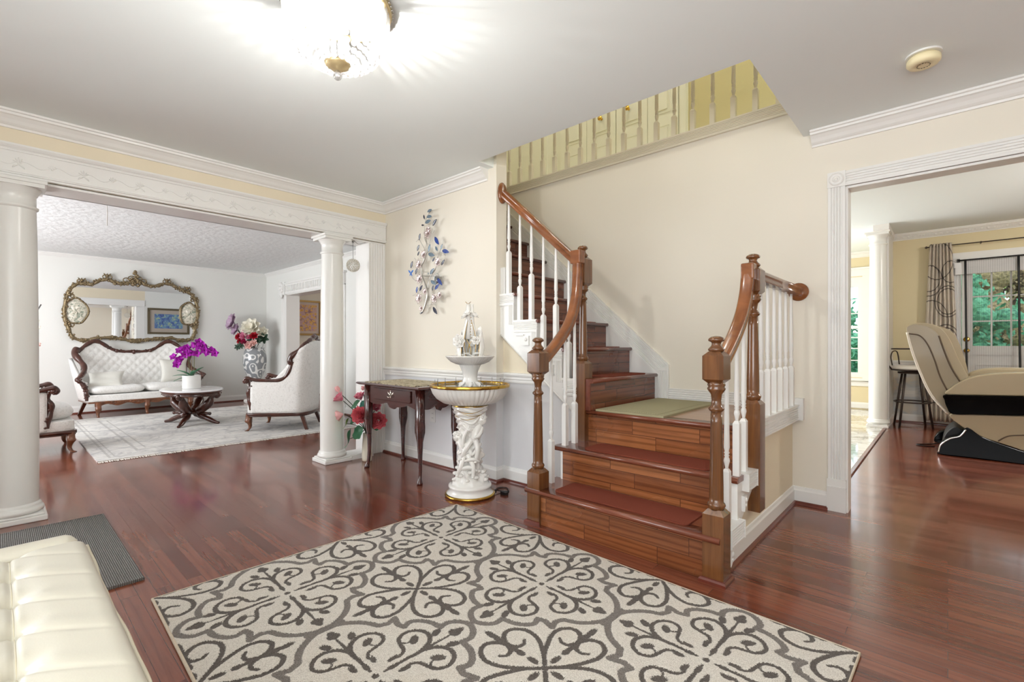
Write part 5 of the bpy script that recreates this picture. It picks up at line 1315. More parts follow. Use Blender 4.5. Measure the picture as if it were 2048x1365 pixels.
b.box(0.003, 2.153, 0.003, 1.609, 0, 0.010)
b.build('binding', M_bind, rg, world=False)

# =============================================================== ribbed grey mat
t = NT('ribbed_grey_mat', 0.95); v = t.map()
wv_ = t.n('ShaderNodeTexWave', wave_type='BANDS', bands_direction='Y'); wv_.inputs['Scale'].default_value = 42; wv_.inputs['Distortion'].default_value = 1.2; wv_.inputs['Detail'].default_value = 2; wv_.inputs['Detail Scale'].default_value = 4; t.l(v, wv_.inputs['Vector'])
n_ = t.noise(v, 90, 3, 0.7)
c = t.mix(n_.outputs['Fac'], lin((98, 98, 100)), lin((168, 164, 160))); c = t.mix(t.math('MULTIPLY', wv_.outputs['Fac'], 0.8), c, lin((120, 112, 108)), 'MULTIPLY')
t.l(c, t.b.inputs['Base Color']); t.bump(wv_.outputs['Fac'], 0.8, 0.004)
b = MB(); b.box(-3.86, -2.665, -0.34, 0.455, 0, 0.011); b.box(-3.86, -3.845, -0.34, 0.455, 0.011, 0.013); b.box(-2.680, -2.665, -0.34, 0.455, 0.011, 0.013)
tag(b.build('ribbed_mat', t.m, bevel=0.004), 'dark grey ribbed floor mat partly under the cream leather bench', 'mat')

# =============================================================== tufted leather bench
M_leather = mat('cream_leather', (210, 204, 188), 0.32, spec=0.4, coat=0.1, bump=(260, 0.08, 0.002))
bench = thing('tufted_bench', 'cream leather tufted bench in the lower left corner, standing on a grey ribbed mat', 'bench', (-1.35, -0.25, 0))
X0, X1, Y0, Y1 = -1.985, -0.70, -0.62, 0.190
seams = [0.026, -0.16, -0.35]; bx_ = [-1.995+0.176*i for i in range(9)]
def top(u, v_):
    x = lerp(X0, X1, u); y = lerp(Y0, Y1, v_)
    yy = y+0.006*math.sin(x*9); z = 0.452
    d = min(abs(y-s_) for s_ in seams); z -= 0.008*math.exp(-(d/0.005)**2)
    z += 0.009*(1-math.exp(-(d/0.05)**2))
    # buttons on the seams with folds running across to the next seam/edge
    for xb_ in bx_:
        for si, s_ in enumerate(seams):
            r2 = ((x-xb_)**2+(y-s_)**2); z -= 0.014*math.exp(-r2/0.0012)
    for xb_ in bx_:
        xx = x-xb_-0.17*min(1.0, max(0, (y-0.026)/0.16))**0.8 if y > 0.026 else x-xb_-0.176*((0.026-y)/0.19 % 1.0)
        fade = math.exp(-max(0, y-0.026)/0.085) if y > 0.026 else 1
        z -= 0.006*fade*math.exp(-(xx/0.009)**2); z += 0.005*fade*math.exp(-((xx+0.04)/0.035)**2)
    e = min(1, (Y1-y)/0.035); 
    if e < 1: z -= 0.022*(1-math.sqrt(max(0, 1-(1-e)**2)))
    e2 = min(1, (x-X0)/0.03)
    if e2 < 1: z -= 0.018*(1-math.sqrt(max(0, 1-(1-e2)**2)))
    e3 = min(1, (X1-x)/0.03)
    if e3 < 1: z -= 0.03*(1-math.sqrt(max(0, 1-(1-e3)**2)))
    return (x, y, z)
b = MB(); b.grid(top, 260, 150); b.build('tufted_top', M_leather, bench)
b = MB()
def wob(x): return 0.0025*math.sin(x*9)+0.001*math.sin(x*27)
b.grid(lambda u, v_: (lerp(X0, X1, u), Y1+wob(lerp(X0, X1, u))*0.7+0.004*math.sin(v_*3), lerp(0.431, 0.09, v_)), 80, 8, flip=True)
b.grid(lambda u, v_: (X0, lerp(Y1, Y0, u), lerp(0.436, 0.09, v_)), 40, 6, flip=True); b.grid(lambda u, v_: (X1, lerp(Y0, Y1, u), lerp(0.424, 0.09, v_)), 40, 6, flip=True)
b.box(X0+0.004, X1-0.004, Y0, Y1-0.01, 0.085, 0.40); b.build('side_panel', M_leather, bench)
b = MB(); b.tube([(lerp(X0, X1, i/60), Y1+0.002+wob(lerp(X0, X1, i/60)), 0.430) for i in range(61)], 0.005, 8); b.tube([(lerp(X0, X1, i/200), seams[0]+0.001, top(i/200, (seams[0]+0.001-Y0)/(Y1-Y0))[2]+0.0005) for i in range(201)], 0.0018, 6); b.build('piping', mat('cream_piping', (214, 204, 180), 0.35), bench)
def roll(u, v_):
    y = lerp(Y0, 0.176, u); a = PI*1.15*v_-0.1; rx = 0.048; rz_ = 0.034
    k = 1-max(0, (u-0.965)/0.035)**2*0.6
    return (-2.036-rx*math.cos(PI-a)*k, y, 0.428+rz_*math.sin(a)*k)
b = MB(); b.grid(roll, 60, 12, flip=True); b.box(-2.075, -1.99, Y0, 0.170, 0.10, 0.432); b.build('front_roll', M_leather, bench)
for i, (x, y) in enumerate(((-1.95, 0.12), (-0.78, 0.12), (-1.95, -0.55), (-0.78, -0.55))):
    b = MB(); b.lathe([(0.018, 0.011 if i == 0 or i == 2 else 0), (0.026, 0.085)], (x, y, 0), 16); b.build('leg', M_dark, bench)
# =============================================================== living room
M_damask = NT('ivory_damask', 0.5)
v = M_damask.map(); n1 = M_damask.noise(v, 22, 5, 0.6, 2.5); c = M_damask.ramp(n1.outputs['Fac'], [(0.42, lin((226, 224, 220))), (0.50, lin((236, 235, 232))), (0.58, lin((218, 216, 212)))])
M_damask.l(c, M_damask.b.inputs['Base Color']); M_damask.bump(n1.outputs['Fac'], 0.25, 0.006); M_damask.b.inputs['Sheen Weight'].default_value = 0.3; M_damask = M_damask.m
M_silk = mat('silver_grey_satin', (206, 204, 196), 0.4, sheen=0.3, bump=(20, 0.2, 0.01))

def carve(b, path, r, bumps=0, amp=0.35, n=10, flat=(1, 1), seed=0):
    """wooden member with carved leaf bumps along it"""
    pp = crom(path, 8); m = len(pp); rr_ = []
    for i in range(m):
        t_ = i/(m-1); base_ = r[0] if not isinstance(r, tuple) else r[0]
        if isinstance(r, (list, tuple)):
            k = t_*(len(r)-1); a = int(min(k, len(r)-2)); base_ = lerp(r[a], r[a+1], k-a)
        else: base_ = r
        rr_.append(base_*(1+amp*0.5*math.sin(bumps*2*PI*t_)))
    b.tube(pp, rr_, n, flat=flat)
    return pp
def lumps(b, pp, n, r, seed=1, jit=0.6):
    rd = random.Random(seed)
    for i in range(n):
        p = pp[int(rd.random()*(len(pp)-1))]; s_ = r*rd.uniform(0.6, 1.2)
        b.sphere(p+Vector((rd.uniform(-1, 1), rd.uniform(-1, 1), rd.uniform(-1, 1)))*r*jit, s_, 7, 5, (1, 1, 0.8))

def make_armchair(name, label, loc, rz, ext=0.0):
    t_ = thing(name, label, 'armchair', (0, 0, 0))
    # wooden seat rail
    b = MB()
    out = [(-0.33, -0.33), (-0.18, -0.355), (0, -0.365), (0.18, -0.355), (0.33, -0.33), (0.345, -0.1), (0.335, 0.15), (0.29, 0.33), (0.10, 0.37), (-0.10, 0.37), (-0.29, 0.33), (-0.335, 0.15), (-0.345, -0.1)]
    out = [(x, y-(ext if y < -0.2 else 0)) for x, y in out]
    pp = [(p.x, p.y) for p in crom([(x, y, 0) for x, y in out], 4, closed=True)]
    b.prism(pp, lambda x, y: (x, y, 0.185), lambda x, y: (x, y, 0.215), True); b.prism([(x*0.985, y*0.985) for x, y in pp], lambda x, y: (x, y, 0.170), lambda x, y: (x, y, 0.185), True)
    b.build('seat_rail', M_dark, t_, world=False)
    # upholstered outer shell : wraps from front post round the back
    def shell(u, v_):
        k = u*2-1; s_ = abs(k); sg = -1 if k < 0 else 1
        if s_ > 0.42:
            q = (s_-0.42)/0.58; x = sg*lerp(0.325, 0.315, q); y = lerp(0.23, -0.285, q)
            ztop = 0.595+0.02*math.sin(PI*q) if q > 0.5 else lerp(0.99, 0.60, min(1, (q/0.5)**0.75))
        else:
            a = s_/0.42*PI/2; x = sg*0.325*math.sin(a)**0.8; y = 0.23+0.125*math.cos(a)**0.9; ztop = lerp(1.10, 0.99, (s_/0.42)**2)
        z = lerp(0.215, ztop, v_); lean = 0.10*max(0, (z-0.55))*(1 if y > 0.2 else 0.55 if y > 0.05 else 0)
        bul = 0.012*math.sin(PI*v_)
        return (x*(1+bul*2), y+lean+bul*(1 if y > 0.2 else 0), z)
    b = MB(); b.grid(shell, 64, 14, flip=True); b.build('outer_upholstery', M_damask, t_, world=False, solid=0.045)
    # seat box, cushion, inner tufted back
    b = MB(); b.prism([(x*0.96, y*0.965) for x, y in pp], lambda x, y: (x, y, 0.21), lambda x, y: (x, y, 0.315), True); b.build('seat', M_damask, t_, world=False, bevel=0.012)
    def cush(u, v_):
        a = 2*PI*u; th = -PI/2+PI*v_; c_ = math.cos(th); e = 0.55
        cx_ = math.copysign(abs(math.cos(a))**e, math.cos(a)); sy = math.copysign(abs(math.sin(a))**e, math.sin(a))
        return (0.275*cx_*c_**0.35, -0.09-ext/2+(0.265+ext/2)*sy*c_**0.35, 0.385+(0.062+ext*0.12)*math.sin(th)+0.018*(1-min(1, (cx_*c_)**2+(sy*c_)**2))*(1 if th > 0 else 0))
    b = MB(); b.grid(cush, 40, 14, closeu=True); b.build('seat_cushion', M_damask, t_, world=False)
    def back(u, v_):
        x = lerp(-0.26, 0.26, u); top_ = 1.08-0.16*abs(u*2-1)**2.2; z = lerp(0.36, top_, v_); y = 0.20+0.10*(z-0.36)
        tf = 0.012*math.cos(x*2*PI/0.13)*math.cos(z*2*PI/0.13)
        return (x, y-0.03*math.sin(PI*u)*math.sin(PI*v_)+tf*min(1, 6*u, 6*(1-u)), z)
    b = MB(); b.grid(back, 40, 40); b.build('tufted_back', M_damask, t_, world=False)
    for sg in (-1, 1):
        b = MB(); x = sg*0.335
        arm_ = [(x, -0.335, 0.585), (x, -0.355, 0.610), (x, -0.335, 0.640), (x, -0.29, 0.635), (x, -0.22, 0.618), (x, -0.05, 0.610), (x, 0.06, 0.620), (x*0.99, 0.13, 0.665), (x*0.98, 0.175, 0.75), (x*0.97, 0.20, 0.84)]
        pa = carve(b, arm_, (0.018, 0.026, 0.024, 0.021, 0.020, 0.024, 0.026, 0.030, 0.034), 5, 0.15, 10, (1, 1.15))
        b.sphere((x, -0.332, 0.610), 0.030, 12, 8, (0.9, 1, 1)); b.sphere((x*1.07, -0.332, 0.610), 0.013, 8, 6)
        lumps(b, [p for p in pa if p.z < 0.66], 22, 0.014, 3, 0.9)
        b.build('arm_rail', M_dark, t_, world=False)
        b = MB(); pb = carve(b, [(x*0.97, -0.30, 0.61), (x*0.96, -0.285, 0.54), (x*0.96, -0.312, 0.47), (x*0.97, -0.305, 0.40), (x*0.98, -0.290, 0.33), (x*0.98, -0.285, 0.255)], (0.018, 0.020, 0.026, 0.022, 0.024, 0.022, 0.016), 3, 0.18, 10, (0.8, 1.2))
        lumps(b, pb, 22, 0.014, 5, 0.9); b.build('arm_post', M_dark, t_, world=False)
        b = MB(); pc = carve(b, [(x*0.97, 0.195, 0.80), (x*1.0, 0.175, 0.86), (x*0.99, 0.205, 0.92), (x*0.94, 0.28, 0.985), (x*0.80, 0.33, 1.06), (x*0.58, 0.355, 1.10), (x*0.35, 0.36, 1.125), (x*0.12, 0.365, 1.15), (0, 0.365, 1.165)], (0.030, 0.040, 0.034, 0.028, 0.027, 0.024, 0.026, 0.030, 0.030), 5, 0.22, 10)
        lumps(b, pc, 40, 0.017, 7, 1.1); b.build('crest_rail', M_dark, t_, world=False)
    for (x, y, ox, oy, nm) in ((-0.30, -0.315, -1, -1, 0), (0.30, -0.315, 1, -1, 0)):
        lg = cabriole(x, y-ext, ox, oy, 0.20, 0.062, 1.4); lg.build('leg', M_carved, t_, world=False)
    for sg in (-1, 1):
        b = MB(); b.prism([(-0.022, -0.022), (0.022, -0.022), (0.022, 0.022), (-0.022, 0.022)], lambda x, y: (sg*0.285+x*0.8, 0.355+y*0.8, 0.0), lambda x, y: (sg*0.265+x, 0.285+y, 0.20)); b.build('leg', M_dark, t_, world=False)
    t_.location = loc; t_.rotation_euler = (0, 0, rz)
    return t_
ac = make_armchair('armchair', 'white damask armchair with dark carved frame, partly behind the right round column', (-6.29, 2.53, 0.012), math.radians(-41.3))
make_armchair('armchair', 'white damask armchair with scrolled wooden arms at the left, beside the tall left column', (-6.69, 0.05, 0.0), math.radians(180), 0.14)
# floral pillow on the right armchair
t = NT('floral_pillow_cloth', 0.7); v = t.map(); n_ = t.noise(v, 30, 4, 0.6, 1.5)
t.l(t.ramp(n_.outputs['Fac'], [(0.38, lin((170, 160, 130))), (0.48, lin((226, 222, 206))), (0.62, lin((238, 234, 222))), (0.7, lin((196, 188, 150)))]), t.b.inputs['Base Color'])
def pillow(name, c, ax, ay, w_, h_, th, m_, label, cat='pillow', group=None):
    """soft square pillow; ax, ay in-plane unit axes"""
    ax = Vector(ax).normalized(); ay = Vector(ay).normalized(); nn = ax.cross(ay).normalized(); c = Vector(c)
    b = MB()
    for sg in (-1, 1):
        def fn(u, v_):
            x = (u*2-1); y = (v_*2-1); k = (1-abs(x)**2.4)*(1-abs(y)**2.4); pin = 1-0.10*(1-abs(abs(x)-abs(y)))*0; ed = 1-0.07*(x*x)*(y*y)*-1-0.07*(1-x*x)*abs(y)**3-0.07*(1-y*y)*abs(x)**3
            return c+ax*(x*w_/2*ed)+ay*(y*h_/2*ed)+nn*(sg*th/2*max(0, k)**0.45)
        b.grid(fn, 20, 20, flip=(sg < 0))
    return tag(b.build(name, m_), label, cat, group)
pillow('throw_pillow', (-6.235, 2.63, 0.63), (0.75, -0.66, 0), (0.05, 0.10, 1), 0.36, 0.36, 0.13, t.m, 'pale floral pillow standing on the right armchair')

# ---- sofa
sofa = thing('sofa', 'white tufted settee with a double-humped carved dark frame under the gilt mirror', 'sofa', (0, 0, 0))
HW = 0.72
b = MB()
def sback(u, v_):
    x = lerp(-HW+0.06, HW-0.06, u); a = abs(x)/HW
    top_ = 0.93+0.155*math.exp(-((a-0.66)/0.24)**2); z = lerp(0.38, top_, v_); y = 0.20+0.20*(z-0.38)-0.10*a**3
    cx_ = x*2*PI/0.115; cz = z*2*PI/0.13
    tf = 0.010*abs(math.sin(cx_/2+cz/2))*abs(math.sin(cx_/2-cz/2))
    return (x, y-tf*min(1, 8*(1-v_)), z)
b.grid(sback, 110, 60); b.grid(lambda u, v_: (lambda p: (p[0], p[1]+0.07, p[2]))(sback(u, v_)), 40, 6, flip=True); b.build('tufted_back', M_damask, sofa, world=False)
for sg in (-1, 1):
    def sside(u, v_):
        y = lerp(-0.25, 0.24, u); top_ = lerp(0.52, 0.86, max(0, (u-0.35)/0.65)**1.3) if u > 0.35 else 0.52
        z = lerp(0.24, top_, v_); x = sg*(HW-0.06+0.085*((z-0.24)/0.5)+0.01*math.sin(PI*v_))
        return (x, y+0.18*max(0, z-0.5)*u, z)
    b = MB(); b.grid(sside, 16, 12); b.build('arm_panel', M_damask, sofa, world=False, solid=0.05)
b = MB()
b.prism([(-HW+0.03, -0.30), (-0.35, -0.335), (0, -0.345), (0.35, -0.335), (HW-0.03, -0.30), (HW-0.06, 0.28), (-HW+0.06, 0.28)], lambda x, y: (x, y, 0.235), lambda x, y: (x, y, 0.335)); b.build('seat', M_damask, sofa, world=False, bevel=0.015)
for (x0, x1) in ((-HW+0.055, -0.004), (0.004, HW-0.055)):
    def cu(u, v_):
        a = 2*PI*u; th = -PI/2+PI*v_; c_ = max(0, math.cos(th)); e = 0.35
        cxx = math.copysign(abs(math.cos(a))**e, math.cos(a)); syy = math.copysign(abs(math.sin(a))**e, math.sin(a))
        return ((x0+x1)/2+(x1-x0)/2*cxx*c_**0.25, -0.045+0.285*syy*c_**0.25, 0.398+0.058*math.sin(th))
    b = MB(); b.grid(cu, 48, 12, closeu=True); b.build('seat_cushion', M_damask, sofa, world=False)
b = MB()
cr = []
for i in range(41):
    x = lerp(-HW+0.03, HW-0.03, i/40); a = abs(x)/HW; z = 0.95+0.165*math.exp(-((a-0.66)/0.235)**2)-(0.05*max(0, (a-0.86)/0.14)**1.5); cr.append(Vector((x, 0.32-0.10*a**3+0.20*(z-0.95), z)))
rad = [0.022+0.012*math.exp(-((abs(p.x)/HW-0.66)/0.2)**2)+0.004*math.sin(i*2.1) for i, p in enumerate(cr)]
b.tube(cr, rad, 10); lumps(b, cr, 130, 0.017, 11, 1.1)
for xx in (-0.22, 0.22): b.sphere((xx, 0.30, 0.965), 0.030, 10, 8)
b.sphere((0, 0.31, 0.945), 0.032, 10, 8, (0.8, 1, 1.2)); b.build('crest_rail', M_dark, sofa, world=False)
for sg in (-1, 1):
    b = MB(); x = sg*HW
    pa = carve(b, [(x*0.97, 0.235, 1.01), (x*1.02, 0.20, 0.93), (x*0.985, 0.13, 0.85), (x*0.93, 0.04, 0.76), (x*0.95, -0.06, 0.67), (x*1.04, -0.18, 0.60), (x*1.10, -0.26, 0.565), (x*1.05, -0.27, 0.52), (x*0.99, -0.275, 0.44), (x*0.975, -0.285, 0.34), (x*0.97, -0.285, 0.26)], (0.040, 0.046, 0.040, 0.036, 0.036, 0.030, 0.028, 0.024, 0.030, 0.026, 0.020), 7, 0.2, 10)
    lumps(b, pa, 80, 0.020, 13, 1.1); b.build('arm_rail', M_dark, sofa, world=False)
b = MB(); n = 60; low = []
for i in range(n+1):
    x = lerp(-HW+0.10, HW-0.10, i/n); low.append((x, 0.185+0.016*math.cos(x*2*PI/0.24)-0.012*math.exp(-(x/0.08)**2)))
b.prism(low+[(HW-0.10, 0.240), (-HW+0.10, 0.240)], lambda x, z: (x, -0.335, z), lambda x, z: (x, -0.305, z))
for i in range(60):
    x = random.uniform(-HW+0.12, HW-0.12); b.sphere((x, -0.338, random.uniform(0.200, 0.232)), random.uniform(0.006, 0.013), 6, 4, (1.6, 0.5, 0.8))
b.box(-HW+0.04, HW-0.04, -0.29, 0.28, 0.215, 0.240); b.build('apron', M_carved, sofa, world=False)
for x in (-HW+0.14, -0.0, HW-0.14):
    cabriole(x, -0.315, 0, -1, 0.225, 0.062, 1.6).build('leg', M_carved, sofa, world=False)
for sg in (-1, 1):
    b = MB(); b.prism([(-0.024, -0.024), (0.024, -0.024), (0.024, 0.024), (-0.024, 0.024)], lambda x, y: (sg*0.66+x*0.8, 0.34+y*0.8, 0), lambda x, y: (sg*0.60+x, 0.24+y, 0.225)); b.build('leg', M_dark, sofa, world=False)
sofa.location = (-9.36, 1.545, 0); sofa.rotation_euler = (0, 0, math.radians(96)); sofa.scale = (1.0, 1.0, 1.0)
pillow('throw_pillow', (-9.27, 1.12, 0.535), (0.25, 1, 0.05), (-0.55, 0.12, 0.62), 0.40, 0.30, 0.12, M_silk, 'silver grey satin pillow lying on the left side of the white settee')
pillow('throw_pillow', (-9.40, 2.00, 0.64), (-0.1, 1, 0.0), (-0.28, 0.0, 0.96), 0.38, 0.38, 0.12, M_silk, 'silver grey satin pillow upright on the right side of the settee behind the orchid')

# ---- living room rug
t = NT('faded_ivory_rug', 0.9); v = t.map()
def edgebox(x0, x1, y0, y1, w_):
    sp = t.n('ShaderNodeSeparateXYZ'); t.l(v, sp.inputs[0])
    cxm, cym = (x0+x1)/2, (y0+y1)/2
    dx = t.math('SUBTRACT', t.math('ABSOLUTE', t.math('SUBTRACT', sp.outputs[0], cxm)), (x1-x0)/2); dy = t.math('SUBTRACT', t.math('ABSOLUTE', t.math('SUBTRACT', sp.outputs[1], cym)), (y1-y0)/2)
    d_ = t.math('ABSOLUTE', t.math('MAXIMUM', dx, dy)); return t.math('LESS_THAN', d_, w_)
RX0, RX1, RY0, RY1 = -8.96, -5.62, 0.62, 3.42
LX, LY = (RX1-RX0)/2, (RY1-RY0)/2
na = t.noise(v, 2.4, 8, 0.7, 1.2); mp_ = t.n('ShaderNodeMapping'); mp_.inputs['Scale'].default_value = (6, 4, 1); t.l(v, mp_.inputs[0]); nb_ = t.noise(mp_.outputs[0], 1.5, 6, 0.75, 1.0)
c = t.ramp(na.outputs['Fac'], [(0.36, lin((170, 168, 168))), (0.50, lin((208, 205, 201))), (0.7, lin((222, 219, 213)))])
c = t.mix(t.ramp(nb_.outputs['Fac'], [(0.56, (0, 0, 0)), (0.66, (0.6, 0.6, 0.6))]), c, lin((150, 152, 160)))
for ins, w_ in ((0.10, 0.010), (0.34, 0.012), (0.42, 0.008), (0.14, 0.006)):
    c = t.mix(t.math('MULTIPLY', edgebox(-LX+ins, LX-ins, -LY+ins, LY-ins, w_), t.math('MULTIPLY', na.outputs['Fac'], 0.75)), c, lin((132, 126, 120)))
vr = t.n('ShaderNodeTexVoronoi', feature='DISTANCE_TO_EDGE'); vr.inputs['Scale'].default_value = 5.5; t.l(v, vr.inputs['Vector'])
c = t.mix(t.math('MULTIPLY', t.math('LESS_THAN', vr.outputs['Distance'], 0.05), t.math('MULTIPLY', nb_.outputs['Fac'], 0.55)), c, lin((150, 148, 150)))
t.l(c, t.b.inputs['Base Color']); t.bump(na.outputs['Fac'], 0.3, 0.01)
lr = thing('area_rug', 'faded ivory rug with fringe under the coffee table and right armchair', 'rug', ((RX0+RX1)/2, (RY0+RY1)/2, 0))
b = MB(); b.box(RX0, RX1, RY0, RY1, 0, 0.011); b.build('pile', t.m, lr)
b = MB()
for xx, sg in ((RX1, 1), (RX0, -1)):
    y = RY0
    while y < RY1:
        b.petal((xx-sg*0.004, y+0.006, 0.008), (xx+sg*random.uniform(0.05, 0.07), y+0.006+random.uniform(-.008, .008), 0.003), 0.009, 0.0, 2, 0.0, up=(0, 0, 1)); y += 0.010
b.build('fringe', mat('ivory_fringe', (232, 228, 218), 0.9), lr)['kind'] = 'stuff'

# ---- oval marble coffee table
tb = thing('coffee_table', 'oval marble-topped coffee table on a carved dark pedestal', 'table', (-7.50, 1.80, 0.012))
b = MB(); Ell = lambda a_, b_, z, n=64: [(-7.45+a_*math.cos(2*PI*i/n), 1.78+b_*math.sin(2*PI*i/n), z) for i in range(n)]
def oval_stack(b, prof, n=72):
    vs = []
    for (dr_, z) in prof: vs += Ell(0.50+dr_, 0.345+dr_, z, n)
    m = len(prof); fs = [(j*n+i, j*n+(i+1) % n, (j+1)*n+(i+1) % n, (j+1)*n+i) for j in range(m-1) for i in range(n)]
    fs += [tuple(range(n))[::-1], tuple(range((m-1)*n, m*n))]; b.add(vs, fs, False)
oval_stack(b, [(-0.006, 0.455), (0.0, 0.458), (0.002, 0.466), (-0.004, 0.474), (-0.012, 0.477)])
b.build('marble_top', mat('white_marble', (232, 232, 234), 0.08, coat=0.4, noise=(5, 0.08)), tb)
b = MB(); oval_stack(b, [(-0.05, 0.395), (-0.035, 0.398), (-0.028, 0.410), (-0.030, 0.425), (-0.012, 0.435), (-0.008, 0.455), (-0.02, 0.456)])
for i in range(90):
    a = 2*PI*i/90; b.sphere((-7.45+0.475*math.cos(a), 1.78+0.32*math.sin(a), 0.405), 0.012, 6, 4, (1, 1, 0.8)) if (i % 18) < 8 else None
b.build('top_frame', M_dark, tb)
for i, (sx, sy) in enumerate(((-1, -1), (1, -1), (1, 1), (-1, 1))):
    b = MB(); q = lambda r_, z: Vector((-7.45+sx*r_*0.74, 1.78+sy*r_*0.50, z))
    pl = carve(b, [q(0.40, 0.37), q(0.44, 0.40), q(0.40, 0.405), q(0.33, 0.36), q(0.29, 0.29), q(0.20, 0.22), q(0.12, 0.185), q(0.12, 0.14), q(0.17, 0.11), q(0.28, 0.075), q(0.38, 0.040), q(0.45, 0.026)], (0.028, 0.034, 0.030, 0.032, 0.052, 0.058, 0.042, 0.032, 0.036, 0.034, 0.024, 0.018), 6, 0.15, 10)
    b.sphere(q(0.42, 0.385), 0.036, 10, 8); b.sphere(q(0.30, 0.145), 0.022, 8, 6); b.tube([q(0.12, 0.15), q(0.29, 0.145)], [0.022, 0.018], 8)
    lumps(b, pl[20:70], 18, 0.016, 17+i, 1.0); b.build('leg', M_dark, tb)
b = MB(); b.lathe([(0.07, 0.135), (0.09, 0.145), (0.09, 0.165), (0.05, 0.185), (0.03, 0.21), (0.0, 0.215)], (-7.45, 1.78, 0), 24); b.build('hub', M_dark, tb)

# ---- orchid
ox_, oy_ = -7.44, 1.775
b = MB(); b.lathe([(0.0, 0.477), (0.098, 0.477), (0.104, 0.484), (0.104, 0.650), (0.098, 0.652), (0.096, 0.630), (0.0, 0.625)], (ox_, oy_, 0), 40, caps=False)
for i in range(22): b.tube([(ox_+0.1045*math.cos(a), oy_+0.1045*math.sin(a), 0.485+i*0.0076) for a in [2*PI*k/40 for k in range(40)]], 0.0022, 4, closed=True)
tag(b.build('plant_pot', mat('white_ribbed_ceramic', (236, 235, 232), 0.35)), 'white ribbed ceramic pot holding the orchid on the coffee table', 'pot')
oc = thing('orchid', 'magenta orchid with arching sprays in a white pot on the coffee table', 'plant', (ox_, oy_, 0.625))
M_mag = mat('magenta_petal', (176, 40, 176), 0.5, noise=(60, 0.4)); M_mag2 = mat('orchid_lip', (120, 20, 110), 0.5)
Rv = Vector((0.7366, 0.6764, 0)); Fv = Vector((0.6764, -0.7366, 0))   # photo-right and towards-viewer directions in the room
def op(r, f, z): return Vector((ox_, oy_, z))+Rv*r+Fv*f
sp1 = crom([op(-0.03, 0, 0.62), op(-0.035, 0.0, 0.80), op(-0.03, 0.02, 0.93), op(-0.06, 0.05, 1.00), op(-0.12, 0.07, 0.97), op(-0.16, 0.08, 0.90)], 6)
sp2 = crom([op(0.03, 0, 0.62), op(0.035, 0.0, 0.82), op(0.05, 0.01, 0.96), op(0.12, 0.0, 1.06), op(0.22, 0.0, 1.04), op(0.31, 0.0, 0.97)], 6)
for sp in (sp1, sp2):
    b = MB(); b.tube(sp, 0.0035, 6); b.build('stem', mat('green_stem', (120, 126, 72), 0.5), oc)
b = MB(); b.tube([op(-0.0, 0, 0.62), op(0.0, 0.0, 0.86)], 0.003, 6); b.build('support_stake', mat('stake', (150, 130, 90), 0.6), oc)
rd = random.Random(5)
spots = [op(-0.06, 0.05, 1.0), op(-0.12, 0.07, 0.97), op(-0.16, 0.08, 0.905), op(-0.10, 0.09, 0.87), op(-0.15, 0.05, 0.83), op(-0.07, 0.10, 0.84), op(-0.12, 0.10, 0.80), op(-0.01, 0.05, 1.03), op(0.02, 0.06, 0.99), op(0.06, 0.04, 1.05), op(0.10, 0.02, 1.09), op(0.12, 0.05, 1.02), op(0.17, 0.03, 1.06), op(0.19, 0.05, 0.98), op(0.23, 0.03, 1.03), op(0.26, 0.04, 0.96), op(0.30, 0.02, 1.0), op(0.33, 0.02, 0.95), op(0.05, 0.06, 0.95), op(0.13, 0.07, 0.96), op(-0.04, 0.08, 0.93)]
for p in spots:
    b = MB(); p = Vector(p)+Vector((rd.uniform(-.01, .01),)*3); ax = (Fv+Rv*rd.uniform(-.6, .6)+Vector((0, 0, rd.uniform(-.3, .5)))).normalized()
    b.mi = 0; flower_head(b, p, ax, 0.052, ((1.0, 5, 1.0), (0.75, 2, 0.9)), pw=0.85); b.mi = 1; b.sphere(p+ax*0.008, 0.009, 6, 5)
    b.build('flower', [M_mag, M_mag2], oc)
for (p1, w_) in ((op(-0.20, 0.05, 0.70), 0.035), (op(-0.18, 0.09, 0.63), 0.03), (op(-0.09, 0.10, 0.76), 0.06), (op(0.10, 0.08, 0.75), 0.06), (op(0.12, 0.0, 0.79), 0.06), (op(-0.03, -0.10, 0.74), 0.06), (op(0.05, 0.13, 0.70), 0.05)):
    b = MB(); b.petal(op(0, 0, 0.635), p1, w_, 0.25, 8, 0.003, up=(0, 0, 1), curl=0.25); b.build('leaf', M_leaf, oc)

# ---- tall floor vase on a pedestal stand with silk flowers
gx, gy = -9.36, 3.22
st_ = thing('vase_stand', 'low white carved stand carrying the tall grey vase in the living room corner', 'stand', (gx, gy, 0))
b = MB(); b.lathe([(0.17, 0.0), (0.17, 0.02), (0.14, 0.05), (0.08, 0.09), (0.06, 0.16), (0.07, 0.24), (0.10, 0.29), (0.13, 0.31), (0.13, 0.335), (0.0, 0.335)], (gx, gy, 0), 32)
for i in range(10): a = i*2*PI/10; b.sphere((gx+0.15*math.cos(a), gy+0.15*math.sin(a), 0.04), 0.032, 8, 6)
b.build('pedestal', M_porc, st_)
t = NT('grey_relief_glaze', 0.2); v = t.map(); w3 = t.n('ShaderNodeTexVoronoi', feature='SMOOTH_F1'); w3.inputs['Scale'].default_value = 7.5; t.l(v, w3.inputs['Vector'])
n_ = t.noise(v, 5, 3, 0.5, 3.0)
k = t.math('ADD', t.math('MULTIPLY', t.math('SINE', t.math('MULTIPLY', w3.outputs['Distance'], 22.0)), 0.5), n_.outputs['Fac'])
t.l(t.ramp(k, [(0.66, lin((138, 142, 146))), (0.70, lin((226, 226, 224)))]), t.b.inputs['Base Color']); t.b.inputs['Coat Weight'].default_value = 0.6
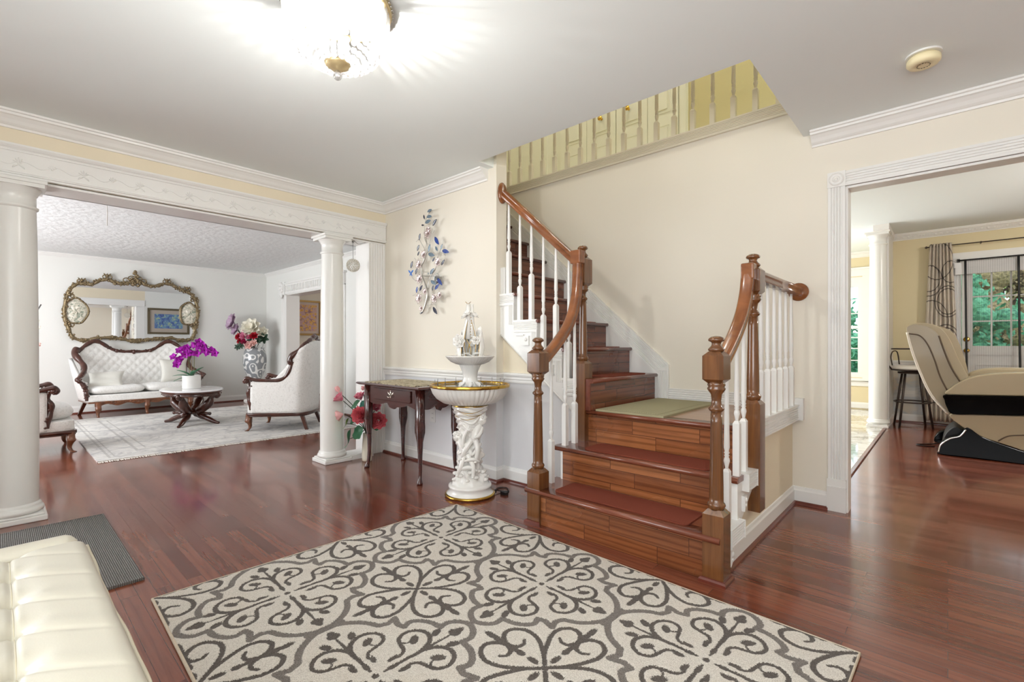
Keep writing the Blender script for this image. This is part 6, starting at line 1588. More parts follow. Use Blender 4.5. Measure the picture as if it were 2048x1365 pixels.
b = MB(); b.lathe([(0.0, 0.335), (0.09, 0.336), (0.10, 0.35), (0.085, 0.38), (0.092, 0.42), (0.135, 0.50), (0.175, 0.62), (0.195, 0.75), (0.192, 0.86), (0.165, 0.95), (0.150, 0.98), (0.168, 1.005), (0.155, 1.005), (0.14, 0.97), (0.0, 0.95)], (gx, gy, 0), 48, caps=False)
tag(b.build('floor_vase', t.m), 'large grey and white patterned vase of silk flowers in the living room corner', 'vase')
def gp_(r, f, z): return Vector((gx, gy, z))+Rv*r+Fv*f
M_rosered = mat('red_rose', (176, 28, 44), 0.5, noise=(30, 0.35)); M_creamf = mat('cream_bloom', (236, 232, 218), 0.5, noise=(30, 0.1)); M_mauve = mat('mauve_bloom', (182, 156, 178), 0.5, noise=(30, 0.2)); M_rosep = mat('rose_pink_bloom', (206, 120, 150), 0.5, noise=(30, 0.3)); M_blush = mat('blush_bloom', (230, 190, 182), 0.5, noise=(30, 0.15)); M_crim = mat('crimson_bloom', (160, 30, 76), 0.5, noise=(30, 0.3))
for (r_, f_, z, s_, m_, lay, lab) in (
    (-0.36, 0.05, 1.47, 0.15, M_mauve, ((0.9, 8, 1.0), (1.15, 8, 1.0)), 'mauve silk bloom reaching far left above the grey vase'),
    (-0.28, 0.08, 1.33, 0.11, M_mauve, ((0.9, 6, 1.0), (1.1, 7, 1.0)), 'mauve silk bloom drooping left, below the highest one'),
    (0.0, 0.10, 1.36, 0.17, M_creamf, ((0.4, 5, 0.8), (0.8, 7, 1.0), (1.15, 8, 1.0)), 'large cream silk bloom at the top centre of the grey vase'),
    (0.16, 0.02, 1.28, 0.11, M_creamf, ((0.4, 5, 0.8), (0.9, 7, 1.0)), 'cream silk bloom on the right side of the bouquet'),
    (-0.20, 0.14, 1.20, 0.075, M_rosered, ((0.1, 5, 0.7), (0.4, 6, 0.9), (0.9, 7, 1.0)), 'red silk rose at the left edge of the bouquet'),
    (-0.16, 0.17, 1.12, 0.065, M_rosered, ((0.1, 5, 0.7), (0.4, 6, 0.9), (0.9, 7, 1.0)), 'red silk rose below the left one in the bouquet'),
    (0.09, 0.18, 1.21, 0.080, M_rosered, ((0.1, 5, 0.7), (0.4, 6, 0.9), (0.9, 7, 1.0)), 'red silk rose at the right of the bouquet'),
    (-0.09, 0.17, 1.20, 0.085, M_rosep, ((0.3, 5, 0.8), (0.8, 7, 1.0)), 'rose pink silk bloom in the middle of the bouquet'),
    (-0.10, 0.12, 1.28, 0.080, M_rosep, ((0.4, 5, 0.8), (0.9, 7, 1.0)), 'rose pink silk bloom left of the large cream bloom'),
    (0.0, 0.18, 1.19, 0.060, M_rosep, ((0.3, 5, 0.8), (0.8, 6, 1.0)), 'small rose pink silk bloom beside the right red rose'),
    (-0.08, 0.19, 1.11, 0.065, M_crim, ((0.3, 5, 0.8), (0.8, 7, 1.0)), 'crimson silk bloom low in the bouquet'),
    (-0.02, 0.20, 1.08, 0.055, M_crim, ((0.3, 5, 0.8), (0.8, 7, 1.0)), 'crimson silk bloom just left of the blush one'),
    (0.02, 0.21, 1.04, 0.085, M_blush, ((0.5, 5, 0.8), (1.0, 6, 1.0)), 'blush pink silk lily hanging over the grey vase rim'),
    (0.08, 0.18, 1.09, 0.070, M_blush, ((0.5, 5, 0.8), (1.0, 6, 1.0)), 'blush pink silk lily at the right above the vase rim')):
    t_ = thing('silk_flower', lab, 'flower', (gx, gy, 0.97)); p = gp_(r_, f_, z); ax = (Fv*0.9+Rv*(r_*2.2)+Vector((0, 0, 0.35))).normalized()
    b = MB(); b.tube(crom([gp_(r_*0.12, 0, 0.96), gp_(r_*0.3, f_*0.2, 1.03), gp_(r_*0.8, f_*0.6, lerp(1.03, z, 0.7)), p-ax*0.01], 5), 0.005, 6); b.build('stem', M_stem, t_)
    b = MB(); flower_head(b, p, ax, s_, lay, pw=0.75); b.sphere(p+ax*s_*0.12, s_*0.14, 8, 6); b.build('petals', m_, t_)
for (r_, f_, z, L_, lab) in ((-0.19, 0.20, 1.02, 0.09, 'dark leaf spray at the left of the vase rim'), (-0.13, 0.20, 1.05, 0.10, 'dark leaf spray under the red roses'), (0.02, 0.17, 1.14, 0.10, 'dark leaf cluster in the middle of the bouquet'), (0.14, 0.14, 1.14, 0.10, 'dark leaf cluster at the right of the bouquet'), (0.20, 0.05, 1.18, 0.15, 'long pointed leaf reaching right from the bouquet')):
    t_ = thing('silk_leaf_spray', lab, 'leaf', (gx, gy, 0.97))
    b = MB(); p = gp_(r_, f_, z); b.tube([gp_(r_*0.3, 0, 0.96), gp_(r_*0.8, f_*0.5, 1.03), p], 0.003, 5); b.build('stem', M_stem, t_)
    b = MB()
    for i in range(6):
        a = i*PI/3+r_*9; d = (Rv*math.cos(a)+Vector((0, 0, 1))*math.sin(a)+Fv*0.3).normalized(); b.petal(p, p+d*L_*0.75, L_*0.4, 0.15, 5, 0.001, up=Fv)
    b.build('leaves', mat('dark_silk_leaf', (40, 66, 48), 0.5), t_)

# ---- gilt mirror
mr = thing('gilt_wall_mirror', 'wide ornate gilt mirror with two shell medallions above the settee', 'mirror', (-9.85, 1.56, 1.65))
pts = [(1.551, 1.115), (1.42, 1.145), (1.267, 1.172), (1.08, 1.165), (0.925, 1.125), (0.80, 1.175), (0.755, 1.30), (0.715, 1.44), (0.705, 1.60), (0.725, 1.74), (0.76, 1.88), (0.83, 1.98), (0.93, 2.005), (1.02, 2.00), (1.10, 2.06), (1.20, 2.095), (1.30, 2.06), (1.40, 2.045), (1.48, 2.075), (1.551, 2.12),
       (1.63, 2.09), (1.72, 2.045), (1.82, 2.05), (1.95, 2.10), (2.06, 2.085), (2.16, 2.03), (2.27, 1.99), (2.36, 1.92), (2.41, 1.80), (2.43, 1.66), (2.42, 1.50), (2.395, 1.37), (2.38, 1.24), (2.31, 1.15), (2.20, 1.135), (2.04, 1.175), (1.88, 1.165), (1.70, 1.145)]
pl = crom([(-9.815, y, z) for y, z in pts], 5, closed=True)
b = MB(); b.add([tuple(p) for p in pl], [tuple(range(len(pl)))[::-1]], False); b.v = [(-9.828, y, z) for x, y, z in b.v]
b.build('mirror_glass', mat('mirror_silver', (240, 242, 244), 0.015, metal=1.0), mr)
M_gf = mat('antique_gilt', (132, 116, 88), 0.4, metal=0.6, noise=(60, 0.5), bump=(80, 0.6, 0.006))
b = MB(); m = len(pl)
b.tube(pl, [0.034+0.006*math.sin(i*1.3) for i in range(m)], 8, closed=True, flat=(0.7, 1.0)); b.v = [(max(-9.846, x), y, z) for x, y, z in b.v]
rd = random.Random(9)
for i in range(2*m):
    p = pl[i//2]; s_ = rd.uniform(0.010, 0.019); b.sphere((-9.80+rd.uniform(-.004, .010), p.y+rd.uniform(-.028, .028), p.z+rd.uniform(-.028, .028)), s_, 6, 4)
b.build('frame', M_gf, mr)
def scroll(b, y, z, s_, flipy=1):
    pth = [(-9.80, y+flipy*s_*math.cos(a)*(1-a/9.5), z+s_*math.sin(a)*(1-a/9.5)) for a in [k*0.45 for k in range(18)]]; b.tube(pth, [0.011*(1-k/24) for k in range(18)], 6)
for (y, z) in ((0.90, 2.03), (1.20, 2.13), (2.27, 2.02), (1.98, 2.13), (0.95, 1.12), (1.27, 1.165), (2.17, 1.13), (1.86, 1.155), (0.76, 1.80), (0.76, 1.36), (2.39, 1.84), (2.38, 1.40)):
    b = MB(); scroll(b, y-0.03, z, 0.038, 1); scroll(b, y+0.03, z, 0.038, -1); b.sphere((-9.79, y, z+0.02), 0.020, 8, 6)
    for k in range(3): b.petal((-9.80, y, z), (-9.79, y+(k-1)*0.045, z+(0.06 if z > 1.6 else -0.035)), 0.025, 0.3, 4, 0.004, up=(1, 0, 0))
    b.build('carved_scroll', M_gf, mr)
b = MB()
for k in range(30):
    t_ = k/29; b.sphere((-9.79, 1.551+rd.uniform(-1, 1)*0.095*(1-t_)**0.8, lerp(2.03, 2.26, t_)), rd.uniform(0.016, 0.024), 7, 5)
scroll(b, 1.50, 2.13, 0.06, 1); scroll(b, 1.60, 2.13, 0.06, -1); scroll(b, 1.53, 2.05, 0.045, 1); scroll(b, 1.575, 2.05, 0.045, -1)
scroll(b, 1.43, 2.10, 0.05, 1); scroll(b, 1.67, 2.10, 0.05, -1)
b.build('carved_crest', M_gf, mr)
b = MB(); scroll(b, 1.51, 1.115, 0.05, 1); scroll(b, 1.59, 1.115, 0.05, -1); b.build('carved_scroll', M_gf, mr)

t = NT('pearl_relief', 0.25); v = t.map(); n_ = t.noise(v, 16, 5, 0.65, 1.5); t.l(t.ramp(n_.outputs['Fac'], [(0.38, lin((128, 142, 124))), (0.5, lin((216, 210, 192))), (0.66, lin((236, 230, 218)))]), t.b.inputs['Base Color']); t.bump(n_.outputs['Fac'], 1.0, 0.02); t.b.inputs['Coat Weight'].default_value = 0.5; M_pearl = t.m
for (cy_, cz_) in ((0.835, 1.575), (2.30, 1.60)):
    ol = [(-9.80, cy_+0.135*math.cos(a)*(1+0.08*math.cos(3*a)), cz_+0.195*math.sin(a)*(1+0.05*math.sin(5*a))) for a in [2*PI*k/40 for k in range(40)]]
    b = MB(); b.grid(lambda u, v_: (-9.812+0.022*(1-v_*v_)+0.006*math.sin(9*v_+5*u*2*PI)*(1-v_), cy_+0.13*v_*math.cos(2*PI*u), cz_+0.190*v_*math.sin(2*PI*u)), 40, 10, closeu=True, flip=True); b.build('medallion', M_pearl, mr)
    b = MB(); b.tube(ol, 0.013, 8, closed=True)
    for k in range(0, 40, 2): b.sphere((ol[k][0]+0.01, ol[k][1], ol[k][2]), rd.uniform(0.010, 0.018), 6, 4)
    b.build('medallion_frame', M_gf, mr)

# ---- pictures
def picture(loc, ax, w_, h_, label, m_art, frame_m, fw=0.045, matw=0.05, m_mat=None):
    """ax '+x' hangs on a wall facing +X; '-x' wall facing -X"""
    t_ = thing('framed_picture', label, 'picture', loc); x, y, z = loc; sg = 1 if ax == '+x' else -1
    def bx(b, y0, y1, z0, z1, d0, d1): b.box(x+sg*d0, x+sg*d1, y+y0, y+y1, z+z0, z+z1)
    b = MB()
    for (y0, y1, z0, z1) in ((-w_/2, w_/2, h_/2-fw, h_/2), (-w_/2, w_/2, -h_/2, -h_/2+fw), (-w_/2, -w_/2+fw, -h_/2+fw, h_/2-fw), (w_/2-fw, w_/2, -h_/2+fw, h_/2-fw)): bx(b, y0, y1, z0, z1, 0.002, 0.028)
    k = fw*0.55
    for (y0, y1, z0, z1) in ((-w_/2+k, w_/2-k, h_/2-fw, h_/2-k), (-w_/2+k, w_/2-k, -h_/2+k, -h_/2+fw), (-w_/2+k, -w_/2+fw, -h_/2+fw, h_/2-fw), (w_/2-fw, w_/2-k, -h_/2+fw, h_/2-fw)): bx(b, y0, y1, z0, z1, 0.028, 0.036)
    b.build('frame', frame_m, t_, bevel=0.003)
    b = MB(); bx(b, -w_/2+fw, w_/2-fw, -h_/2+fw, h_/2-fw, 0.002, 0.012); b.build('mat_board', m_mat or mat('picture_mat', (206, 190, 180), 0.8), t_)
    b = MB(); bx(b, -w_/2+fw+matw, w_/2-fw-matw, -h_/2+fw+matw, h_/2-fw-matw, 0.012, 0.014); b.build('print', m_art, t_)
    return t_
t = NT('floral_print', 0.6); v = t.map(); vo = t.n('ShaderNodeTexVoronoi'); vo.inputs['Scale'].default_value = 16; t.l(v, vo.inputs['Vector']); n_ = t.noise(v, 12, 5)
c = t.ramp(n_.outputs['Fac'], [(0.35, lin((150, 110, 120))), (0.5, lin((206, 170, 150))), (0.65, lin((190, 150, 170)))])
c = t.mix(t.math('LESS_THAN', vo.outputs['Distance'], 0.42), c, lin((222, 176, 96))); c = t.mix(t.math('LESS_THAN', vo.outputs['Distance'], 0.15), c, lin((176, 104, 60))); t.l(c, t.b.inputs['Base Color'])
picture((-9.85, 4.41, 1.62), '+x', 0.56, 0.73, 'gold framed print of yellow flowers seen through the living room doorway', t.m, mat('old_gold_frame', (150, 118, 64), 0.4, metal=0.4), 0.04, 0.05)
t = NT('blue_floral_print', 0.6); v = t.map(); n_ = t.noise(v, 14, 6, 0.7, 1.0); sp = t.n('ShaderNodeSeparateXYZ'); t.l(v, sp.inputs[0])
t.l(t.ramp(n_.outputs['Fac'], [(0.35, lin((44, 62, 110))), (0.47, lin((84, 110, 170))), (0.55, lin((120, 160, 160))), (0.65, lin((190, 186, 120)))]), t.b.inputs['Base Color'])
picture((-4.36, 3.13, 1.68), '-x', 0.92, 0.68, 'bronze framed blue flower print on the living room side of the column wall', t.m, mat('bronze_frame', (104, 92, 70), 0.4, metal=0.4), 0.05, 0.10, mat('taupe_mat', (176, 164, 152), 0.8))

# third armchair that shows only in the mirror
# branch ornament just right of the left column
br_ = thing('twig_ornament', 'thin dark twig with white blossoms beside the left column, in front of the back wall', 'ornament', (-8.6, 0.30, 0.0))
b = MB(); b.lathe([(0.0, 0.0), (0.06, 0.0), (0.075, 0.02), (0.08, 0.25), (0.05, 0.42), (0.045, 0.50), (0.055, 0.52), (0.04, 0.50), (0.0, 0.48)], (-8.6, 0.30, 0), 24, caps=False); b.build('vase', M_porc, br_)
b = MB(); b.tube(crom([(-8.6, 0.30, 0.45), (-8.58, 0.28, 0.9), (-8.6, 0.33, 1.25), (-8.6, 0.34, 1.42), (-8.6, 0.40, 1.58)], 6), 0.008, 6); b.tube(crom([(-8.6, 0.31, 1.10), (-8.6, 0.36, 1.25), (-8.6, 0.37, 1.35)], 5), 0.006, 6); b.tube(crom([(-8.6, 0.30, 0.9), (-8.6, 0.33, 1.0), (-8.6, 0.36, 1.06)], 5), 0.004, 6); b.build('twig', mat('grey_twig', (86, 82, 80), 0.6), br_)
b = MB()
for (y, z) in ((0.36, 1.36), (0.33, 1.72), (0.345, 1.62), (0.355, 1.45), (0.37, 1.28)): flower_head(b, (-8.59, y, z), (1, 0, 0.3), 0.03, ((0.6, 5, 1), (1.0, 5, 1)), pw=0.8)
b.tube(crom([(-8.6, 0.30, 1.2), (-8.6, 0.31, 1.5), (-8.6, 0.33, 1.72)], 5), 0.004, 6)
b.build('blossoms', M_creamf, br_)
b = MB(); flower_head(b, (-8.59, 0.37, 1.06), (1, 0, 0.3), 0.035, ((0.6, 5, 1), (1.0, 5, 1)), pw=0.8); b.build('pink_blossom', M_blush, br_)
# small striped basket behind the armchair
b = MB()
for i in range(7): b.box(-6.10+i*0.022, -6.088+i*0.022, 3.40, 3.52, 0.05, 0.22)
b.box(-6.12, -5.93, 3.38, 3.54, 0.0, 0.05); b.box(-6.12, -5.93, 3.38, 3.54, 0.20, 0.225)
tag(b.build('magazine_rack', mat('dark_iron', (40, 36, 34), 0.5)), 'small dark slatted rack behind the right armchair by the column', 'rack')
# pull cord hanging by the living room ceiling
b = MB(); b.tube(crom([(-5.4, 0.66, 2.44), (-5.4, 0.66, 2.27), (-5.39, 0.66, 2.22), (-5.4, 0.66, 2.10)], 4), 0.004, 6)
tag(b.build('pull_cord', M_white), 'thin white pull cord hanging from the living room ceiling', 'cord')
# =============================================================== family room beyond the doorway
# bar stool
sx_, sy_ = -0.335, 8.00
stl = thing('bar_stool', 'dark metal bar stool with a white round seat and curved arms by the far column', 'stool', (sx_, sy_, 0))
M_iron = mat('dark_bronze_metal', (66, 56, 52), 0.35, metal=0.6)
for (dx, dy) in ((-0.20, -0.10), (-0.13, -0.22), (0.20, 0.10), (0.13, -0.20)):
    pass
for (dx, dy) in ((-0.19, 0.06), (-0.12, -0.20), (0.20, -0.06), (0.12, 0.20)):
    b = MB(); b.tube([(sx_+dx, sy_+dy, 0.0), (sx_+dx*0.55, sy_+dy*0.55, 0.70)], 0.0125, 10); b.build('leg', M_iron, stl)
b = MB(); b.tube([(sx_+0.185*math.cos(2*PI*i/40), sy_+0.185*math.sin(2*PI*i/40), 0.325) for i in range(40)], 0.009, 8, closed=True); b.build('foot_ring', M_iron, stl)
b = MB(); b.tube([(sx_+0.14*math.cos(2*PI*i/40), sy_+0.14*math.sin(2*PI*i/40), 0.70) for i in range(40)], 0.012, 8, closed=True); b.tube([(sx_+0.20*math.cos(2*PI*i/40), sy_+0.20*math.sin(2*PI*i/40), 0.735) for i in range(40)], 0.010, 8, closed=True); b.build('seat_ring', M_iron, stl)
b = MB(); b.lathe([(0.19, 0.735), (0.205, 0.75), (0.20, 0.775), (0.14, 0.79), (0.0, 0.795)], (sx_, sy_, 0), 36); b.build('seat', mat('white_vinyl', (222, 216, 208), 0.4), stl)
b = MB()
for sg in (-1, 1):
    b.tube(crom([(sx_+sg*0.20, sy_-0.10, 0.735), (sx_+sg*0.245, sy_-0.17, 0.82), (sx_+sg*0.26, sy_-0.20, 0.93), (sx_+sg*0.26, sy_-0.19, 0.985), (sx_+sg*0.25, sy_-0.05, 1.0), (sx_+sg*0.22, sy_+0.14, 1.005), (sx_+sg*0.12, sy_+0.22, 1.005), (sx_, sy_+0.24, 1.005)], 6), 0.010, 8)
    b.tube(crom([(sx_+sg*0.20, sy_-0.06, 0.79), (sx_+sg*0.215, sy_-0.05, 0.90), (sx_+sg*0.20, sy_+0.02, 0.97), (sx_+sg*0.16, sy_+0.10, 0.96), (sx_+sg*0.14, sy_+0.13, 0.80)], 6), 0.007, 8)
b.build('arms', M_iron, stl)
# floor register
b = MB(); b.box(-0.46, -0.24, 7.90, 8.03, 0, 0.006)
for i in range(7): b.box(-0.445+i*0.03, -0.43+i*0.03, 7.915, 8.015, 0.006, 0.009)
tag(b.build('floor_register', M_carved), 'brown floor vent register beneath the bar stool', 'vent')

# massage recliner, profile in the XZ plane extruded along Y
mc = thing('massage_recliner', 'large beige and glossy black massage recliner at the right edge', 'recliner', (0.45, 6.6, 0))
M_beige = mat('beige_leather', (168, 154, 128), 0.38, spec=0.4, bump=(120, 0.1, 0.002)); M_beige2 = mat('dark_beige_shell', (150, 136, 110), 0.35, coat=0.15); M_taupe = mat('shell_seam', (84, 68, 52), 0.5); M_pearl2 = mat('pearl_shell_edge', (214, 206, 194), 0.25, coat=0.4)
A_ = math.radians(42.56)
def mpx(X, Yp, y=6.25):
    d = Vector(((X-1024)/949.2*math.cos(A_)-math.sin(A_), (X-1024)/949.2*math.sin(A_)+math.cos(A_), -(Yp-690)/949.2)); k = y/d.y; return (d.x*k, 1.06+d.z*k)
def mprism(name, px, y0, y1, m_, bev=0.02, yr=6.25, sm_=5, smooth=True):
    pts = [mpx(*p, yr) for p in px]; pc = [(p.x, p.y) for p in crom([(x, z, 0) for x, z in pts], sm_, closed=True)]
    b = MB(); b.prism(pc, lambda x, z: (x, y0, z), lambda x, z: (x, y1, z), smooth); return b.build(name, m_, mc, bevel=bev, seg=3)
# backrest: side shells and central pad
mprism('backrest_shell', [(1814, 662), (1819, 652), (1836, 650), (1858, 655), (1878, 672), (1892, 700), (1906, 735), (1922, 765), (1905, 782), (1896, 800), (1912, 840), (1896, 826), (1862, 787), (1840, 742), (1824, 698)], 6.22, 6.98, M_beige2, 0.03)
mprism('backrest_pad', [(1816, 655), (1830, 647), (1862, 648), (1884, 659), (1900, 680), (1916, 716), (1936, 756), (1924, 764), (1905, 735), (1890, 700), (1876, 674), (1856, 658), (1834, 654)], 6.26, 6.94, M_beige, 0.03)
mprism('head_pillow', [(1868, 652), (1890, 656), (1908, 668), (1924, 700), (1936, 742), (1936, 756), (1922, 742), (1900, 700), (1884, 668)], 6.36, 6.86, M_beige, 0.04)
def mline(px, r, y=6.215, m_=None, name='seam'):
    b = MB(); b.tube([Vector((p.x, y, p.y)) for p in crom([(*mpx(*q), 0) for q in px], 5)], r, 6); return b.build(name, m_ or M_taupe, mc)
mline([(1818, 668), (1840, 672), (1856, 690), (1870, 722), (1880, 752), (1894, 780)], 0.006)
mline([(1878, 672), (1890, 706), (1904, 738), (1922, 766)], 0.007)
mline([(1815, 665), (1824, 700), (1841, 745), (1863, 790), (1897, 828)], 0.012, 6.225, M_pearl2, 'shell_edge')
# arm / body
mprism('arm_pad', [(1892, 789), (1902, 776), (1924, 762), (1955, 752), (2000, 747), (2060, 746), (2130, 752), (2170, 775), (2172, 794), (2060, 793), (1960, 791)], 6.16, 6.34, M_beige, 0.04, 6.18)
mprism('arm_pad', [(1935, 752), (1958, 740), (2000, 736), (2060, 738), (2130, 748), (2150, 770), (2060, 775), (1960, 772)], 6.86, 7.04, M_beige, 0.04, 6.9)
mprism('seat', [(1930, 760), (1990, 768), (2080, 770), (2150, 775), (2150, 800), (1930, 800)], 6.34, 6.86, M_beige, 0.02)
mprism('black_side_band', [(1889, 800), (1891, 790), (1960, 792), (2060, 794), (2172, 797), (2168, 832), (2060, 831), (1960, 829), (1906, 828), (1894, 815)], 6.14, 7.06, M_black, 0.012, 6.18)
mprism('lower_body', [(1900, 829), (1960, 830), (2060, 833), (2165, 834), (2200, 870), (2160, 920), (2080, 912), (2020, 893), (1960, 873), (1922, 852)], 6.17, 7.03, M_beige, 0.025, 6.18)
mline([(1995, 880), (2015, 870), (2048, 868), (2100, 862)], 0.005, 6.165)
mprism('rocker_base', [(1876, 903), (1881, 888), (1900, 876), (1918, 872), (1930, 858), (1940, 858), (1965, 875), (2010, 892), (2075, 912), (2150, 925), (2148, 944), (2050, 930), (1950, 917), (1880, 909)], 6.15, 6.30, M_black, 0.010, 6.15)
mprism('rocker_base', [(1868, 880), (1876, 866), (1895, 858), (1915, 850), (1930, 858), (1965, 872), (2060, 900), (2120, 905), (2120, 915), (1950, 900), (1880, 886)], 6.86, 7.02, M_black, 0.010, 6.9)
b = MB(); b.tube([Vector((p.x, 6.145, p.y)) for p in crom([(*mpx(*q, 6.15), 0) for q in [(1877, 905), (1882, 890), (1900, 878), (1920, 873), (1932, 860)]], 5)], 0.007, 6); b.build('chrome_edge', M_chrome, mc)
mprism('base_cover', [(1885, 884), (1893, 862), (1912, 850), (1930, 862), (1950, 880), (1940, 900), (1890, 892)], 6.32, 6.84, M_blackmat, 0.02, 6.5)
b = MB(); b.tube(crom([(-0.05, 6.75, 0.03), (-0.12, 6.72, 0.007), (-0.24, 6.60, 0.006), (-0.20, 6.55, 0.006), (-0.10, 6.58, 0.006)], 6), 0.006, 6)
tag(b.build('power_cord', M_blackmat), 'black power cord looping on the floor behind the massage recliner', 'cord')

# curtain panel
t = NT('circle_print_curtain', 0.8); v = t.map()
def ring(cx_, cz_, r_, w_, sc_):
    s_ = t.n('ShaderNodeVectorMath', operation='DISTANCE'); mp_ = t.n('ShaderNodeMapping'); mp_.inputs['Scale'].default_value = (sc_, 0.0, 1); t.l(v, mp_.inputs[0]); t.l(mp_.outputs[0], s_.inputs[0]); s_.inputs[1].default_value = (cx_*sc_, 0, cz_)
    return t.math('LESS_THAN', t.math('ABSOLUTE', t.math('SUBTRACT', s_.outputs['Value'], r_)), w_)
acc = None
for (cx_, cz_, r_) in ((-0.10, 2.15, 0.24), (0.0, 1.62, 0.20), (0.0, 1.62, 0.165), (-0.16, 1.38, 0.26), (-0.02, 1.10, 0.22), (-0.02, 1.10, 0.18), (0.03, 2.0, 0.14), (-0.18, 1.9, 0.2), (-0.18, 1.93, 0.17), (0.04, 0.7, 0.22), (-0.15, 0.5, 0.2)):
    r0 = ring(cx_, cz_, r_, 0.006, 1.6); acc = r0 if acc is None else t.math('MAXIMUM', acc, r0)
n_ = t.noise(t.map(scale=(160, 160, 3)), 1, 2); c = t.ramp(n_.outputs['Fac'], [(0.35, lin((186, 174, 160))), (0.65, lin((222, 214, 202)))])
t.l(t.mix(t.math('MULTIPLY', acc, 0.85), c, lin((58, 48, 46))), t.b.inputs['Base Color'])
def cur(u, v_):
    z = lerp(2.375, 0.06, v_); a = u*2*PI*7.0; sp_ = lerp(0.62, 1.0, min(1, v_*3)) if v_ < 0.33 else 1.0
    gat = 1.0 if z > 1.2 else 1.0
    x = lerp(-0.205, 0.065, u); x = -0.07+(x+0.07)*lerp(0.80, 1.12, min(1, v_*2.2))
    return (x, 8.30+0.028*math.cos(a)+0.012*math.sin(a*0.5+v_*4)+0.03*math.sin(v_*2), z)
b = MB(); b.grid(cur, 110, 30); tag(b.build('curtain', t.m, solid=0.002), 'cream curtain panel with dark circle print behind the recliner', 'curtain')
b = MB(); b.tube([(-0.20, 8.33, 2.345), (2.2, 8.33, 2.345)], 0.007, 8); b.sphere((-0.21, 8.33, 2.345), 0.016, 8, 6); b.box(0.30, 0.312, 8.33, 8.45, 2.34, 2.352); b.sphere((0.306, 8.33, 2.345), 0.012, 8, 6)
tag(b.build('curtain_rod', M_iron), 'thin dark curtain rod near the ceiling above the patio door', 'curtain rod')
# door casing, shade and lower rod
b = MB(); fluted(b, (0.045, 8.45, 0), Z_, X_, -Y_, 2.06, 0.085, 4, 0.014, 0.006); b.box(0.035, 2.05, 8.435, 8.45, 2.06, 2.25); b.box(0.030, 0.13, 8.43, 8.45, 2.10, 2.22)
b.lathe([(0.030, 0), (0.030, 0.004), (0.022, 0.007), (0.015, 0.004), (0.006, 0.008), (0, 0.009)], (0.082, 8.43, 2.16), 20, M=Matrix.Rotation(PI/2, 4, 'X'), smooth=False)
fluted(b, (1.92, 8.45, 0), Z_, X_, -Y_, 2.06, 0.085, 4, 0.014, 0.006); trim(b, M_white)
b = MB(); b.tube([(0.10, 8.40, 2.145), (1.98, 8.40, 2.145)], 0.010, 8); b.box(0.085, 0.115, 8.40, 8.43, 2.125, 2.165); tag(b.build('curtain_rod', M_blackmat), 'short black curtain rod just above the patio door blind', 'curtain rod')
b = MB(); b.box(0.06, 2.0, 8.395, 8.432, 2.05, 2.115); b.box(0.07, 1.99, 8.40, 8.425, 1.965, 2.05); tag(b.build('roller_blind', mat('white_blind', (230, 230, 230), 0.5)), 'rolled-up white blind across the top of the patio door', 'blind')
# patio door leaves with panes
M_pane_g = mat('window_glass', (245, 252, 250), 0.0, trans=1.0, ior=1.02, spec=0.3)
for n_, (x0, x1) in enumerate(((0.135, 1.02), (1.03, 1.91)), 5):
    b = MB(); y0, y1 = 8.48, 8.525
    b.box(x0, x0+0.10, y0, y1, 0.01, 2.04); b.box(x1-0.10, x1, y0, y1, 0.01, 2.04); b.box(x0+0.10, x1-0.10, y0, y1, 1.99, 2.04); b.box(x0+0.10, x1-0.10, y0, y1, 0.01, 0.22); b.box(x0+0.10, x1-0.10, y0, y1, 0.93, 1.045)
    b.box(x0+0.10, x1-0.10, y0+0.010, y1-0.010, 0.22, 0.93)
    for (p0, p1, q0, q1) in ((x0+0.13, x1-0.13, 0.80, 0.812), (x0+0.13, x1-0.13, 0.26, 0.272), (x0+0.13, x0+0.142, 0.272, 0.80), (x1-0.142, x1-0.13, 0.272, 0.80)): b.box(p0, p1, y0, y0+0.012, q0, q1)
    w_ = (x1-x0-0.2)
    for i in (1, 2, 3): b.box(x0+0.10+w_*i/4-0.008, x0+0.10+w_*i/4+0.008, y0+0.01, y1-0.01, 1.045, 1.99)
    for i in (1, 2): b.box(x0+0.10, x1-0.10, y0+0.011, y1-0.011, 1.045+0.315*i-0.008, 1.045+0.315*i+0.008)
    d_ = struct('door_%d' % n_, b, M_white)
    g = MB(); g.box(x0+0.10, x1-0.10, y0+0.020, y0+0.024, 1.045, 1.99); g.build('glass_pane', M_pane_g, d_)
    if n_ == 5:
        k = MB(); Mk = Matrix.Rotation(PI/2, 4, 'X'); k.lathe([(0.030, 0), (0.030, 0.006), (0.012, 0.010), (0.010, 0.030), (0.026, 0.042), (0.028, 0.056), (0.018, 0.064), (0, 0.066)], (x0+0.045, y0, 0.985), 20, M=Mk); k.build('door_knob', M_brass, d_)
        k = MB(); k.lathe([(0.032, 0), (0.032, 0.008), (0.020, 0.014), (0.0, 0.016)], (x0+0.045, y0, 1.13), 20, M=Mk); k.build('deadbolt', M_brass, d_)
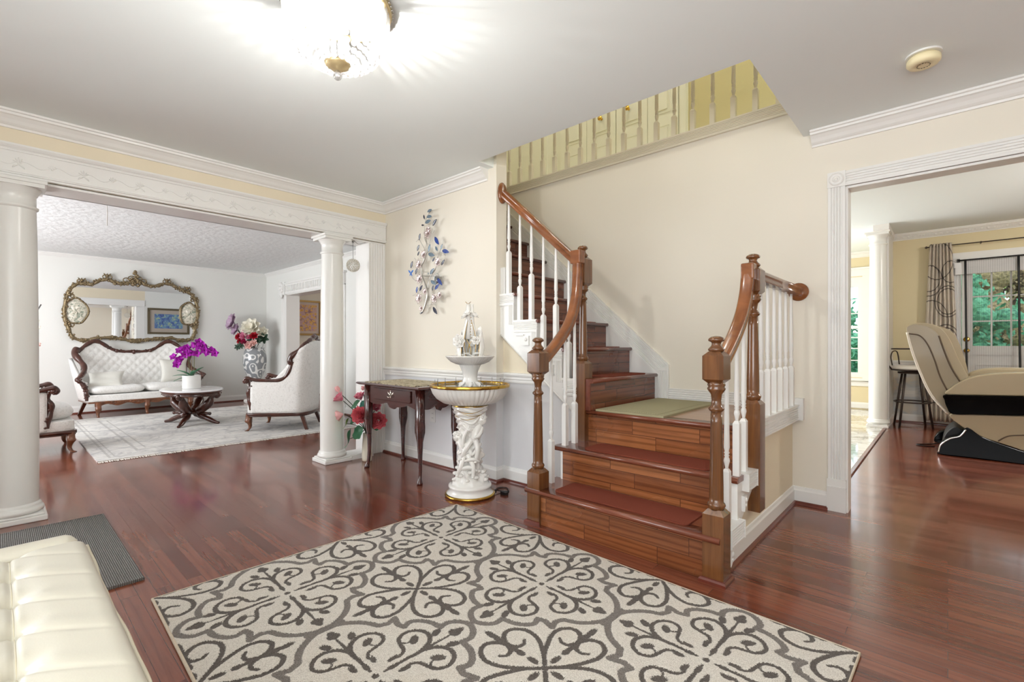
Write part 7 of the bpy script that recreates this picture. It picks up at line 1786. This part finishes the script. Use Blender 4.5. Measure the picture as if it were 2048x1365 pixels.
# sheer curtains
t = NT('grey_sheer', 0.9); v = t.map(); w5 = t.n('ShaderNodeTexWave', wave_type='BANDS', bands_direction='X'); w5.inputs['Scale'].default_value = 16; t.l(v, w5.inputs['Vector'])
t.b.inputs['Base Color'].default_value = (*lin((110, 106, 108)), 1); t.l(t.math('ADD', t.math('MULTIPLY', w5.outputs['Fac'], 0.18), 0.14), t.b.inputs['Alpha'])
for (x0, x1, lab) in ((0.165, 0.62, 'left sheer grey curtain with black edge hanging over the patio door'), (0.63, 1.12, 'second sheer grey curtain with black edge at the right end of the patio door')):
    sh = thing('sheer_curtain', lab, 'curtain', (x0, 8.40, 2.14))
    def sfn(u, v_): return (lerp(x0+0.02*v_, x1, u), 8.368+0.008*math.sin(u*40)+0.008*math.sin(v_*5), lerp(2.14, 0.05, v_))
    b = MB(); b.grid(sfn, 80, 12); b.build('sheer_fabric', t.m, sh)
    b = MB(); b.grid(lambda u, v_: (x0+0.02*v_+u*0.022-0.012, 8.357+0.008*math.sin(v_*5), lerp(2.14, 0.05, v_)), 2, 12); b.build('black_edge', M_blackmat, sh, solid=0.003)
# shiny marbled wainscot paper below the rail
t = NT('silver_marbled_paper', 0.12); v = t.map(); n_ = t.noise(v, 2.2, 5, 0.5, 2.5); t.l(t.ramp(n_.outputs['Fac'], [(0.38, lin((196, 188, 172))), (0.5, lin((176, 180, 184))), (0.62, lin((214, 212, 206)))]), t.b.inputs['Base Color'])
b = MB(); b.box(-0.558, 0.035, 8.444, 8.45, 0.115, 0.765); trim(b, t.m)
# gathered curtain hem seen under the recliner
# =============================================================== garden
b = MB(); b.box(-14, 14, 9.75, 32, -0.45, -0.35); tag(b.build('garden_lawn', mat('lawn', (70, 110, 50), 0.9, noise=(3, 0.4))), 'green lawn outside the patio door', 'lawn', kind='structure')
def foliage(name, col0, col1, sc_=9):
    t = NT(name, 0.7); v = t.map(); n_ = t.noise(v, sc_, 6, 0.75); vo = t.n('ShaderNodeTexVoronoi'); vo.inputs['Scale'].default_value = sc_*1.6; t.l(v, vo.inputs['Vector'])
    k = t.math('ADD', t.math('MULTIPLY', n_.outputs['Fac'], 0.6), t.math('MULTIPLY', vo.outputs['Distance'], 0.5))
    t.l(t.ramp(k, [(0.30, lin(col0)), (0.60, lin(col1))]), t.b.inputs['Base Color']); t.bump(k, 1.0, 0.1); return t.m
FO = [foliage('green_foliage', (40, 96, 50), (150, 206, 104)), foliage('bluegreen_foliage', (36, 110, 88), (116, 190, 146)), foliage('russet_foliage', (90, 74, 52), (176, 152, 108)), foliage('bright_foliage', (70, 120, 40), (190, 224, 110))]
def bush(c, r, h, m_, label, name='garden_shrub', cat='shrub', n=46, trunk=None, seed=0):
    t_ = thing(name, label, cat, (c[0], c[1], -0.35)); rd = random.Random(seed)
    b = MB()
    for i in range(n):
        a = rd.uniform(0, 2*PI); q = rd.random(); z = c[2]+h*(0.15+0.85*q)*0.5*(1+rd.uniform(-.2, .2)); rr_ = r*math.sqrt(max(0.05, 1-q*q))*rd.uniform(0.4, 1.0)
        o_ = Vector((c[0]+rr_*math.cos(a), c[1]+rr_*math.sin(a)*0.7, z)); R_ = r*rd.uniform(0.18, 0.34)
        b.sphere(o_, R_*0.8, 7, 5, (1, 1, 0.8))
        for k in range(26):
            d = Vector((rd.uniform(-1, 1), rd.uniform(-1, 0.3), rd.uniform(-1, 1))).normalized(); p = o_+d*R_*rd.uniform(0.7, 1.25)
            d2 = Vector((rd.uniform(-1, 1), rd.uniform(-.5, .5), rd.uniform(-1, 1))).normalized(); b.petal(p, p+d2*rd.uniform(0.10, 0.20), rd.uniform(0.05, 0.10), 0.1, 2, up=(rd.uniform(-.6, .6), -1, rd.uniform(-.6, .8)))
    b.build('foliage', m_, t_)
    b = MB(); b.lathe([(0.10, -0.36), (0.07, c[2]+h*0.35)], (c[0], c[1], 0), 10); b.build('trunk', mat('bark', (88, 74, 62), 0.9), t_)
bush((0.0, 12.6, -0.3), 1.1, 4.6, FO[1], 'low blue-green shrub straight outside the patio door', seed=1)
bush((2.6, 12.9, -0.3), 1.2, 4.4, FO[1], 'low blue-green shrub to the right outside the patio door', seed=2)
bush((0.6, 17.0, 0.6), 1.9, 6.0, FO[2], 'tall russet-leaved tree at the left outside the patio door', 'garden_tree', 'tree', 70, seed=3)
bush((4.0, 18.4, 1.0), 2.6, 7.0, FO[3], 'tall bright green tree in the middle outside the patio door', 'garden_tree', 'tree', 70, seed=4)
bush((7.6, 17.5, 0.4), 2.2, 6.0, FO[0], 'green tree furthest right outside the patio door', 'garden_tree', 'tree', 60, seed=5)
bush((-3.2, 15.6, -0.3), 1.9, 5.2, FO[1], 'blue-green tree outside the bay window', 'garden_tree', 'tree', 70, seed=6)
bush((-7.4, 16.5, -0.3), 2.0, 5.2, FO[0], 'green tree furthest left outside the bay window', 'garden_tree', 'tree', 60, seed=7)

# =============================================================== groups of repeated things
for o in list(COL.objects):
    if o.parent is not None or 'label' not in o or 'group' in o: continue
    for pre, g in (('lotus_flower', 'lotus blooms in the ivory vase'), ('lotus_leaf', 'lotus leaves in the ivory vase'), ('silk_flower', 'silk flowers in the tall grey vase'), ('silk_leaf_spray', 'leaf sprays in the tall grey vase'),
                   ('round_column', 'white round columns'), ('armchair', 'white damask armchairs'), ('throw_pillow', 'pillows on the living room seats'), ('wall_outlet', 'white wall outlets'), ('garden_tree', 'trees outside the windows'),
                   ('garden_shrub', 'shrubs outside the patio door'), ('sheer_curtain', 'sheer curtains on the patio door'), ('stair_railing', 'oak stair railings'), ('framed_picture', 'framed flower prints'), ('curtain_rod', 'curtain rods above the patio door'), ('power_cord', 'black power cords on the floor')):
        if o.name.split('.')[0] == pre: o['group'] = g
